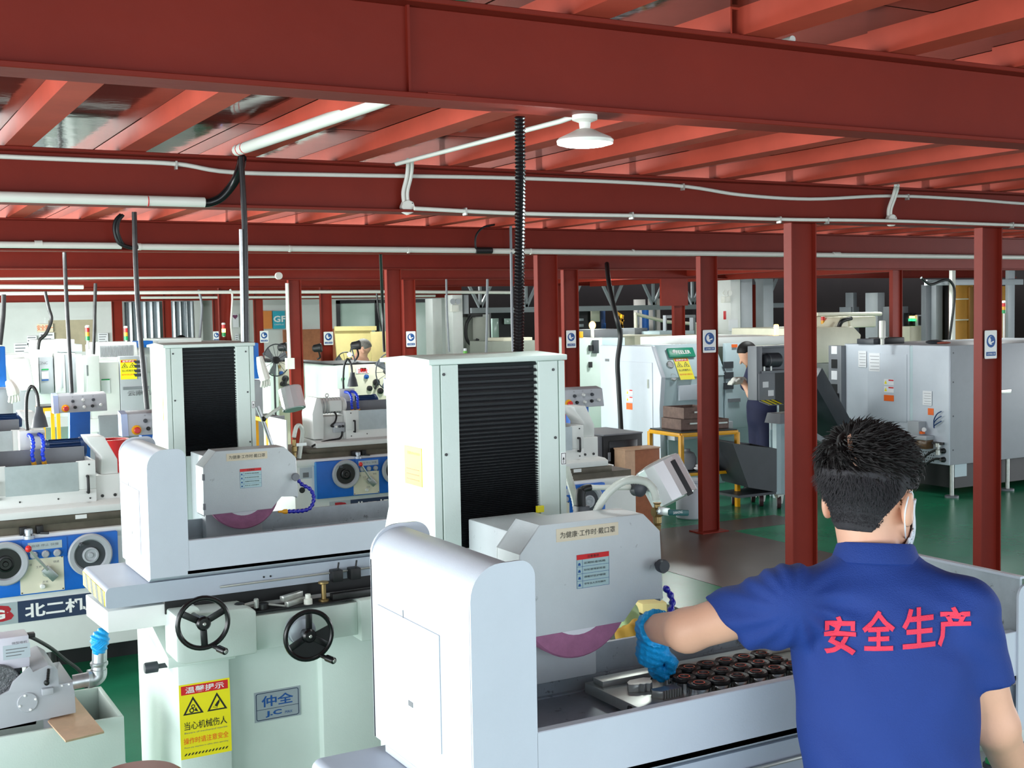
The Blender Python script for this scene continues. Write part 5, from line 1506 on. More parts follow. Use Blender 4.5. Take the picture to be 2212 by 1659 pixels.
simple('ochre_door', 'ochre door with white rails behind the right-hand column', 'door', [('door_leaf', DOORM, (16.065,14,2.321), (16.507,14,1.374), 14, 0.06), ('door_edge', mat('dark_ochre', (140, 96, 34), 0.6, var=0), (16.379,13.97,2.273), (16.472,13.97,1.376), 13.96, 0.04),
                                                                                          ('door_rail', CREAM, (16.065,13.98,2.088), (16.381,13.98,2.069), 13.98, 0.02), ('door_rail', CREAM, (16.066,13.98,1.749), (16.382,13.98,1.728), 13.98, 0.02)])
simple('ochre_door', 'narrow strip of ochre door right of the right-hand column', 'door', [('door_leaf', DOORM, (17.197,14,2.285), (17.388,14,1.35), 14, 0.06), ('door_edge', mat('dark_ochre2', (120, 82, 30), 0.6, var=0), (17.309,13.98,2.284), (17.363,13.98,1.351), 13.97, 0.03)])
t = simple('pipe_frame', 'white pipe frame with a cross rail in front of the ochre door', 'frame', [('upright', PVC, (15.095,13.2,2.544), (15.172,13.2,1.407), 13.2, 0.06), ('cross_rail', LGREY, (14.621,13.25,2.377), (16.8,13.25,2.289), 13.26, 0.06), ('upright', LGREY, (16.53,13.3,2.594), (16.684,13.3,1.363), 13.33, 0.06)])
hose('black_cable', [(14.373,13.15,2.402), (14.57,13.15,2.304), (14.868,13.15,2.366), (15.019,13.15,2.33), (15.091,13.15,2.118), (14.972,13.15,1.413)], 0.02, BLACK, t)
simple('folded_screen', 'tall grey and dark folded screen left of the ochre door', 'screen', [('leaf', GREY, (15.847,14.4,2.326), (16.088,14.4,1.366), 14.4, 0.1), ('leaf', LGREY, (15.973,14.3,2.376), (16.128,14.3,1.366), 14.3, 0.1), ('leaf', BLACK, (16.237,14.4,2.347), (16.373,14.4,1.358), 14.4, 0.1), ('leaf', RUST, (16.483,14.5,2.333), (16.587,14.5,1.35), 14.5, 0.1)])
t = simple('electric_cabinet', 'cream cabinet with green lit digits left of the folded screen', 'cabinet', [('body', CREAM, (16.12,15,1.633), (16.645,15,1.302), 15, 0.6), ('top_unit', GREY, (16.112,15.2,1.975), (16.301,15.2,1.309), 15.2, 0.4), ('fan_box', LGREY, (16.362,15.05,1.826), (16.586,15.05,1.631), 15.05, 0.3), ('display', BLACKG, (16.193,15.1,1.861), (16.383,15.1,1.627), 15.1, 0.2)])
pb((16.384,15.04,1.802), (16.542,15.04,1.648), 15.035, 0.02).build('fan_grille', BLACK, t)
for q_, m in (((16.249,15.09,1.789), AMBER), ((16.305,15.09,1.788), AMBER), ((16.227,15.09,1.742), GREENL), ((16.316,15.09,1.74), GREENL)):
    B().box(q_[0] - 0.03, q_[0] + 0.03, 15.08, 15.1, q_[2] - 0.02, q_[2] + 0.02).build('lit_digit', m, t)
simple('stacked_cabinets', 'pale vertical machine post behind the cream rail', 'machine', [('post', LGREY, (16.397,16,2.228), (16.568,16,1.664), 16, 0.3)])
simple('grey_machine_post', 'grey round-topped machine post far behind the cream machine', 'machine', [('post', GREY, (16.792,17,2.248), (16.884,17,1.31), 17, 0.2), ('shoulder', GREY, (16.753,17.02,1.98), (16.963,17.02,1.307), 17.02, 0.3)])
simple('tan_cabinet', 'tan cabinet far behind the cream machine', 'cabinet', [('body', mat('tan_cabinet_paint', (110, 98, 74), 0.7, var=0.1), (16.372,17.5,1.843), (17.151,17.5,1.296), 17.5, 0.5)])
t = beacon((12.568,10.2,1.529)[0], 10.2, zr, 'white signal lamp with an orange base at the right edge, on the grey lathe', None, 0.7, 0.3)

# ---- white pillar and grey wall seen between the two middle columns
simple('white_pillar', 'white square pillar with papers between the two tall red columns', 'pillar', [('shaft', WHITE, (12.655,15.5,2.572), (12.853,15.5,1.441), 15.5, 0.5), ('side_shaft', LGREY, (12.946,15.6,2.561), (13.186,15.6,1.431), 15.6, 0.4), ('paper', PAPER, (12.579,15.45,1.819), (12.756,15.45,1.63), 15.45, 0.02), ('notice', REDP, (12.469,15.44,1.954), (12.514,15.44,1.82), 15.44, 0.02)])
simple('pale_wall_section', 'pale wall section right of the white pillar', 'wall', [('wall_sheet', LGREY, (13.763,16,2.482), (13.978,16,1.404), 16, 0.2)])
t = thing('emergency_light', (12.514,15.4,2.224), 'small white twin emergency light on the white pillar', 'lamp')
q_ = (12.495,15.4,2.188)
B().box(q_[0] - 0.06, q_[0] + 0.06, 15.38, 15.48, q_[2] - 0.10, q_[2]).build('lamp_box', PVC, t, 0.006)
for dx in (-0.04, 0.04):
    B().lathe([(0.02, 0), (0.045, 0.05), (0.045, 0.06)], (q_[0] + dx, 15.43, q_[2] + 0.05), YM, 14).build('lamp_head', PVC, t)
# ---- middle background: white pillars, wall cabinet, truss
simple('white_pillar', 'narrow white pillar right of the dark-framed window', 'pillar', [('shaft', WHITE, (9.28,19.5,2.26), (9.457,19.5,0.994), 19.5, 0.3)])
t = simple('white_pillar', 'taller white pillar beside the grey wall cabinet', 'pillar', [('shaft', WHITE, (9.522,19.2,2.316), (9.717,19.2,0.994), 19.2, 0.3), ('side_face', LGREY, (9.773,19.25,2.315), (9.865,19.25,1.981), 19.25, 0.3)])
q_ = (9.537,19.15,2.09)
e = thing('emergency_light', (q_[0], 19.15, q_[2]), 'twin emergency light with a white box on the taller pillar', 'lamp')
B().box(q_[0] - 0.08, q_[0] + 0.06, 19.1, 19.2, q_[2] - 0.07, q_[2] + 0.05).build('lamp_box', PVC, e, 0.006)
for dx in (-0.05, 0.05):
    B().lathe([(0.02, 0), (0.05, 0.05), (0.05, 0.06)], (q_[0] + dx, 19.17, q_[2] + 0.11), YM, 14).build('lamp_head', LGREY, e)
struct(pb((9.924,19.6,1.966), (10.455,19.6,0.952), 19.6, 0.2).build('wall_middle', WALLW))
t = simple('wall_cabinet', 'grey wall cabinet with a black cable loop on the pale wall', 'cabinet', [('body', mat('khaki_grey_paint', (150, 154, 144), 0.5, var=0.05), (9.963,19.3,1.914), (10.242,19.3,1.531), 19.3, 0.3), ('top_duct', BLACK, (9.889,19.35,1.981), (10.193,19.35,1.927), 19.35, 0.2)])
hose('black_cable', [(9.91,19.25,1.948), (9.816,19.25,1.803), (9.801,19.25,1.576), (9.881,19.25,1.451), (9.992,19.25,1.473), (10.03,19.25,1.537)], 0.03, BLACK, t)
# truss of the next hall
t = thing('roof_truss', (10.8, 20.6, 2.03), 'grey steel lattice truss high behind the middle columns', 'truss')
B().bar((10.6, 20.6, 2.04), (18.5, 20.6, 2.04), 0.06, 0.10).build('bottom_chord', LGREY, t)
B().bar((10.6, 20.6, 2.9), (18.5, 20.6, 2.9), 0.06, 0.10).build('top_chord', GREY, t)
for i in range(8):
    x = 10.8 + i * 1.0
    B().bar((x, 20.6, 2.04), (x, 20.6, 2.9), 0.05, 0.05).build('post', LGREY, t)
    B().bar((x, 20.6, 2.08), (x + 0.42, 20.6, 2.86), 0.05, 0.05).build('diagonal', LGREY, t)
    B().bar((x, 20.6, 2.08), (x - 0.42, 20.6, 2.86), 0.05, 0.05).build('diagonal', LGREY, t)
simple('pale_hanging_sheet', 'pale pink hanging sheet behind the lattice truss', 'sheet', [('sheet', mat('pale_pink_sheet', (214, 204, 200), 0.7, var=0.05), (15.664,22.5,2.227), (15.956,22.5,1.657), 22.5, 0.05), ('strip', GREY, (15.691,22.4,2.021), (15.71,22.4,1.662), 22.4, 0.04)])
simple('pale_hanging_sheet', 'second pale sheet with a grey seam behind the lattice truss', 'sheet', [('sheet', MATS['pale_pink_sheet'], (16.124,22.6,2.245), (16.432,22.6,1.438), 22.6, 0.05), ('strip', GREY, (16.179,22.5,2.242), (16.219,22.5,1.444), 22.5, 0.04)])
simple('blue_post', 'blue post behind the truss, left of the yellow ladder', 'post', [('post', DBLUE, (14.122,21.5,2.024), (14.219,21.5,1.597), 21.5, 0.15), ('blue_label', PRINTB, (14.107,21.45,1.735), (14.198,21.45,1.607), 21.45, 0.03)])
simple('blue_post', 'blue post between the two pale hanging sheets', 'post', [('post', DBLUE, (15.607,22,2.048), (15.685,22,1.461), 22.0, 0.15)])
t = thing('yellow_ladder', (11.519,17,1.675), 'yellow slanted ladder beside the hanging black cable', 'ladder')
for a_, b_ in (((11.45,17,1.984), (11.584,17,1.674)), ((11.603,17.2,1.952), (11.733,17.2,1.888)), ((11.579,17,1.92), (11.547,17,1.659)), ((11.476,17,1.891), (11.596,17,1.812))):
    B().bar(a_, b_, 0.04, 0.04).build('rail', YELP, t)
simple('dark_machine', 'dark tall machine in the shade left of the blue post', 'machine', [('body', BLACK, (13.27,21,2.059), (13.775,21,1.581), 21, 0.4), ('pale_sheet', CREAM, (13.494,20.9,2.027), (13.69,20.9,1.771), 20.9, 0.05), ('screen', LGREY, (13.183,20.85,1.845), (13.27,20.85,1.797), 20.85, 0.05), ('screen', LGREY, (13.181,20.85,1.734), (13.268,20.85,1.677), 20.85, 0.05)])
simple('dark_doorway_unit', 'dark frame with a bright glazed door behind the pale wall', 'door', [('frame', BLACK, (11.344,21.2,2.025), (11.913,21.2,1.412), 21.2, 0.2), ('bright_pane', GLASS, (11.328,21.1,1.88), (11.474,21.1,1.498), 21.12, 0.05), ('bright_pane', GLASS, (11.616,21.1,1.875), (11.759,21.1,1.764), 21.12, 0.05)])
simple('khaki_machine', 'low khaki machine body behind the ribbed hose', 'machine', [('body', MATS['khaki_grey_paint'], (9.638,18,1.514), (10.501,18,1.003), 18, 0.8), ('top', CREAM, (9.922,18.1,1.567), (10.478,18.1,1.474), 18.1, 0.6)])
t = simple('pale_green_cabinet_machine', 'pale green machine cabinet with a dark window right of the mask-signed column', 'machine', [('cabinet', PGREEN, (9.155,14.5,1.616), (9.531,14.5,1.011), 14.5, 1.2), ('dark_window', DGREY, (9.361,14.45,1.585), (9.45,14.45,1.4), 14.46, 0.05), ('side_body', LBLUE, (9.567,14.6,1.604), (9.984,14.6,1.4), 14.6, 1.0), ('grey_roof', GREY, (9.873,15.2,1.719), (10.364,15.2,1.577), 15.2, 0.6), ('plinth', BLACK, (9.208,14.6,1.021), (9.653,14.6,0.618), 14.6, 1.0)])
for q_ in ((9.32,14.45,1.476), (9.316,14.45,1.243)):
    B().box(q_[0] - 0.02, q_[0] + 0.02, 14.46, 14.5, q_[2] - 0.04, q_[2] + 0.04).build('latch', BLACK, t)
q_ = (9.693,15,1.596)
t = thing('lit_signal_lamp', q_, 'lit yellow signal lamp on the pale green machine cabinet', 'lamp')
B().tube([q_, (q_[0], q_[1], q_[2] + 0.14)], 0.025, 10).build('stem', PVC, t)
B().ell((q_[0], q_[1], q_[2] + 0.19), (0.05, 0.05, 0.06)).build('light', AMBER, t)
t = simple('yellow_bottle', 'small yellow bottle on the pale green machine cabinet', 'bottle', [('bottle', YELP, (9.37,14.8,1.706), (9.407,14.8,1.606), 14.8, 0.05)])
simple('cream_machine', 'cream and pale green machine tops behind the white lathe', 'machine', [('top', CREAM, (10.783,15.5,1.598), (12.012,15.5,1.428), 15.5, 1.2), ('upper_hood', LBLUE, (11.616,16,1.647), (12.307,16,1.525), 16, 0.8), ('dark_box', BLACK, (11.54,15.4,1.544), (11.79,15.4,1.48), 15.4, 0.3), ('grey_roof', GREY, (11.48,16.5,1.7), (11.736,16.5,1.596), 16.5, 0.5), ('rail', LGREY, (11.903,16.2,1.902), (12.493,16.2,1.854), 16.2, 0.08), ('rail_post', LGREY, (11.884,16.2,1.902), (11.908,16.2,1.594), 16.2, 0.08), ('end_post', LGREY, (12.513,16.3,1.869), (12.566,16.3,1.516), 16.3, 0.1)])
t = thing('slanting_pipe', (12.0, 17.5, 0), 'pale slanting pipe across the background above the white lathe', 'pipe')
B().tube([(12.179,17.5,1.93), (12.856,17.5,1.781), (13.504,17.5,1.727)], 0.03, 10).build('pipe', CREAM, t)
for q_ in ((12.199,17.5,1.929), (13.494,17.5,1.727)):
    B().tube([q_, (q_[0], q_[1], 0)], 0.03, 8).build('support_post', CREAM, t)
q_ = (11.981,16,1.594)
beacon(q_[0], 16.1, q_[2] - 0.03, 'signal lamp with a yellow light behind the white lathe', None, 0.8, 0.1)

# ---- lathes at the back left
LA = 17.0
t = thing('cnc_lathe', (2.973,17,0.463), 'white and grey lathe with a yellow warning sign, back left of the second surface grinder', 'lathe')
pb((3.011,17,1.481), (3.821,17,0.377), 17.15, 1.4).build('body', WHITE, t, 0.01)
B().box((2.973,17,0.463)[0], (3.822,17,0.408)[0], 17.1, 18.4, 0.0, 0.42).build('plinth', GREY, t)
gp = pb((3.418,17,1.498), (3.78,17,0.633), 17.0, 0.16).build('grey_door', LGREY, t, 0.01)
pb((3.044,17,1.43), (3.412,17,0.654), 17.02, 0.14).build('white_door', WHITE, t, 0.012)
pb((2.971,17,1.525), (3.136,17,1.012), 16.9, 0.25).build('white_post', WHITE, t, 0.01)
pb((2.981,17,0.68), (3.431,17,0.496), 16.98, 0.2).build('lower_panel', WHITE, t, 0.01)
pb((3.113,17,0.715), (3.76,17,0.412), 16.93, 0.2).build('chip_tray', GREY, t, 0.01)
p0, p1 = (3.186,17.4,1.68), (3.755,17.4,1.503)
vb = B().prism([(p0[0], p1[2] - 0.1), (p1[0], p1[2] - 0.1), (p1[0] - 0.02, p0[2]), (p0[0] + 0.04, p0[2])], 'y', 17.4, 18.3).build('vented_hood', WHITE, t, 0.01)
b = B()
for i in range(26):
    x = p0[0] + 0.06 + i * (p1[0] - p0[0] - 0.12) / 26
    b.box(x, x + 0.008, 17.392, 17.4, p1[2] - 0.02, p0[2] - 0.04)
b.build('vent_slots', GREY, vb)
pb((3.071,17.2,1.661), (3.142,17.2,1.472), 17.2, 0.3).build('hood_end', WHITE, t, 0.006)
warn_sign(t, (Vector((3.531,16.99,1.319))), X1, Z1, 0.215, 0.265, True)
for q_ in ((3.669,16.99,1.415), (3.667,16.99,1.358), (3.665,16.99,1.295), (3.663,16.99,1.239)):
    B().prism([(q_[0] - 0.05, q_[2] - 0.02), (q_[0] + 0.05, q_[2] - 0.02), (q_[0] + 0.05, q_[2] + 0.02), (q_[0] - 0.07, q_[2] + 0.02)], 'y', 16.985, 17.0).build('key_slot', DGREY, gp)
txt('云南机床', (3.716,16.99,0.997), X1, Z1, 0.42, 0.075, PRINTG, gp, bold=0.02)
pb((3.45,16.99,1.085), (3.792,16.99,1.044), 16.985, 0.015).build('grey_line', GREY, gp)
pl_ = pb((3.174,17.01,1.196), (3.282,17.01,1.011), 17.005, 0.015).build('door_notice', PAPER, t)
pb((3.173,17,1.203), (3.28,17,1.186), 17.0, 0.006).build('green_bar', GREENP, pl_)
pb((2.97,16.89,1.399), (2.983,16.89,1.258), 16.89, 0.012).build('door_handle', GREY, t)
q_ = (3.035,17.1,1.663)
beacon(q_[0], 17.1, q_[2] - 0.06, 'red, amber and green signal lamp on the lathe with the vented hood', None, 0.95, 0.12)
t = thing('cnc_lathe', (2.452,18,0.675), 'tall white lathe with small green and blue labels, left of the vented lathe', 'lathe')
pb((2.485,18,1.538), (3.033,18,0.642), 18.1, 1.2).build('body', WHITE, t, 0.01)
pb((2.734,18,1.543), (2.86,18,0.989), 17.9, 0.25).build('door', WHITE, t, 0.01)
pb((2.88,18,1.519), (3.107,18,0.964), 17.98, 0.15).build('grey_panel', LGREY, t, 0.006)
pb((2.538,18,1.492), (2.719,18,0.983), 17.98, 0.15).build('grey_panel', LGREY, t, 0.006)
p0, p1 = (2.554,18.4,1.724), (3.085,18.4,1.557)
B().prism([(p0[0], p1[2] - 0.05), (p1[0], p1[2] - 0.05), (p1[0], p0[2]), (p0[0] + 0.03, p0[2])], 'y', 18.4, 19.2).build('hood', WHITE, t, 0.01)
pb((2.855,18.2,1.653), (3.151,18.2,1.545), 18.2, 0.6).build('grey_hood', LBLUE, t, 0.01)
pb((2.438,17.95,1.586), (2.518,17.95,0.995), 17.92, 0.3).build('side_cover', WHITE, t, 0.01)
for p_, q_, m in (((2.563,17.97,1.332), (2.654,17.97,1.315), GREENP), ((2.562,17.97,1.293), (2.649,17.97,1.194), PAPER), ((2.558,17.97,1.185), (2.648,17.97,1.168), PRINTB)):
    pb(p_, q_, 17.965, 0.02).build('label', m, t)
txt('CNC', (2.585,17.97,1.414), X1, Z1, 0.12, 0.04, PRINTG, t)
pb((2.803,17.89,1.402), (2.827,17.89,1.06), 17.88, 0.03).build('door_handle', LGREY, t, 0.004)
t = thing('cnc_lathe', (1.92,16.5,0.804), 'very bright white lathe cover at far left beside the blue screen', 'lathe')
p0, p1 = (2.003,16.5,1.528), (2.266,16.5,1.12)
B().prism([(p0[0] + 0.1, p1[2]), (p1[0], p1[2]), (p1[0] - 0.05, p0[2]), (p0[0], p0[2])], 'y', 16.5, 17.3).build('slanted_cover', WHITE, t, 0.012)
pb((1.73,16.7,1.573), (2.189,16.7,1.428), 16.7, 1.0).build('top', WHITE, t, 0.01)
pb((1.697,16.55,1.144), (2.275,16.55,0.603), 16.55, 1.0).build('lower_body', LGREY, t, 0.01)
# blue control screens with cotton gloves hung on them
def screen(p, q, y, label, glove_px, gl):
    t = thing('control_screen', (q[0], y, 0), label, 'screen')
    pb(p, q, y, 0.12).build('housing', mat('bright_blue_plastic', (10, 110, 205), 0.4, var=0.03) if 'bright_blue_plastic' not in MATS else MATS['bright_blue_plastic'], t, 0.01)
    w_ = q[0] - p[0]
    B().box(p[0] + 0.1 * w_, q[0] - 0.2 * w_, y - 0.006, y, p[2] - 0.35 * (p[2] - q[2]), p[2] - 0.08 * (p[2] - q[2])).build('display', BLACKG, t)
    B().box(q[0] - 0.45 * w_, q[0] - 0.25 * w_, y - 0.01, y, q[2] + 0.25 * (p[2] - q[2]), q[2] + 0.32 * (p[2] - q[2])).build('lit_key', GREENL, t)
    B().box(p[0], q[0] + 0.06, y + 0.1, y + 0.5, 0, q[2] - 0.02).build('pedestal', LGREY, t, 0.01)
    g = thing('cotton_glove', glove_px[0], gl, 'glove')
    b = B()
    P_ = [Vector(x) for x in glove_px]
    b.tube(smooth_path(P_, 4), [0.03 + 0.025 * math.sin(min(1, i / 6) * PI / 2) for i in range(4 * (len(P_) - 1) + 1)], 10)
    b.build('palm', FABR, g)
    e_ = P_[-1]
    for k in range(4):
        f_ = B().tube(smooth_path([e_ + Vector((-0.03 + k * 0.02, 0, 0.02)), e_ + Vector((-0.04 + k * 0.026, -0.01, -0.04)), e_ + Vector((-0.045 + k * 0.028, 0, -0.085 + 0.01 * abs(k - 1)))], 4), [0.013] * 8 + [0.006], 8).build('finger', FABR, g)


screen((1.169,12.4,1.764), (1.454,12.4,1.381), 12.4, 'bright blue control screen with a green lit key at the far left edge', [(1.463,12.35,1.443), (1.49,12.33,1.373), (1.504,12.33,1.312)], 'grubby cotton glove hanging from the blue screen at far left')
screen((3.497,12,1.738), (3.774,12,1.377), 12.0, 'bright blue control screen half hidden by the second surface grinder', [(3.76,11.95,1.602), (3.789,11.95,1.462), (3.815,11.95,1.368)], 'pale cotton glove hanging beside the second surface grinder')
q_ = (4.328,21,1.593)
beacon((3.701,17.9,1.652)[0], 17.9, (3.186,17.4,1.68)[2], 'second red, amber and green signal lamp, in front of the strip curtain', None, 0.95, 0.02)
beacon((5.334,18.7,1.595)[0], 18.7, (4.29,18.5,1.696)[2] - 0.0, 'signal lamp with the amber light lit, above the second surface grinder', 1, 1.0, 0.01)
simple('white_machine_top', 'low white machine top with vents behind the second surface grinder', 'machine', [('top', WHITE, (4.29,18.5,1.696), (4.933,18.5,1.483), 18.5, 1.0) , ('right_cover', WHITE, (4.938,18.5,1.637), (5.423,18.5,1.468), 18.55, 0.9), ('blue_box', MATS['bright_blue_plastic'], (3.928,18.2,1.675), (4.143,18.2,1.582), 18.2, 0.4), ('body', WHITE, (3.96,18.3,1.586), (4.898,18.3,1.211), 18.3, 1.0)])

# ---- old engine lathes with fans and boards
OLD = [((582, 783), (625, 868), 16.0, 'old pale lathe headstock with levers, left of the red column pair'), ((655, 785), (698, 868), 16.2, 'old pale lathe headstock with a blue knob, between two red columns'), ((727, 790), (840, 880), 14.6, 'largest old pale lathe headstock, below the leaning board')]
OPTS = [((5.173,16,1.381), (5.455,16,0.836)), ((5.718,16.2,1.344), (6.006,16.2,0.797)), ((5.592,14.6,1.363), (6.267,14.6,0.8))]
for (a, c, y, lb), (p, q) in zip(OLD, OPTS):
    t = thing('engine_lathe', (p[0], y, 0), lb, 'lathe')
    w_, h_ = q[0] - p[0], p[2] - q[2]
    wl = 0.42 * w_ if w_ < 0.6 else 0.24 * w_
    B().prism(rrect(p[0], p[0] + wl, q[2] - 0.4, p[2], (0, 0, 0.0, 0.05), 4), 'y', y, y + 1.2).build('end_cover', PGREEN, t, 0.006)
    B().box(p[0] + wl, q[0] + 0.02, y + 0.06, y + 1.2, q[2], p[2]).build('headstock', CREAM, t, 0.01)
    B().lathe([(0.022, 0), (0.022, 0.012), (0.0, 0.012)], (p[0] + 0.5 * wl, y, p[2] - 0.3 * h_), YM, 14).build('green_knob', GREENP, t)
    for i, (u, v, r, m) in enumerate(((0.62, 0.28, 0.03, PRINTB), (0.82, 0.42, 0.045, DSTEEL), (0.68, 0.55, 0.035, BLACK), (0.9, 0.62, 0.04, DSTEEL))):
        B().lathe([(r, 0), (r, 0.03), (r * 0.4, 0.035), (r * 0.3, 0.06)], (p[0] + u * w_, y + 0.06, p[2] - v * h_), YM, 14).build('lever_knob', m, t)
    B().bar((p[0] + 0.82 * w_, y, p[2] - 0.42 * h_), (p[0] + 0.74 * w_, y - 0.03, p[2] - 0.56 * h_), 0.02, 0.02).build('lever', BLACK, t)
    B().box(p[0] + 0.5 * w_, p[0] + 0.62 * w_, y + 0.05, y + 0.06, p[2] - 0.16 * h_, p[2] - 0.08 * h_).build('brass_plate', BRASS, t)
    if w_ > 0.6:
        n_ = B().box(p[0] + 0.42 * w_, p[0] + 0.68 * w_, y + 0.05, y + 0.06, p[2] - 0.2 * h_, p[2] - 0.08 * h_).build('red_notice', PAPER, t)
        txt('注意安全', (p[0] + 0.55 * w_, y + 0.049, p[2] - 0.14 * h_), X1, Z1, 0.2 * w_, 0.06, REDP, n_, bold=0.02)
    B().box(p[0], q[0] + 0.02, y + 0.1, y + 1.2, p[2], p[2] + 0.02).build('black_tray', BLACK, t)
    B().box(p[0] + 0.05, q[0] + 0.02, y + 0.1, y + 1.1, 0, q[2]).build('stand', CREAM, t)
FANS = [((6.382,16.3,1.297), 0.18, 'small black-rimmed fan left of the seated man'), ((6.065,14,1.289), 0.23, 'big dark round fan beside the nearest machine column'), ((5.139,15.6,1.424), 0.21, 'grey fan behind the red column near the cyan board')]
for c, r, lb in FANS:
    t = thing('round_fan', c, lb, 'fan')
    B().torus(c, (0.3, -1, 0), r, 0.008, 30, 6).build('rim', DGREY, t)
    b = B()
    for k in range(14):
        a = 2 * PI * k / 14
        d_ = Vector((math.cos(a), 0.3 * math.cos(a), math.sin(a)))
        b.tube([Vector(c) + d_ * 0.04, Vector(c) + d_ * r], 0.003, 5)
    b.build('grille', DGREY, t)
    for k in range(3):
        a = 2 * PI * k / 3 + 0.3
        d_, e_ = Vector((math.cos(a), 0.3 * math.cos(a), math.sin(a))), Vector((-math.sin(a), -0.3 * math.sin(a), math.cos(a)))
        o_ = Vector(c) + Vector((0, 0.05, 0))
        B().add([o_ + d_ * 0.03, o_ + d_ * r * 0.9 - e_ * r * 0.3, o_ + d_ * r * 0.92 + e_ * r * 0.3 + Vector((0, 0.03, 0)), o_ + d_ * 0.05 + e_ * 0.03], [(0, 1, 2, 3)]).build('blade', GREY, t)
    B().lathe([(0.05, 0), (0.045, -0.1), (0.03, -0.16)], c, (0, -1, 0), 14).build('motor', BLACK, t)
    B().tube([(c[0], c[1] + 0.1, c[2] - 0.02), (c[0], c[1] + 0.1, 0.02)], 0.015, 8).build('stand', BLACK, t)
    B().lathe([(0.15, 0), (0.15, 0.02), (0.04, 0.03)], (c[0], c[1] + 0.1, 0), Z1, 18).build('foot', BLACK, t)
t = thing('plywood_sheet', (7.07,18.5,1.194), 'big leaning yellow plywood sheet below the dark-framed window', 'board')
a_, b_ = (7.07,18.5,1.771), (7.707,18.5,1.764)
B().hexa([(a_[0], 18.2, 0.0), (b_[0] - 0.2, 18.2, 0), (b_[0] - 0.2, 18.23, 0), (a_[0], 18.23, 0), (a_[0], 18.5, a_[2]), (b_[0], 18.5, b_[2]), (b_[0], 18.53, b_[2]), (a_[0], 18.53, a_[2])]).build('sheet', WOODY, t)
B().bar((7.052,18.45,1.786), (7.759,18.45,1.778), 0.05, 0.07).build('top_batten', WOODY, t)
t = thing('plywood_sheet', (7.332,17.6,1.211), 'second, duller plywood sheet leaning at the right of the big one', 'board')
a_, b_ = (7.406,17.8,1.73), (7.641,17.8,1.738)
B().hexa([(a_[0] - 0.15, 17.5, 0.0), (b_[0] + 0.5, 17.5, 0), (b_[0] + 0.5, 17.53, 0), (a_[0] - 0.15, 17.53, 0), (a_[0], 17.8, a_[2]), (b_[0] + 0.5, 17.8, b_[2]), (b_[0] + 0.5, 17.83, b_[2]), (a_[0], 17.83, a_[2])]).build('sheet', mat('dull_plywood', (190, 172, 116), 0.65, var=0.1), t)
for c, lb in (((6.102,15.2,1.597), 'black machine lamp head beside the grey-haired man'), ((5.859,16,1.554), 'black machine lamp head in front of the wooden wall panel'), ((5.333,15.9,1.584), 'black machine lamp head left of the white pipe on the column')):
    t = thing('machine_lamp', c, lb, 'lamp')
    B().lathe([(0.03, -0.07), (0.05, -0.05), (0.062, 0.05), (0.05, 0.06), (0.0, 0.055)], c, (0.8, -0.5, 0.1), 16).build('lamp_head', BLACK, t)
    hose('neck', [c, (c[0] + 0.05, c[1] + 0.05, c[2] - 0.12), (c[0] + 0.03, c[1] + 0.1, 1.40)], 0.012, BLACK, t)
t = thing('lit_work_lamp', (6.007,15.2,1.483), 'small bright lit work lamp left of the grey-haired man', 'lamp')
c = (6.007,15.2,1.477)
B().ell(c, 0.03).build('bulb', AMBER if False else LEDM, t)
B().tube([c, (c[0] + 0.03, c[1], c[2] + 0.1), (c[0] + 0.1, c[1], 1.28)], 0.01, 8).build('arm', DGREY, t)
# ================================================================== people
CR, CU, CF = np.array(_rt), np.array(_up), np.array(_fw)
V3 = lambda t: np.array(t, float)


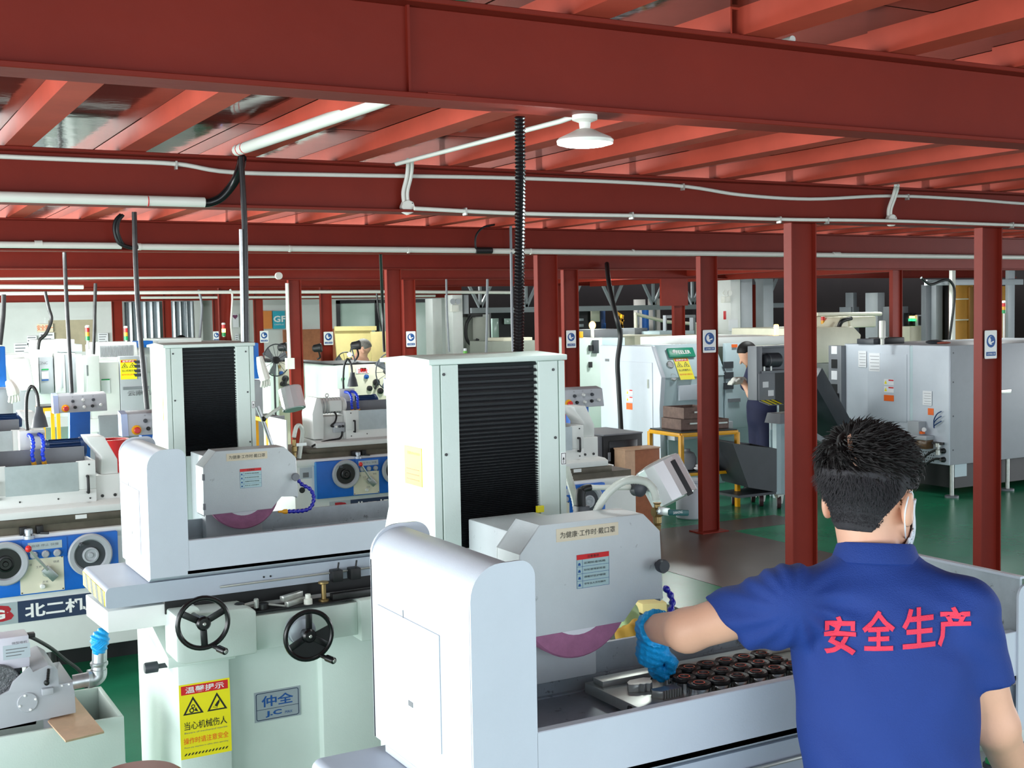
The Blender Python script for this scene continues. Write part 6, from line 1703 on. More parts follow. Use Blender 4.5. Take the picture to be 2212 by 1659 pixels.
def operator():
    a = math.radians(46)
    f, r = V3((math.sin(a), math.cos(a), 0)), V3((math.cos(a), -math.sin(a), 0))
    root = thing('person', (1.70, 1.63, 0), 'man in a royal blue polo with red lettering, reaching a blue glove to the rings', 'person')
    neck = V3((1.729,1.695,1.532))
    Ls, Rs = V3((1.555,1.746,1.45)), V3((1.814,1.555,1.438))
    El, Wr = V3((1.472,1.947,1.359)), V3((1.511,2.117,1.322))
    Er, Wr2 = V3((1.887,1.545,1.206)), V3((2.031,1.602,1.03))
    tz = np.array([0.0, 0.80, 0.95, 1.10, 1.20, 1.28, 1.36, 1.43, 1.485, 1.515, 1.545, 1.60])
    ta = np.array([0.16, 0.168, 0.162, 0.158, 0.160, 0.163, 0.170, 0.158, 0.115, 0.072, 0.055, 0.05])
    tb = np.array([0.11, 0.122, 0.118, 0.112, 0.112, 0.114, 0.114, 0.105, 0.088, 0.072, 0.055, 0.05])

    def torso(P, g):
        z = P[:, 2]
        t = np.clip((z - 1.15) / 0.38, -1, 1.2)[:, None]
        c = V3((1.703, 1.633, 0)) + t * V3((0.030, 0.058, 0))
        q = P - c
        u, v = q @ r, q @ f
        A, Bb = np.interp(z, tz, ta) + g, np.interp(z, tz, tb) + g
        k = np.sqrt((u / A) ** 2 + (v / Bb) ** 2)
        return (k - 1) * np.minimum(A, Bb) * 0.9

    # --- head frame: turned to the right and slightly down
    ha = math.radians(70)
    hf, hr, hu = V3((math.sin(ha), math.cos(ha), -0.12)), V3((math.cos(ha), -math.sin(ha), 0)), V3((0, 0, 1))
    hf /= np.linalg.norm(hf)
    hu = np.cross(hr, hf)
    Rm = np.stack([hr, hf, hu], 1)
    C = V3((1.741,1.72,1.662))
    H = lambda x, y, z: C + hr * x + hf * y + hu * z

    def head(P):
        d = sd_ell(P, H(0, -0.010, 0.010), (0.079, 0.097, 0.094), Rm)
        d = smin(d, sd_ell(P, H(0, 0.032, -0.045), (0.062, 0.062, 0.082), Rm), 0.03)
        d = smin(d, sd_ell(P, H(0, 0.040, -0.098), (0.050, 0.050, 0.034), Rm), 0.025)
        d = smin(d, sd_cone(P, H(0, 0.088, -0.018), H(0, 0.112, -0.052), 0.009, 0.014), 0.012)
        for s in (-1, 1):
            d = smin(d, sd_cone(P, H(s * 0.053, 0.02, -0.075), H(s * 0.03, 0.07, -0.112), 0.02, 0.02), 0.02)
            d = np.minimum(d, sd_ell(P, H(s * 0.081, -0.004, -0.047), (0.011, 0.020, 0.033), Rm))
            d = smax(d, -sd_ell(P, H(s * 0.092, 0.004, -0.044), (0.009, 0.012, 0.022), Rm), 0.006)
            d = smax(d, -sd_ell(P, H(s * 0.032, 0.100, -0.008), (0.016, 0.012, 0.010), Rm), 0.01)
        d = smin(d, sd_cone(P, H(0, -0.022, -0.07), neck + V3((0, 0, -0.05)), 0.054, 0.058), 0.02)
        return d

    def arm(P, g=0.0):
        d = smin(sd_cone(P, Ls, El, 0.048 + g, 0.041 + g), sd_cone(P, El, Wr, 0.041 + g, 0.029 + g), 0.02)
        e = smin(sd_cone(P, Rs, Er, 0.046 + g, 0.040 + g), sd_cone(P, Er, Wr2, 0.041 + g, 0.029 + g), 0.02)
        return np.minimum(d, e)

    def fingers(P, chains, d, k=0.006):
        for pts, r0, r1 in chains:
            n = len(pts) - 1
            for i in range(n):
                d = smin(d, sd_cone(P, pts[i], pts[i + 1], r0 + (r1 - r0) * i / n, r0 + (r1 - r0) * (i + 1) / n), k)
        return d

    LP = V3((1.532,2.153,1.258))
    CH = [([V3((1.541,2.155,1.24)), V3((1.556,2.159,1.215)), V3((1.57,2.156,1.198))], 0.0105, 0.0085),
          ([V3((1.541,2.169,1.232)), V3((1.556,2.176,1.204)), V3((1.571,2.173,1.189))], 0.0105, 0.0085),
          ([V3((1.56,2.171,1.241)), V3((1.586,2.172,1.219)), V3((1.588,2.158,1.207))], 0.0105, 0.0085),
          ([V3((1.569,2.172,1.25)), V3((1.595,2.174,1.231)), V3((1.599,2.159,1.222))], 0.0095, 0.0075),
          ([V3((1.519,2.127,1.282)), V3((1.545,2.123,1.257)), V3((1.565,2.127,1.239)), V3((1.576,2.143,1.215))], 0.0125, 0.009)]
    RP = Wr2 + V3((0.045, 0.03, -0.075))
    CH2 = [([RP + r * (0.03 - 0.02 * i) + V3((0.01, 0.01, -0.035)), RP + r * (0.033 - 0.021 * i) + V3((0.03, 0.03, -0.07)), RP + r * (0.032 - 0.02 * i) + V3((0.045, 0.045, -0.09 + 0.008 * abs(i - 1)))], 0.0095, 0.0075) for i in range(4)]
    CH2.append(([RP - r * 0.035 + V3((0, 0, 0.01)), RP - r * 0.055 + V3((0.02, 0.02, -0.02)), RP - r * 0.05 + V3((0.04, 0.04, -0.045))], 0.012, 0.009))

    def hand(P, w_, pc, ch, g=0.0):
        d = sd_cone(P, w_, pc, 0.029 + g, 0.034 + g)
        return fingers(P, [(p, a_ + g, b_ + g) for p, a_, b_ in ch], d, 0.008)

    hipL, hipR = V3((1.703, 1.633, 0.88)) - r * 0.085, V3((1.703, 1.633, 0.88)) + r * 0.085
    legs = [(hipL, hipL + V3((0.02, 0.02, -0.43)), hipL + V3((0.0, -0.02, -0.80))), (hipR, hipR + V3((0.03, 0.0, -0.43)), hipR + V3((0.03, -0.05, -0.80)))]

    def low(P, g=0.0):
        d = smin(torso(P, -0.012 + g) + np.maximum(P[:, 2] - 1.49, 0), 9, 0.01)
        for a_, b_, c_ in legs:
            d = smin(d, smin(sd_cone(P, a_, b_, 0.085 + g, 0.06 + g), sd_cone(P, b_, c_, 0.058 + g, 0.040 + g), 0.02), 0.03)
        d = smax(d, -(P[:, 2] - 0.07), 0.01)
        return smin(d, arm(P), 0.03)

    # one body mesh: trunk, limbs, head, hands
    b = B()
    for fn, lo, hi, h in ((low, (1.25, 1.35, 0.0), (2.1, 2.2, 1.56), 0.0115), (head, (1.58, 1.56, 1.42), (1.92, 1.92, 1.80), 0.0048),
                          (lambda P: hand(P, Wr, LP, CH, -0.0015), Wr - 0.12 - V3((0, 0, 0.1)), Wr + 0.16, 0.0045),
                          (lambda P: hand(P, Wr2, RP, CH2, -0.0015), RP - 0.17, RP + 0.17, 0.006)):
        Vv, Fc = snets(fn, lo, hi, h)
        b.add([tuple(v) for v in Vv], [list(map(int, q)) for q in Fc])
    body = b.build('body', SKIN, root, sharp=2.5)
    # polo shirt
    nL = -0.76 * CR - 0.65 * CU
    pL = V3((1.501,1.828,1.37))
    nR = V3((0.05, 0, -1.0))
    pR = V3((1.851,1.537,1.296))

    def shirt(P):
        d = torso(P, 0.004)
        d = smax(d, P[:, 2] - (neck[2] + 0.0), 0.012)
        d = smin(d, sd_cone(P, neck + V3((0, 0, -0.055)), Ls + V3((0.0, 0, -0.002)), 0.048, 0.054), 0.04)
        d = smin(d, sd_cone(P, neck + V3((0, 0, -0.055)), Rs + V3((0.0, 0, 0.0)), 0.048, 0.054), 0.04)
        sl = sd_cone(P, Ls, Ls + (El - Ls) * 0.72, 0.062, 0.054)
        lowp = Ls + (El - Ls) * 0.45 + V3((0, 0, -0.028))
        sl = smin(sl, sd_cone(P, Ls + V3((0, 0, -0.03)), lowp, 0.055, 0.045), 0.03)
        sl = smax(sl, (P - pL) @ nL, 0.004)
        sr = smax(sd_cone(P, Rs, Rs + (Er - Rs) * 0.95, 0.058, 0.053), (P - pR) @ nR, 0.004)
        d = smin(d, sl, 0.035)
        d = smin(d, sr, 0.022)
        # soft folds fanning out from the raised arm and along the waist
        q = P - Ls
        u, w_ = q @ CR, q @ CU
        rad = np.sqrt(u * u + w_ * w_)
        an = np.arctan2(w_, u)
        d = d + 0.0032 * np.sin(an * 13 + rad * 22) * np.exp(-((rad - 0.10) / 0.07) ** 2)
        d = d + 0.0022 * np.sin(u * 55 + w_ * 40) * np.exp(-((P[:, 2] - 1.16) / 0.09) ** 2)
        q = P - Rs
        d = d + 0.0020 * np.sin((q @ CU) * 120 + (q @ CR) * 60) * np.exp(-(np.linalg.norm(q, axis=1) / 0.10) ** 2)
        v_ = np.array(f)
        q = P - V3((1.72, 1.66, 1.30))
        uu, ww = q @ r, q[:, 2]
        back = np.clip(-(q @ v_) / 0.08, 0, 1)
        d = d + back * 0.0030 * np.sin((uu * 0.55 + ww) * 34 + 1.5 * np.sin(uu * 14)) * np.exp(-((ww + 0.17) / 0.13) ** 2)
        d = d + back * 0.0026 * np.sin((uu * 1.0 - ww * 0.45) * 46) * np.exp(-((uu - 0.13) / 0.05) ** 2) * np.exp(-(ww / 0.12) ** 2)
        return smax(d, 0.86 - P[:, 2], 0.004)

    sh = sdf_obj(shirt, (1.38, 1.36, 0.84), (2.05, 2.06, 1.60), 0.0085, 'polo_shirt', SHIRT, body)
    # collar
    b = B()
    cc = neck + V3((0.0, -0.002, -0.010))
    ring = []
    for (rr, z) in ((0.062, 0.022), (0.0665, 0.026), (0.071, 0.021), (0.082, -0.010), (0.079, -0.013), (0.067, 0.008)):
        ring.append([cc + (r * math.cos(t) * 1.02 + f * math.sin(t) * 1.0) * rr + V3((0, 0, z)) + V3((0, 0, -0.012)) * math.sin(t) for t in [2 * PI * i / 40 for i in range(40)]])
    vs = [tuple(p) for g in ring for p in g]
    m = len(ring)
    b.add(vs, [(i * 40 + k, i * 40 + (k + 1) % 40, ((i + 1) % m) * 40 + (k + 1) % 40, ((i + 1) % m) * 40 + k) for i in range(m) for k in range(40)])
    b.build('collar', SHIRT, sh, sharp=1.0)
    # red lettering on the back, draped on the shirt
    bv = BVHTree.FromPolygons([tuple(v.co + Vector(ORG[sh.name])) for v in sh.data.vertices], [tuple(p.vertices) for p in sh.data.polygons])
    fd = Vector(f)
    for ch, px in zip('安全生产', (V3((1.561,1.614,1.413)), V3((1.622,1.581,1.418)), V3((1.685,1.546,1.422)), V3((1.74,1.515,1.425)))):
        tb_ = txt(ch, (0, 0, 0), (1, 0, 0), (0, 0, 1), 0.057, 0.068, REDTXT, None, bold=0.022)
        tv = [Vector(v) for v in tb_.v]
        # refine so that it follows the cloth
        bm = bmesh.new()
        vv = [bm.verts.new(v) for v in tv]
        for fc in tb_.f:
            try:
                bm.faces.new([vv[i] for i in fc])
            except ValueError:
                pass
        bmesh.ops.triangulate(bm, faces=bm.faces)
        bmesh.ops.subdivide_edges(bm, edges=[e for e in bm.edges if e.calc_length() > 0.008], cuts=2)
        bm.verts.index_update()
        o_ = Vector(px)
        dirn = (o_ - Vector((0, 0, 2.0))).normalized()
        hit0 = bv.ray_cast(o_, dirn)
        base = hit0[0] if hit0[0] else o_
        out, outb = [], []
        for v in bm.verts:
            p = base - fd * 0.25 + Vector(r) * v.co.x + Vector((0, 0, 1)) * (v.co.z + v.co.x * 0.08)
            h_ = bv.ray_cast(p, fd)
            q_ = (h_[0] if h_[0] else base) 
            out.append(tuple(q_ - fd * 0.003))
            outb.append(tuple(q_ + fd * 0.001))
        fs = [[v.index for v in fc.verts] for fc in bm.faces]
        be = [(e.verts[0].index, e.verts[1].index) for e in bm.edges if len(e.link_faces) == 1]
        n_ = len(out)
        bm.free()
        b = B()
        b.add(out + outb, fs + [(i, j, j + n_, i + n_) for i, j in be])
        b.build('red_character', REDTXT, sh)
    # trousers and shoes
    sdf_obj(lambda P: smax(low(P, 0.012), P[:, 2] - 0.98, 0.01) if False else smax(smin(smin(sd_cone(P, legs[0][0], legs[0][1], 0.096, 0.07), sd_cone(P, legs[0][1], legs[0][2], 0.07, 0.056), 0.02), smin(smin(sd_cone(P, legs[1][0], legs[1][1], 0.096, 0.07), sd_cone(P, legs[1][1], legs[1][2], 0.07, 0.056), 0.02), torso(P, 0.006) + np.maximum(0.78 - P[:, 2], 0), 0.03), 0.03), np.maximum(P[:, 2] - 0.97, 0.05 - P[:, 2]), 0.006),
            (1.38, 1.36, 0.02), (2.02, 1.95, 1.0), 0.0125, 'trousers', NAVYC, body)
    for c_ in (legs[0][2], legs[1][2]):
        fo = V3((c_[0], c_[1], 0))
        sdf_obj(lambda P: smax(smin(sd_cone(P, fo + V3((0, 0, 0.05)) - f * 0.03, fo + f * 0.14 + V3((0, 0, 0.035)), 0.048, 0.038), sd_cone(P, fo + V3((0, 0, 0.06)), fo + V3((0, 0, 0.10)), 0.05, 0.048), 0.02), 0.003 - P[:, 2], 0.004), fo - V3((0.2, 0.2, 0.02)), fo + V3((0.25, 0.25, 0.17)), 0.011, 'shoe', BLACK, body)
    # hair: cropped back and sides, longer tousled top
    rs = np.random.RandomState(5)

    def cropped(P):
        q = (P - C) @ Rm
        d = head(P) - 0.0035 - 0.008 * np.clip((q[:, 2] + 0.065) / 0.07, 0, 1)
        y, z = q[:, 1], q[:, 2]
        d = np.maximum(d, y - 0.038 - 0.25 * np.maximum(z, -0.03))
        d = np.maximum(d, -(z + 0.093 + 0.25 * np.minimum(np.abs(q[:, 0]) - 0.03, 0.02) * 0))
        side = np.maximum(y + 0.016, -(z + 0.012))
        d = np.maximum(d, np.minimum(y + 0.022, 9) * 0 + np.where((y > -0.024 + 0.45 * np.minimum(z + 0.012, 0)) & (z < -0.008), 0.01, -1))
        ear = np.minimum(sd_ell(P, H(0.080, 0.0, -0.045), (0.014, 0.024, 0.038), Rm), sd_ell(P, H(-0.080, 0.0, -0.045), (0.014, 0.024, 0.038), Rm))
        d = np.maximum(d, z - 0.022)
        return np.maximum(d, -ear + 0.002)

    sdf_obj(cropped, (1.58, 1.56, 1.50), (1.92, 1.92, 1.80), 0.0046, 'cropped_hair', HAIRS, body)

    def topd(P):
        q = (P - C) @ Rm
        n_ = 0.004 * np.sin(q[:, 0] * 95 + q[:, 1] * 60) * np.sin(q[:, 1] * 80 - q[:, 2] * 55) + 0.003 * np.sin(q[:, 0] * 190 + q[:, 2] * 130)
        d = sd_ell(P, H(0, -0.006, 0.020), (0.086, 0.103, 0.086), Rm) + n_
        d = smax(d, -(q[:, 2] + 0.004 - 0.10 * np.maximum(q[:, 1], 0) + 0.008 * np.sin(q[:, 0] * 110) + 0.006 * np.sin(q[:, 0] * 260 + q[:, 1] * 200)), 0.016)
        return d

    Vh, Fh = snets(topd, (1.6, 1.56, 1.6), (1.92, 1.92, 1.82), 0.005)
    b = B()
    b.add([tuple(v) for v in Vh], [list(map(int, q)) for q in Fh])
    wh_ = H(-0.022, -0.065, 0.075)
    for i in range(2600):
        ph, th = rs.uniform(0, 2 * PI), math.acos(rs.uniform(-0.25, 1))
        nn = hr * math.sin(th) * math.cos(ph) + hf * math.sin(th) * math.sin(ph) + hu * math.cos(th)
        p = H(0, -0.006, 0.020) + hr * (nn @ hr) * 0.086 + hf * (nn @ hf) * 0.102 + hu * (nn @ hu) * 0.083
        z_ = (p - C) @ hu
        if z_ < -0.012:
            continue
        lift = min(1.0, max(0.0, (z_ - 0.0) / 0.06))
        flow = p - wh_
        flow = flow - nn * (flow @ nn)
        flow = flow / (np.linalg.norm(flow) + 1e-6)
        sw = np.cross(nn, flow)
        dirv = flow * 1.0 + sw * (0.5 + rs.normal(0, 0.35)) + nn * (0.10 + 0.34 * lift + rs.normal(0, 0.18)) + hu * (0.12 * lift - 0.25 * (1 - lift))
        dirv /= np.linalg.norm(dirv)
        L_ = rs.uniform(0.018, 0.028) + 0.016 * lift
        side = np.cross(dirv, nn)
        side = side / (np.linalg.norm(side) + 1e-6) * rs.uniform(0.0012, 0.0026)
        mid = p + dirv * L_ * 0.55 + nn * 0.003
        tip = p + dirv * L_ - nn * 0.004
        p0 = p - nn * 0.004
        b.add([tuple(p0 - side), tuple(p0 + side), tuple(mid + side * 0.8), tuple(mid - side * 0.8), tuple(mid + nn * 0.0012), tuple(tip)], [(0, 1, 2, 3), (3, 2, 5), (0, 3, 4), (1, 4, 2), (3, 5, 4), (2, 4, 5)])
    b.build('hair', HAIR, body, sharp=1.2)
    b = B()
    for i in range(2600):                          # stubble and short hair fading down the back of the head
        ph, z_ = rs.uniform(PI * 1.12, PI * 1.88), rs.uniform(-0.088, 0.012)
        p = H(0.081 * math.cos(ph), -0.010 + 0.10 * math.sin(ph), z_)
        e_ = 0.003
        for _ in range(5):
            d0 = cropped(p[None])[0]
            g_ = np.array([cropped((p + np.eye(3)[k] * e_)[None])[0] - d0 for k in range(3)]) / e_
            p = p - g_ * d0 / max(0.3, g_ @ g_)
        if abs(cropped(p[None])[0]) > 0.002:
            continue
        nn = g_ / (np.linalg.norm(g_) + 1e-6)
        L_ = 0.004 + 0.016 * max(0.0, (z_ + 0.055) / 0.067)
        dv = nn * 0.45 - hu * 0.8 + hr * rs.normal(0, 0.3)
        dv /= np.linalg.norm(dv)
        sd = np.cross(dv, nn)
        sd = sd / (np.linalg.norm(sd) + 1e-6) * 0.0013
        b.add([tuple(p - sd), tuple(p + sd), tuple(p + dv * L_)], [(0, 1, 2)])
    b.build('stubble', HAIRS, body, sharp=1.2)['kind'] = 'stuff'
    # mask with ear loops, eyes
    def mask(P):
        q = (P - C) @ Rm
        d = np.abs(smin(head(P), sd_ell(P, H(0, 0.075, -0.075), (0.046, 0.05, 0.045), Rm), 0.03) - 0.006) - 0.0022
        return np.maximum(np.maximum(d, 0.035 - q[:, 1]), np.maximum(q[:, 2] + 0.028, -(q[:, 2] + 0.128)))
    mk = sdf_obj(mask, (1.66, 1.56, 1.50), (1.96, 1.86, 1.68), 0.0042, 'face_mask', MASKM, body)
    for s in (-1, 1):
        hose('ear_loop', [tuple(H(s * 0.070, 0.040, -0.035)), tuple(H(s * 0.078, 0.022, -0.020)), tuple(H(s * 0.080, 0.004, -0.013))] + ([tuple(H(s * 0.0855, -0.021, -0.030)), tuple(H(s * 0.083, -0.023, -0.055)), tuple(H(s * 0.079, -0.010, -0.080))] if s > 0 else [tuple(H(s * 0.078, 0.010, -0.05))]) + [tuple(H(s * 0.070, 0.015, -0.098)), tuple(H(s * 0.060, 0.040, -0.105))], 0.0015, MASKM, mk, n=6)
        e_ = B().ell(tuple(H(s * 0.032, 0.086, -0.008)), 0.0125, 12, 8).build('eye', PRINTW, body)
        B().ell(tuple(H(s * 0.032, 0.0965, -0.009)), 0.005, 10, 6).build('iris', PRINTK, e_)
    # gloves
    def glove(P):
        d = hand(P, Wr, LP, CH, 0.0015)
        ax = (El - Wr) / np.linalg.norm(El - Wr)
        cuff = sd_cone(P, Wr - ax * 0.01, Wr + ax * 0.035, 0.034, 0.043)
        d = smin(d, cuff, 0.012)
        d = smax(d, (P - Wr) @ ax - 0.028 + 0.006 * np.sin((P - Wr) @ CU * 160), 0.004)
        q = P - LP
        return d + 0.0009 * np.sin(q @ CU * 420 + q @ CR * 160) + 0.0007 * np.sin(q @ CR * 520)
    sdf_obj(glove, Wr - 0.12 - V3((0, 0, 0.1)), Wr + 0.16, 0.0036, 'glove', GLOVE, body)
    sdf_obj(lambda P: smax(hand(P, Wr2, RP, CH2, 0.0015), P[:, 2] - Wr2[2] - 0.01, 0.004), RP - 0.17, RP + 0.17, 0.0055, 'glove', GLOVE, body)
    return root


operator()


def figure(name_label, head_c, head_r, yaw, pitch, parts, hairc, y, lbl_loc, extras=()):
    """small background figure: head plus cones (material, list of cones)"""
    root = thing('person', lbl_loc, name_label, 'person')
    a = math.radians(yaw)
    hf, hr, hu = V3((math.sin(a), math.cos(a), -pitch)), V3((math.cos(a), -math.sin(a), 0)), V3((0, 0, 1))
    hf /= np.linalg.norm(hf)
    hu = np.cross(hr, hf)
    Rm = np.stack([hr, hf, hu], 1)
    C = V3(head_c)
    H = lambda x, y_, z: C + (hr * x + hf * y_ + hu * z) * head_r / 0.095
    s = head_r / 0.095

    def head(P):
        d = sd_ell(P, H(0, -0.01, 0.01), (0.075 * s, 0.092 * s, 0.094 * s), Rm)
        d = smin(d, sd_ell(P, H(0, 0.032, -0.05), (0.06 * s, 0.06 * s, 0.085 * s), Rm), 0.03)
        d = smin(d, sd_cone(P, H(0, 0.088, -0.02), H(0, 0.11, -0.05), 0.009, 0.014), 0.01)
        for k in (-1, 1):
            d = np.minimum(d, sd_ell(P, H(k * 0.078, 0, -0.045), (0.012, 0.02, 0.034), Rm))
        return d

    def cones(P, L, k=0.04):
        d = None
        for p, q, r0, r1 in L:
            e = sd_cone(P, p, q, r0, r1)
            d = e if d is None else smin(d, e, k)
        return d

    sk = parts['body']
    allp = np.array([p for c in sk for p in c[:2]] + [C])
    lo, hi = allp.min(0) - 0.2, allp.max(0) + 0.2
    body = sdf_obj(lambda P: smin(head(P), cones(P, sk, 0.03), 0.02), lo, hi, 0.016, 'body', SKIN, root)
    for nm, m, L in parts['clothes']:
        ap = np.array([p for c in L for p in c[:2]])
        sdf_obj(lambda P: cones(P, L, 0.06), ap.min(0) - 0.2, ap.max(0) + 0.2, 0.018, nm, m, body)

    def hair(P):
        q = (P - C) @ Rm / s
        d = head(P) - 0.012
        return np.maximum(d, np.maximum(q[:, 1] - 0.045 - np.maximum(q[:, 2] - 0.03, 0) * 2, -(q[:, 2] + 0.02 + np.minimum(q[:, 1], 0) * -0.0 - 0.04 * (q[:, 1] > -0.02))))

    sdf_obj(hair, C - 0.2, C + 0.2, 0.012, 'hair', hairc, body)
    return root, body


# worker bending over the lathe
Hd = V3((8.581,10.25,1.519))
sh_ = V3((8.764,10.25,1.324))
hp_ = V3((8.738,10.2,0.928))
el_ = V3((8.55,10.15,1.079))
wr_ = V3((8.515,10.25,1.225))
sx = V3((0.0, -0.19, 0))
ft = V3((hp_[0], 10.2, 0.0))
root, body = figure('man bending over the lathe behind the chip conveyor, dark hair, navy work clothes, white gloves', Hd, 0.10, -70, 0.65,
                    {'body': [(Hd + V3((0.04, 0, -0.04)), sh_ + V3((0, 0.0, 0.02)), 0.055, 0.06), (sh_, hp_, 0.12, 0.12), (sh_ + sx * 0.5, el_, 0.05, 0.042), (el_, wr_, 0.04, 0.03), (wr_, wr_ + V3((-0.07, 0.02, 0.0)), 0.032, 0.02),
                              (hp_ + sx * 0.4, ft + sx * 0.5 + V3((0, 0, 0.1)), 0.08, 0.05), (hp_ - sx * 0.4, ft - sx * 0.4 + V3((0, 0, 0.1)), 0.08, 0.05)],
                     'clothes': [('work_shirt', NAVYC, [(sh_ + V3((0, 0, 0.0)), hp_, 0.14, 0.145), (sh_ + sx * 0.5, el_ + (sh_ - el_) * 0.35, 0.075, 0.06), (sh_ - sx * 0.5, sh_ - sx * 0.5 + V3((-0.12, 0, -0.16)), 0.075, 0.06)]),
                                 ('trousers', NAVYC, [(hp_ + V3((0, 0, 0.04)), hp_ + V3((0, 0, -0.1)), 0.145, 0.14), (hp_ + sx * 0.4, ft + sx * 0.5 + V3((0, 0, 0.1)), 0.105, 0.07), (hp_ - sx * 0.4, ft - sx * 0.4 + V3((0, 0, 0.1)), 0.105, 0.07)]),
                                 ('shoe', BLACK, [(ft + sx * 0.5 + V3((0.03, 0, 0.05)), ft + sx * 0.5 + V3((-0.14, 0, 0.045)), 0.05, 0.045)]), ('shoe', BLACK, [(ft - sx * 0.4 + V3((0.03, 0, 0.05)), ft - sx * 0.4 + V3((-0.14, 0, 0.045)), 0.05, 0.045)]),
                                 ]}, HAIR, 10.2, (hp_[0], 10.2, 0))
gl = []
for k in range(4):
    o_ = wr_ + V3((-0.10, -0.03 + 0.02 * k, 0.0))
    gl.append(([o_, o_ + V3((-0.04, 0, -0.01)), o_ + V3((-0.065, 0, -0.035))], 0.012, 0.009))
gl.append(([wr_ + V3((-0.04, -0.03, 0.02)), wr_ + V3((-0.08, -0.05, 0.02)), wr_ + V3((-0.11, -0.045, 0.0))], 0.014, 0.01))


def gfn(P):
    d = sd_cone(P, wr_ + V3((0.02, 0, 0)), wr_ + V3((-0.10, 0, 0)), 0.038, 0.042)
    for pts, r0, r1 in gl:
        for i in range(len(pts) - 1):
            d = smin(d, sd_cone(P, pts[i], pts[i + 1], r0, r1), 0.008)
    return d


sdf_obj(gfn, wr_ - 0.24, wr_ + 0.15, 0.009, 'white_glove', FABR, body)
# grey-haired man among the old lathes
Hd = V3((6.811,16.7,1.513))
b0 = Hd + V3((-0.03, 0.05, -0.22))
figure('grey-haired man in a navy shirt sitting among the old lathes, before the plywood sheet', Hd, 0.115, -60, 0.35,
       {'body': [(Hd + V3((0, 0.0, -0.06)), b0, 0.06, 0.06), (b0, b0 + V3((0, 0.05, -0.5)), 0.14, 0.14), (b0 + V3((-0.12, -0.1, -0.05)), b0 + V3((-0.22, -0.2, -0.3)), 0.05, 0.04), (b0 + V3((0, 0.05, -0.5)), b0 + V3((-0.1, -0.4, -0.55)), 0.09, 0.07), (b0 + V3((-0.1, -0.4, -0.55)), (Hd[0] - 0.1, 16.3, 0.05), 0.06, 0.05)],
        'clothes': [('navy_shirt', NAVYC, [(b0 + V3((-0.13, -0.08, -0.04)), b0 + V3((0.13, 0.1, -0.04)), 0.085, 0.085), (b0 + V3((0, 0.02, -0.06)), b0 + V3((0, 0.05, -0.5)), 0.16, 0.165), (b0 + V3((-0.13, -0.1, -0.05)), b0 + V3((-0.2, -0.18, -0.24)), 0.07, 0.055)]),
                    ('trousers', NAVYC, [(b0 + V3((0, 0.05, -0.5)), b0 + V3((-0.1, -0.4, -0.55)), 0.13, 0.09), (b0 + V3((-0.1, -0.4, -0.55)), (Hd[0] - 0.1, 16.3, 0.06), 0.085, 0.07)])]},
       mat('grey_hair', (120, 118, 112), 0.7, var=0.3, scale=40), 16.7, (Hd[0], 16.7, 0))
Hd = V3((4.955,19.8,1.584))
b0 = Hd + V3((0.0, 0.05, -0.22))
figure('dark-haired person whose head just shows above the second surface grinder', Hd, 0.12, 20, 0.1,
       {'body': [(Hd + V3((0, 0, -0.06)), b0, 0.06, 0.06), (b0, b0 + V3((0, 0, -0.55)), 0.14, 0.14), (b0 + V3((0, 0, -0.55)), (Hd[0], 19.85, 0.05), 0.11, 0.07)],
        'clothes': [('dark_shirt', NAVYC, [(b0 + V3((-0.15, 0, -0.05)), b0 + V3((0.15, 0, -0.05)), 0.085, 0.085), (b0 + V3((0, 0, -0.06)), b0 + V3((0, 0, -0.55)), 0.16, 0.16)])]},
       HAIR, 19.8, (Hd[0], 19.8, 0))
# ================================================================== small things in front
def xz(*a):
    return [(p[0], p[2]) for p in a]


# ---- steel fixture with rails and rings in the near grinder's tray (offsets from the tray corner)
gx, gy = 0.965, 1.90
t = thing('steel_fixture', (gx + 0.9, gy + 0.26, 1.142), 'long polished steel fixture with rails, holding the black rings in the near tray', 'fixture')
F = lambda x0, x1, y0, y1, z0, z1: B().box(gx + x0, gx + x1, gy + y0, gy + y1, z0, z1)
F(0.487, 1.34, 0.148, 0.40, 1.1425, 1.166).build('bed_plate', STEEL, t, 0.0015)
F(0.500, 1.34, 0.345, 0.385, 1.166, 1.179).build('back_rail', STEEL, t, 0.001)
F(0.655, 1.34, 0.140, 0.158, 1.150, 1.178).build('front_rail', STEEL, t, 0.001)
F(0.655, 1.34, 0.128, 0.140, 1.150, 1.172).build('rail_strip', mat('olive_strip', (120, 128, 110), 0.5, var=0.1), t)
F(0.640, 0.655, 0.140, 0.345, 1.166, 1.176).build('cross_rail', STEEL, t, 0.001)
B().lathe([(0.006, 0), (0.008, 0.003), (0.003, 0.006)], (gx + 0.487, gy + 0.22, 1.155), (-1, 0, 0), 12).build('end_screw', DSTEEL, t)
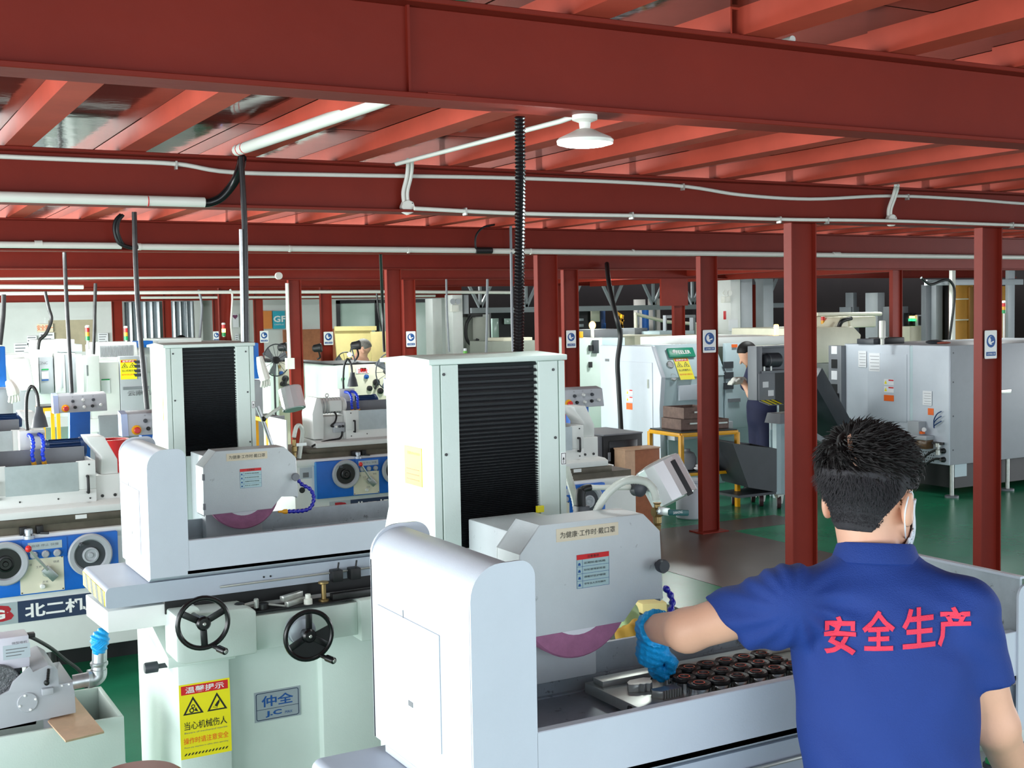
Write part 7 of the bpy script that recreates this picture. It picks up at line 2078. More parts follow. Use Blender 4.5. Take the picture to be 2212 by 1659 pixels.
# loose steel pieces on it
t = thing('serrated_block', (gx + 0.575, gy + 0.22, 1.166), 'small serrated steel block lying in the fixture, teeth towards the front', 'block')
b = B()
teeth = []
for k in range(8):
    x = 0.560 + k * 0.0068
    teeth += [(gx + x, gy + 0.205), (gx + x + 0.0034, gy + 0.205), (gx + x + 0.0034, gy + 0.209), (gx + x + 0.0068, gy + 0.209)]
b.prism(teeth + [(gx + 0.615, gy + 0.235), (gx + 0.552, gy + 0.235), (gx + 0.546, gy + 0.222)], 'z', 1.166, 1.184)
b.build('block_body', STEEL, t, 0.0006, 1)
t = thing('notched_block', (gx + 0.56, gy + 0.29, 1.166), 'small notched steel block lying behind the serrated one', 'block')
B().prism([(gx + x, gy + y) for x, y in ((0.527, 0.285), (0.545, 0.272), (0.553, 0.276), (0.558, 0.268), (0.566, 0.272), (0.572, 0.266), (0.582, 0.272), (0.590, 0.285), (0.600, 0.300), (0.585, 0.312), (0.548, 0.312), (0.535, 0.302))], 'z', 1.166, 1.184).build('block_body', STEEL, t, 0.001, 1)
t = thing('short_steel_rod', (gx + 0.60, gy + 0.255, 1.166), 'tiny steel rod lying between the two steel blocks', 'rod')
B().lathe([(0.004, 0), (0.006, 0.001), (0.006, 0.012), (0.0035, 0.013), (0.0035, 0.03)], (gx + 0.595, gy + 0.252, 1.172), (0.9, 0.3, 0), 12).build('rod_body', STEEL, t)
t = thing('steel_pin', (gx + 0.637, gy + 0.287, 1.166), 'upright steel pin held by the gloved fingers', 'pin')
B().lathe([(0.008, 0), (0.008, 0.004), (0.0062, 0.006), (0.0062, 0.026), (0.0075, 0.028), (0.0075, 0.034)], (gx + 0.637, gy + 0.285, 1.166), Z1, 16).build('pin_body', STEEL, t)
t = thing('steel_scriber', (1.541,2.18,1.173), 'thin steel hook tool slanting through the gloved hand', 'tool')
B().tube([(1.542,2.18,1.174), (1.57,2.2,1.192), (1.66,2.26,1.227)], 0.0022, 8).build('tool_rod', DSTEEL, t)
# rings
proto = None
for j in range(3):
    for k in range(6):
        x, y = gx + 0.642 + 0.0526 * k + (0.0 if j < 2 else 0.001), gy + 0.184 + 0.0525 * j
        pos = ('front', 'middle', 'back')[j]
        num = ('first', 'second', 'third', 'fourth', 'fifth', 'sixth')[k]
        if proto is None:
            r_ = thing('bearing_ring', (x, y, 1.166), '', 'ring', 'black-topped rings on the fixture')
            B().lathe([(0.0125, 0.0), (0.0232, 0.0), (0.0236, 0.002), (0.0236, 0.020), (0.0125, 0.020)], (x, y, 1.166), Z1, 32).build('polished_body', CHROME, r_)
            B().lathe([(0.0135, 0.0205), (0.0255, 0.0205), (0.0262, 0.022), (0.0262, 0.0275), (0.0245, 0.030), (0.0180, 0.0275), (0.0155, 0.0285), (0.0135, 0.0285), (0.0128, 0.024)], (x, y, 1.166), Z1, 36).build('black_rim', mat('black_oxide', (26, 25, 24), 0.42, 0.0, spec=0.35, var=0.2, scale=60), r_)
            B().ring([(x + 0.0128 * math.cos(2 * PI * i / 24), y + 0.0128 * math.sin(2 * PI * i / 24)) for i in range(24)], [(x + 0.0105 * math.cos(2 * PI * i / 24), y + 0.0105 * math.sin(2 * PI * i / 24)) for i in range(24)], 'z', 1.170, 1.197).build('steel_bore', CHROME, r_)
            proto = r_
        else:
            r_ = copy_tree(proto)
            r_.location = (x, y, 1.166)
        r_['label'] = '%s black-topped steel ring from the hand in the %s row on the fixture' % (num, pos)

# ---- things lying on the ledge of the second grinder
ox, oy = 0.92, 4.20
mt = thing('rubber_mat', (ox + 0.52, oy - 0.01, 0.956), 'black rubber mat under the tools on the grinder ledge', 'mat')
B().prism([(ox + 0.25, oy - 0.055), (ox + 0.40, oy - 0.058), (ox + 0.62, oy - 0.075), (ox + 0.72, oy - 0.055), (ox + 0.98, oy - 0.04), (ox + 0.98, oy + 0.018), (ox + 0.34, oy + 0.018)], 'z', 0.9685, 0.9715).build('mat_sheet', BLACK, mt)
B().box(ox + 0.36, ox + 0.70, oy - 0.02, oy + 0.018, 0.956, 0.9685).build('mat_backing', BLACK, mt)
zt_ = 0.9715
p_ = Vector((1.213,4.165,1.025))
t = thing('dial_gauge_base', (p_.x, 4.165, zt_), 'round magnetic gauge base with a jointed arm on the black mat', 'tool')
B().lathe([(0.020, 0), (0.020, 0.006), (0.014, 0.010), (0.014, 0.018), (0.018, 0.020), (0.018, 0.030), (0.012, 0.034)], (p_.x, 4.165, zt_), Z1, 18).build('base', DSTEEL, t)
B().tube([(p_.x + 0.012, 4.16, zt_ + 0.024), (p_.x + 0.055, 4.165, zt_ + 0.028)], 0.0055, 10).build('arm', STEEL, t)
B().lathe([(0.009, 0), (0.009, 0.03), (0.006, 0.033)], (p_.x + 0.06, 4.165, zt_ + 0.008), Z1, 12).build('joint', STEEL, t)
B().lathe([(0.022, 0), (0.022, 0.018), (0.015, 0.02)], (p_.x + 0.085, 4.175, zt_), Z1, 16).build('second_foot', DSTEEL, t)
B().tube([(p_.x + 0.10, 4.17, zt_ + 0.014), (p_.x + 0.16, 4.15, zt_ + 0.004)], 0.004, 8).build('thin_rod', STEEL, t)
for i, (dx, dy, dz_, lb) in enumerate(((0, 0, 0, 'lower bright steel bar on the black mat'), (-0.012, 0.012, 0.019, 'bright steel bar lying across the lower one on the mat'))):
    q_ = Vector((1.42,4.165,1.015))
    t = thing('steel_bar', (q_.x, 4.165, zt_ + dz_), lb, 'bar', 'steel bars on the mat')
    B().bar((q_.x - 0.045 + dx, 4.145 + dy, zt_ + dz_ + 0.010), (q_.x + 0.045 + dx, 4.195 + dy, zt_ + dz_ + 0.010), 0.018, 0.0185).build('bar_body', STEEL, t, 0.001)
q_ = Vector((1.458,4.155,1.012))
t = thing('white_plastic_plug', (q_.x, 4.15, zt_), 'small white stepped plastic plug on the black mat', 'plug')
B().lathe([(0.0155, 0), (0.0155, 0.017), (0.010, 0.021), (0.010, 0.034), (0.009, 0.036)], (q_.x, 4.15, zt_), Z1, 18).build('plug_body', WHITEPL, t)
q_ = Vector((1.523,4.165,1.015))
t = thing('brass_spool', (q_.x, 4.165, zt_), 'upright old brass spool standing right of the white plug', 'spool')
B().lathe([(0.019, 0), (0.019, 0.005), (0.0095, 0.008), (0.0085, 0.060), (0.019, 0.064), (0.019, 0.070), (0.006, 0.073)], (q_.x, 4.165, zt_), Z1, 18).build('spool_body', BRASS, t)
q_ = Vector((1.555,4.16,1.012))
t = thing('long_steel_bar', (q_.x, 4.16, zt_), 'long brownish steel bar at the right end of the mat', 'bar')
B().bar((q_.x - 0.005, 4.16, zt_ + 0.012), (q_.x + 0.25, 4.165, zt_ + 0.012), 0.03, 0.022).build('bar_body', DSTEEL, t, 0.001)

# ---- coolant separator, tank, board and pipe at the lower left
t = thing('coolant_tank', (0.5, 4.6, 0), 'pale green open coolant tank on the floor left of the second grinder', 'tank')
b = B()
b.box(0.0, 0.855, 4.40, 4.415, 0.42, 0.60)
b.box(0.0, 0.855, 4.80, 4.815, 0.42, 0.60)
b.box(0.0, 0.015, 4.415, 4.80, 0.42, 0.60)
b.box(0.84, 0.855, 4.415, 4.80, 0.42, 0.60)
b.build('upper_rim', PGREEN, t, 0.003)
B().box(-0.01, 0.865, 4.39, 4.825, 0.0, 0.42).build('lower_tank', PGREEN, t, 0.004)
B().box(0.02, 0.835, 4.42, 4.795, 0.42, 0.44).build('coolant', OIL, t)
B().box(0.66, 0.80, 4.50, 4.62, 0.44, 0.50).build('filter_block', LGREY, t, 0.02)
B().box(0.64, 0.655, 4.415, 4.8, 0.44, 0.58).build('baffle', LGREY, t)
t = thing('magnetic_separator', (0.4, 4.55, 0.6), 'grey magnetic separator with a round side cover standing on the coolant tank', 'separator')
Y0 = 4.46
poly = xz((0.368,4.46,0.605), (0.704,4.46,0.622), (0.701,4.46,0.733), (0.652,4.46,0.731), (0.649,4.46,0.784), (0.621,4.46,0.806), (0.569,4.46,0.789), (0.558,4.46,0.81), (0.502,4.46,0.764), (0.49,4.46,0.737), (0.46,4.46,0.726), (0.372,4.46,0.722))
B().prism(poly, 'y', Y0, Y0 + 0.012).build('side_plate', LGREY, t, 0.002)
top = xz((0.701,4.46,0.733), (0.652,4.46,0.731), (0.649,4.46,0.784), (0.621,4.46,0.806), (0.569,4.46,0.789))
b = B()
b.prism([poly[0], poly[1], poly[2], poly[3], poly[4], poly[5], poly[6], poly[6][:1] + (poly[0][1],)], 'y', Y0 + 0.012, Y0 + 0.30)
b.build('housing', LGREY, t, 0.003)
dr_ = Vector((0.486,4.62,0.699))
B().lathe([(0.075, -0.13), (0.079, -0.125), (0.079, 0.125), (0.075, 0.13)], (0.455, 4.61, 0.745), (0, 1, 0), 28).build('drum', mat('chip_covered_drum', (110, 112, 116), 0.5, 0.5, var=0.5, scale=60, bump=0.8, bscale=150), t)
c_ = Vector((0.546,4.46,0.687))
dc = B().lathe([(0.034, 0), (0.034, 0.004), (0.032, 0.006), (0.0, 0.006)], c_, YM, 28).build('round_cover', LGREY, t)
for a in range(4):
    an = a * PI / 2 + 0.3
    B().lathe([(0.0045, 0), (0.004, 0.003), (0, 0.004)], c_ + Vector((math.cos(an) * 0.027, -0.006, math.sin(an) * 0.027)), YM, 10).build('cover_screw', PRINTW, dc)
c_ = Vector((0.61,4.46,0.741))
k_ = B().box(c_.x - 0.018, c_.x + 0.02, 4.44, 4.46, c_.z - 0.035, c_.z - 0.012).build('hook_block', LGREY, t, 0.003)
B().lathe([(0.009, 0), (0.009, 0.01), (0.004, 0.012)], c_ + Vector((0, 0, 0.005)), YM, 12).build('hook_pin', DSTEEL, k_)
hose('spring', [tuple(c_ + Vector((0.002, -0.012, 0.008))), tuple(c_ + Vector((0.008, -0.012, 0.055)))], 0.0065, DSTEEL, k_, 0.4, 0.005, 10, 2)
for px_ in ((0.661,4.46,0.726), (0.684,4.46,0.727)):
    B().lathe([(0.004, 0), (0.003, 0.003)], px_, YM, 10).build('screw', PRINTW, t)
bx0, bx1 = (0.442,4.5,0.899), (0.564,4.5,0.799)
mb = B().box(bx0[0], bx1[0], 4.50, 4.60, bx1[2], bx0[2] + 0.012).build('motor_box', mat('lilac_grey_paint', (206, 204, 216), 0.45, var=0.03), t, 0.004)
lp = panel(((bx0[0] + bx1[0]) / 2 + 0.02, 4.50, (bx0[2] + bx1[2]) / 2 + 0.01), X1, Z1, 0.088, 0.05, 0.001, SILV, mb, 'type_plate')
txt('微型电机', ((bx0[0] + bx1[0]) / 2 + 0.03, 4.4985, bx0[2] - 0.01), X1, Z1, 0.05, 0.009, PRINTG, lp)
for k in range(3):
    B().box((bx0[0] + bx1[0]) / 2 - 0.015, (bx0[0] + bx1[0]) / 2 + 0.055 - 0.01 * k, 4.4985, 4.499, bx0[2] - 0.032 - 0.011 * k, bx0[2] - 0.029 - 0.011 * k).build('plate_line', PRINTG, lp)
B().box(bx0[0] + 0.02, bx1[0] - 0.03, 4.52, 4.6, bx1[2] - 0.09, bx1[2]).build('motor_neck', DGREY, t)
t = thing('wooden_board', (0.75, 4.45, 0.6), 'small pinkish plywood board sticking out over the corner of the coolant tank', 'board')
B().hexa([(0.611,4.471,0.602), (0.63,4.22,0.602), (0.758,4.246,0.602), (0.741,4.724,0.602), (0.609,4.455,0.612), (0.628,4.209,0.612), (0.756,4.235,0.612), (0.739,4.708,0.612)]).build('board_body', WOOD, t)
t = thing('drain_pipe', (0.79,4.45,0.842), 'galvanised drain pipe elbow tied with a blue glove under the second grinder', 'pipe')
pt = [(0.79,4.45,0.845), (0.788,4.45,0.801), (0.784,4.45,0.767), (0.77,4.45,0.745), (0.747,4.45,0.738), (0.698,4.46,0.733)]
B().tube([pt[0], pt[1], pt[2]], 0.0255, 18).build('upright', PIPEM, t)
B().lathe([(0.0285, 0), (0.0305, 0.004), (0.0305, 0.012), (0.0285, 0.014)], (0.786,4.45,0.78), Z1, 18).build('flange', PIPEM, t)
B().tube(smooth_path([pt[2], (0.782,4.45,0.747), (0.767,4.45,0.736), (0.747,4.45,0.736)], 6), 0.0285, 18).build('elbow', PIPEM, t)
B().tube([(0.753,4.45,0.737), (0.698,4.46,0.732)], 0.0255, 18).build('cross_pipe', PIPEM, t)
B().lathe([(0.033, 0), (0.033, 0.012)], (0.747,4.45,0.738), X1, 18).build('collar', PIPEM, t)
t = thing('tied_glove', (0.791,4.44,0.877), 'bright blue rubber glove tied round the pipe end below the table', 'glove')
g0, g1, g2 = V3((0.801,4.44,0.902)), V3((0.791,4.44,0.877)), V3((0.787,4.44,0.848))


def tied(P):
    d = smin(sd_cone(P, g0, g1, 0.016, 0.03), sd_cone(P, g1, g2, 0.030, 0.027), 0.012)
    q = P - g1
    return d + 0.0022 * np.sin(q[:, 2] * 330 + q[:, 0] * 180)


sdf_obj(tied, g1 - 0.08, g1 + 0.08, 0.0035, 'glove_body', GLOVE, t)
for k in range(4):
    a_ = g2 + V3((-0.026 + 0.006 * k, -0.022, 0.012 - 0.004 * k))
    B().tube(smooth_path([a_, a_ + V3((0.012, -0.008, 0.01)), a_ + V3((0.03, -0.006, 0.022))], 4), [0.006] * 8 + [0.003], 8).build('finger', GLOVE, t)
t = thing('black_cable', (0.614,4.9,0.808), 'black cable running from the grey motor box down to the floor', 'cable')
hose('cable', [(0.573,4.62,0.879), (0.603,4.65,0.857), (0.67,4.75,0.79), (0.733,4.85,0.713), (0.793,4.9,0.646), (0.821,4.95,0.574), (0.834,5,0.447)], 0.007, BLACK, t)
B().box((0.572,4.61,0.883)[0], (0.599,4.61,0.879)[0], 4.60, 4.63, (0.574,4.61,0.874)[2], (0.575,4.61,0.89)[2]).build('plug', BLACK, t, 0.003)
t = thing('stool', (0.775, 3.80, 0), 'round brown vinyl stool at the bottom edge in front of the coolant tank', 'stool')
B().lathe([(0.10, 0.545), (0.135, 0.55), (0.140, 0.565), (0.136, 0.59), (0.12, 0.602), (0.0, 0.606)], (0.775, 3.80, 0), Z1, 36).build('seat', SEATM, t)
for k in range(4):
    a = k * PI / 2 + 0.5
    B().tube([(0.775 + 0.09 * math.cos(a), 3.80 + 0.09 * math.sin(a), 0.55), (0.775 + 0.14 * math.cos(a), 3.80 + 0.14 * math.sin(a), 0.0)], 0.010, 8).build('leg', STEEL, t)
B().torus((0.775, 3.80, 0.22), Z1, 0.12, 0.007, 28, 8).build('foot_ring', STEEL, t)

# ---- behind the near tray: bin with rags and a wooden block
t = thing('scrap_bin', (1.9, 2.75, 0), 'dark bin behind the near tray with rags on it', 'bin')
q0, q1 = (1.862,2.75,1.148), (2.025,2.75,1.125)
B().box(q0[0], q1[0] + 0.05, 2.70, 3.0, 0.0, q0[2] - 0.06).build('bin_body', DGREY, t, 0.006)
B().box(q0[0] + 0.02, q1[0] + 0.03, 2.99, 3.005, q0[2] - 0.06, q0[2] + 0.03).build('bin_back', mat('bin_red', (150, 62, 50), 0.5, var=0.1), t)
zb = q0[2] - 0.06
def rag(nm, c, rx, ry, rz, m, label):
    t = thing(nm, c, label, 'cloth')
    cv = V3(c)
    sdf_obj(lambda P: np.maximum(sd_ell(P, cv + V3((0, 0, 0.2 * rz)), (rx, ry, rz)) + 0.008 * np.sin((P[:, 0] - c[0]) * 70 + (P[:, 2] - c[2]) * 60) * np.sin((P[:, 1] - c[1]) * 80), c[2] + 0.001 - P[:, 2]), cv - max(rx, ry) - 0.03, cv + max(rx, ry) + 0.03, 0.006, 'cloth_heap', m, t)


p_ = (1.917,2.74,1.12)
rag('yellow_rag', (p_[0] - 0.01, 2.76, zb), 0.05, 0.05, 0.045, mat('mustard_cloth', (206, 160, 60), 0.8, var=0.15), 'crumpled mustard rag behind the gloved hand')
p_ = (1.981,2.86,1.107)
rag('green_rag', (p_[0] - 0.02, 2.88, zb), 0.05, 0.05, 0.07, mat('pale_green_cloth', (176, 206, 150), 0.8, var=0.2), 'crumpled pale green rag behind the mustard one')
t = thing('wooden_block', (2.427,3.4,0.993), 'pale wooden block lying behind the blue coolant hose', 'block')
p0, p1 = (2.384,3.4,1.007), (2.485,3.4,0.974)
B().prism([(p0[0], 3.4), (p1[0] - 0.02, 3.37), (p1[0] + 0.03, 3.55), (p0[0] + 0.02, 3.58)], 'z', p1[2] - 0.01, p1[2] + 0.025).build('block_body', WOODY, t, 0.003)
B().box(p0[0] - 0.08, p1[0] + 0.06, 3.36, 3.75, 0, p1[2] - 0.011).build('stand', mat('dark_green_stand', (26, 52, 44), 0.5, var=0.1), thing('tool_stand', (p0[0], 3.4, 0), 'dark green stand under the pale wooden block', 'stand'), 0.004)

# ---- yellow bench with boxes, cart, electric cabinet
t = thing('yellow_bench', (7.8, 9.9, 0), 'yellow steel bench with a dark top and lower shelf, behind the middle column', 'bench')
zb = 0.775
c1, c2, c3 = (7.326,10.278,0.775), (7.313,9.736,0.775), (7.939,9.641,0.775)
A_, B_, C_ = Vector(c2), Vector(c1), Vector(c3)
D_ = B_ + (C_ - A_)
B().hexa([p + Vector((0, 0, dz_)) for dz_ in (0.0, 0.012) for p in (A_, C_, D_, B_)]).build('top', DSTEEL, t)
for p, q in ((A_, C_), (C_, D_), (D_, B_), (B_, A_)):
    B().bar(p - Vector((0, 0, 0.02)), q - Vector((0, 0, 0.02)), 0.036, 0.038).build('rail', YELP, t, 0.003)
    B().bar((p.x, p.y, 0.36), (q.x, q.y, 0.36), 0.03, 0.03).build('shelf_rail', YELP, t, 0.003)
for p in (A_, B_, C_, D_):
    B().bar((p.x, p.y, 0), (p.x, p.y, zb - 0.02), 0.042, 0.042).build('leg', YELP, t, 0.003)
B().hexa([Vector((p.x, p.y, z)) for z in (0.37, 0.38) for p in (A_, C_, D_, B_)]).build('shelf', DSTEEL, t)
ux, uy = (C_ - A_).normalized(), (B_ - A_).normalized()
def crate(o, w_, d_, h_, z, label, tilt=0.0):
    t = thing('steel_crate', (o.x, o.y, z), label, 'crate', 'rusty crates on the yellow bench')
    p = [o, o + ux * w_, o + ux * w_ + uy * d_, o + uy * d_]
    for i in range(4):
        a_, b_ = p[i], p[(i + 1) % 4]
        n_ = (b_ - a_).normalized().cross(Vector((0, 0, 1))) * -0.008
        B().hexa([Vector((q.x, q.y, zz)) for zz in (z, z + h_) for q in (a_, b_, b_ + n_, a_ + n_)]).build('side', RUST, t)
    B().hexa([Vector((q.x, q.y, zz)) for zz in (z, z + 0.008) for q in p]).build('bottom', RUST, t)
    m_ = o + ux * w_ * 0.5 - uy * 0.012
    B().bar((m_ - ux * 0.06 + Vector((0, 0, z + h_ * 0.6 - o.z))), (m_ + ux * 0.06 + Vector((0, 0, z + h_ * 0.6 - o.z))), 0.012, 0.015).build('handle', STEEL, t)
crate(A_ + ux * 0.08 + uy * 0.12, 0.30, 0.34, 0.11, zb + 0.013, 'lower rusty crate of the two stacked on the yellow bench')
crate(A_ + ux * 0.10 + uy * 0.10, 0.34, 0.36, 0.115, zb + 0.124, 'upper rusty crate of the two stacked on the yellow bench')
crate(A_ + ux * 0.44 + uy * 0.10, 0.17, 0.30, 0.10, zb + 0.013, 'rusty crate at the right end of the yellow bench')
t = thing('grey_canister', tuple(A_ + ux * 0.15 + uy * 0.2), 'grey rounded canister on the lower shelf of the yellow bench', 'canister')
c_ = A_ + ux * 0.2 + uy * 0.2
B().lathe([(0.06, 0.0), (0.09, 0.01), (0.095, 0.12), (0.07, 0.17), (0.03, 0.19), (0.03, 0.21)], (c_.x, c_.y, 0.381), Z1, 20).build('canister_body', GREY, t)
t = thing('white_bag', tuple(A_ + ux * 0.12 + uy * 0.05), 'crumpled white bag on the lower shelf of the yellow bench', 'bag')
c_ = A_ + ux * 0.30 + uy * 0.08
b = B().ell((c_.x, c_.y, 0.405), (0.11, 0.07, 0.025), 16, 8).build('bag_body', PAPER, t)
B().ell((c_.x - 0.03, c_.y + 0.02, 0.432), (0.05, 0.04, 0.014), 12, 6).build('bag_fold', PAPER, b)
t = thing('black_bag', tuple(A_ + ux * 0.45), 'black bag on the lower shelf at the right end of the yellow bench', 'bag')
c_ = A_ + ux * 0.5 + uy * 0.2
b = B().ell((c_.x, c_.y, 0.47), (0.10, 0.10, 0.09), 16, 10).build('bag_body', BLACK, t)
B().tube(smooth_path([(c_.x - 0.05, c_.y, 0.54), (c_.x, c_.y - 0.02, 0.60), (c_.x + 0.05, c_.y, 0.54)], 5), 0.008, 8).build('bag_handle', BLACK, b)
# cart
t = thing('tipping_cart', (8.15, 9.4, 0), 'dark grey wedge-shaped chip cart on castors, left of the nearest big column', 'cart')
fl_ = [(7.646,9.35,0.684), (8.202,9.35,0.595), (8.199,9.35,0.159), (7.839,9.35,0.237)]
b = B()
y0, y1 = 9.35, 9.78
o4 = [Vector((p[0], y0, p[2])) for p in fl_]
k4 = [Vector((p[0] + 0.02, y1, p[2] + 0.015)) for p in fl_]
b.add(o4 + k4, [(0, 1, 2, 3), (4, 5, 6, 7), (1, 5, 6, 2), (3, 2, 6, 7), (0, 3, 7, 4)])
in_ = [p + Vector((0.012 if i in (0, 3) else -0.012, 0.012, 0)) for i, p in enumerate(o4)]
ik = [p + Vector((0.012 if i in (0, 3) else -0.012, -0.012, 0)) for i, p in enumerate(k4)]
b.add(in_ + ik, [(0, 1, 2, 3), (4, 5, 6, 7), (1, 5, 6, 2), (3, 2, 6, 7), (0, 3, 7, 4)])
b.add([o4[0], o4[1], k4[1], k4[0], in_[0], in_[1], ik[1], ik[0]], [(0, 1, 5, 4), (1, 2, 6, 5), (2, 3, 7, 6), (3, 0, 4, 7)])
b.build('hopper', DGREY, t)
B().box(o4[3].x - 0.1, o4[2].x + 0.02, y0 + 0.03, y1 - 0.03, 0.135, 0.16).build('under_plate', DGREY, t)
for x, y, r_ in ((8.145, 9.52, 0.066), (8.20, 9.32, 0.066), (7.98, 9.75, 0.066), (8.26, 9.78, 0.066)):
    w_ = B().lathe([(0.048, -0.02), (r_, -0.018), (r_, 0.018), (0.048, 0.02)], (x, y, r_), (0.8, -0.6, 0), 22).build('castor_wheel', mat('maroon_rubber', (70, 40, 46), 0.5, var=0.1) if 'maroon_rubber' not in MATS else MATS['maroon_rubber'], t)
    B().lathe([(0.012, -0.024), (0.047, -0.021), (0.047, 0.021), (0.012, 0.024)], (x, y, r_), (0.8, -0.6, 0), 18).build('wheel_centre', LGREY, w_)
    B().hexa([(x - 0.03, y - 0.03, 0.05), (x + 0.02, y - 0.03, 0.05), (x + 0.02, y - 0.026, 0.05), (x - 0.03, y - 0.026, 0.05), (x - 0.04, y - 0.03, 0.14), (x + 0.04, y - 0.03, 0.14), (x + 0.04, y + 0.03, 0.14), (x - 0.04, y + 0.03, 0.14)]).build('castor_fork', STEEL, t)
# electric cabinet and boxes right of the cylindrical grinder
t = thing('black_electric_cabinet', (6.225,9.2,0.617), 'low black electric cabinet with a grey louvred side in front of the white lathe', 'cabinet')
p0, p1 = (6.044,9.2,0.873), (6.47,9.2,0.564)
B().box(p0[0], p1[0], 9.2, 9.8, 0.0, p0[2]).build('body', BLACK, t, 0.004)
B().box(p0[0] + 0.06, p1[0] - 0.06, 9.192, 9.2, 0.1, p0[2] - 0.05).build('door', BLACKG, t, 0.003)
p2 = (5.869,9.25,0.88)
lv_ = B().box(p2[0], p0[0], 9.22, 9.8, 0.0, p0[2] - 0.005).build('louvred_side', GREY, t)
for k in range(14):
    z = p0[2] - 0.08 - k * 0.022
    B().box(p2[0] + 0.10, p0[0] - 0.05, 9.213, 9.22, z, z + 0.008).build('louvre', DGREY, lv_)
B().box(p0[0], p1[0], 9.19, 9.8, p0[2], p0[2] + 0.012).build('lid', GREY, t)
q_ = (6.099,9.19,0.682)
B().box(q_[0] - 0.015, q_[0] + 0.015, 9.186, 9.192, q_[2] - 0.04, q_[2] + 0.04).build('latch', LGREY, t, 0.004)
q_ = (6.245,9.19,0.684)
B().add([(q_[0] - 0.05, 9.19, q_[2] - 0.045), (q_[0] + 0.05, 9.19, q_[2] - 0.045), (q_[0], 9.19, q_[2] + 0.045)], [(0, 1, 2)]).build('warning_triangle', YEL, t)
t = thing('wooden_box', (6.249,9,0.635), 'reddish wooden box beside the black electric cabinet', 'box')
p0, p1, p2 = (6.107,8.95,0.757), (6.216,8.95,0.741), (6.483,8.95,0.731)
for nm, x0, x1, m in (('end_board', p0[0], p1[0], WOOD), ('long_side', p1[0], p2[0], WOODR)):
    B().box(x0, x1, 8.95, 9.12, 0.0, p0[2]).build(nm, m, t, 0.004)
B().box(p0[0], p2[0], 8.94, 9.13, p0[2], p0[2] + 0.012).build('lid_board', WOOD, t)
t = thing('floor_crate', (5.388,8.1,0.511), 'low reddish crate on the floor behind the lamp arm', 'crate')
p0, p1 = (5.349,8.2,0.588), (5.6,8.2,0.567)
for x0, x1, y0, y1 in ((p0[0], p1[0], 8.2, 8.215), (p0[0], p1[0], 8.5, 8.515), (p0[0], p0[0] + 0.015, 8.215, 8.5), (p1[0] - 0.015, p1[0], 8.215, 8.5)):
    B().box(x0, x1, y0, y1, 0.0, p0[2]).build('crate_side', WOODR, t)
B().box(p0[0], p1[0], 8.2, 8.5, 0.0, 0.015).build('crate_bottom', WOODR, t)
t = thing('white_drum', (6.45, 8.95, 0), 'white plastic drum standing just left of the middle column', 'drum')
c_ = (7.157,9.388,0)
B().lathe([(0.13, 0), (0.14, 0.01), (0.14, 0.33), (0.13, 0.345), (0.145, 0.35), (0.145, 0.37), (0.0, 0.375)], (c_[0], c_[1], 0), Z1, 24).build('drum_body', PGUARD, t)
# notice on the blue pendant post of the hidden grinder
t = thing('paper_notice', (4.998,7.9,0.945), 'white paper notice with a red mark behind the handled guard', 'notice')
p0, p1 = (4.941,7.9,1.027), (5.06,7.9,0.866)
B().box(p0[0], p1[0], 7.9, 7.91, p1[2], p0[2]).build('sheet', PAPER, t)
for k in range(6):
    B().box(p0[0] + 0.015, p1[0] - 0.02 - 0.01 * (k % 3), 7.898, 7.90, p0[2] - 0.035 - k * 0.022, p0[2] - 0.030 - k * 0.022).build('printed_line', PRINTG, t)
B().box(p0[0] + 0.015, p0[0] + 0.05, 7.898, 7.9, p1[2] + 0.01, p1[2] + 0.03).build('blue_block', NAVY, t)
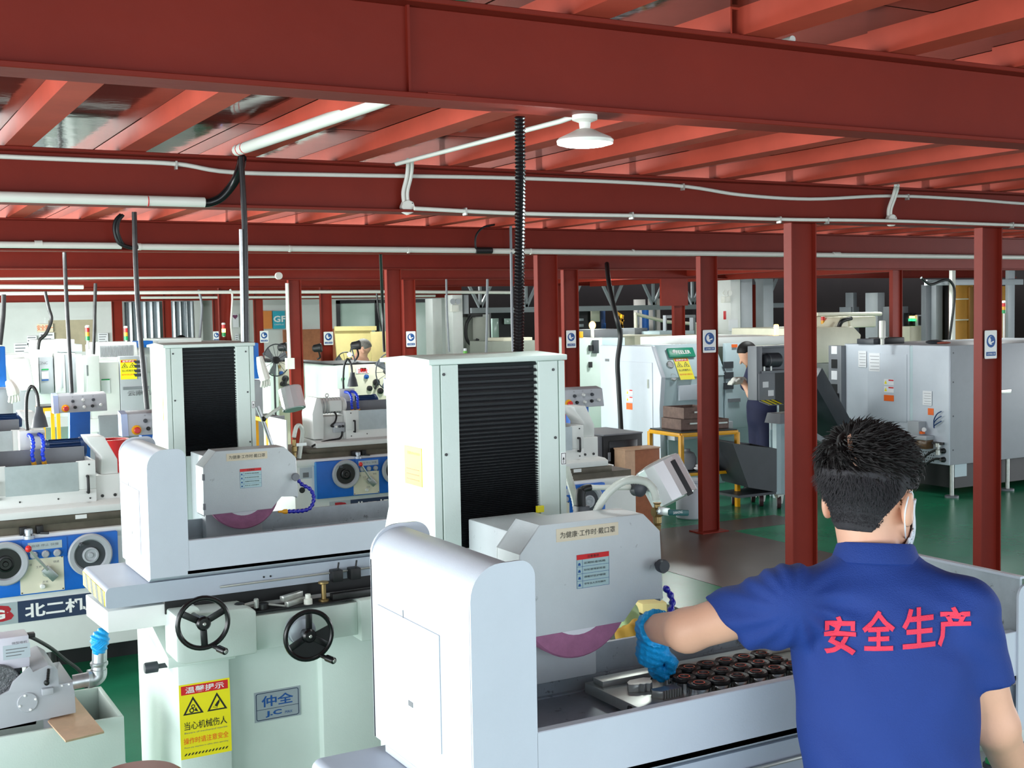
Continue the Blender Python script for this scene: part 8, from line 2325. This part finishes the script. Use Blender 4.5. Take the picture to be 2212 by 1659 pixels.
# yellow frames at the left
def frame(c0, c1, y, d, label, m=YELP):
    t = thing('yellow_stool', (c0[0], y, 0), label, 'stool')
    x0, x1, z = c0[0], c1[0], c0[2]
    B().box(x0, x1, y, y + d, z - 0.005, z + 0.01).build('top', DSTEEL, t)
    for yy_ in (y, y + d):
        B().bar((x0, yy_, z - 0.025), (x1, yy_, z - 0.025), 0.035, 0.035).build('rail', m, t)
    for xx in (x0, x1):
        B().bar((xx, y, z - 0.025), (xx, y + d, z - 0.025), 0.035, 0.035).build('rail', m, t)
        for yy_ in (y, y + d):
            B().bar((xx, yy_, 0), (xx, yy_, z - 0.02), 0.036, 0.036).build('leg', m, t)
    return t


frame((3.38,10.5,1.103), (3.494,10.5,1.096), 10.5, 0.4, 'yellow framed stool behind the second grinder, left of the work head')
frame((1.991,14,1.065), (2.147,14,1.056), 14, 0.4, 'yellow framed stool at far left behind the control pendant')
t = thing('red_bin', (1.682,8.6,1.116), 'small red bin peeping out left of the second surface grinder', 'bin')
p0, p1 = (1.629,8.6,1.167), (1.698,8.6,1.051)
B().lathe([(0.09, 0.0), (0.115, 0.30), (0.12, 0.305), (0.10, 0.305), (0.085, 0.02)], ((p0[0] + p1[0]) / 2 + 0.02, 8.75, p0[2] - 0.30), Z1, 20).build('bin_body', REDK, t)
B().box(p0[0] - 0.1, p1[0] + 0.2, 8.6, 8.9, 0, p0[2] - 0.301).build('plinth', DGREY, thing('bin_stand', (p0[0], 8.6, 0), 'dark stand under the small red bin', 'stand'))
t = thing('green_bottle', (8.126,16,1.418), 'small green bottle with a white cap above the nearest grinder column', 'bottle')
c_ = (8.126,16,1.391)
B().lathe([(0.025, 0.0), (0.03, 0.005), (0.03, 0.05), (0.02, 0.055)], c_, Z1, 14).build('bottle_body', mat('lime_plastic', (110, 190, 80), 0.4, var=0), t)
B().lathe([(0.022, 0.055), (0.022, 0.09), (0.018, 0.092)], c_, Z1, 14).build('cap', PAPER, t)
B().box(c_[0] - 0.5, c_[0] + 0.6, 15.9, 16.5, 0, c_[2] - 0.001).build('cabinet_body', GREY, thing('low_cabinet', (c_[0], 16.0, 0), 'low grey cabinet carrying the small green bottle', 'cabinet'))
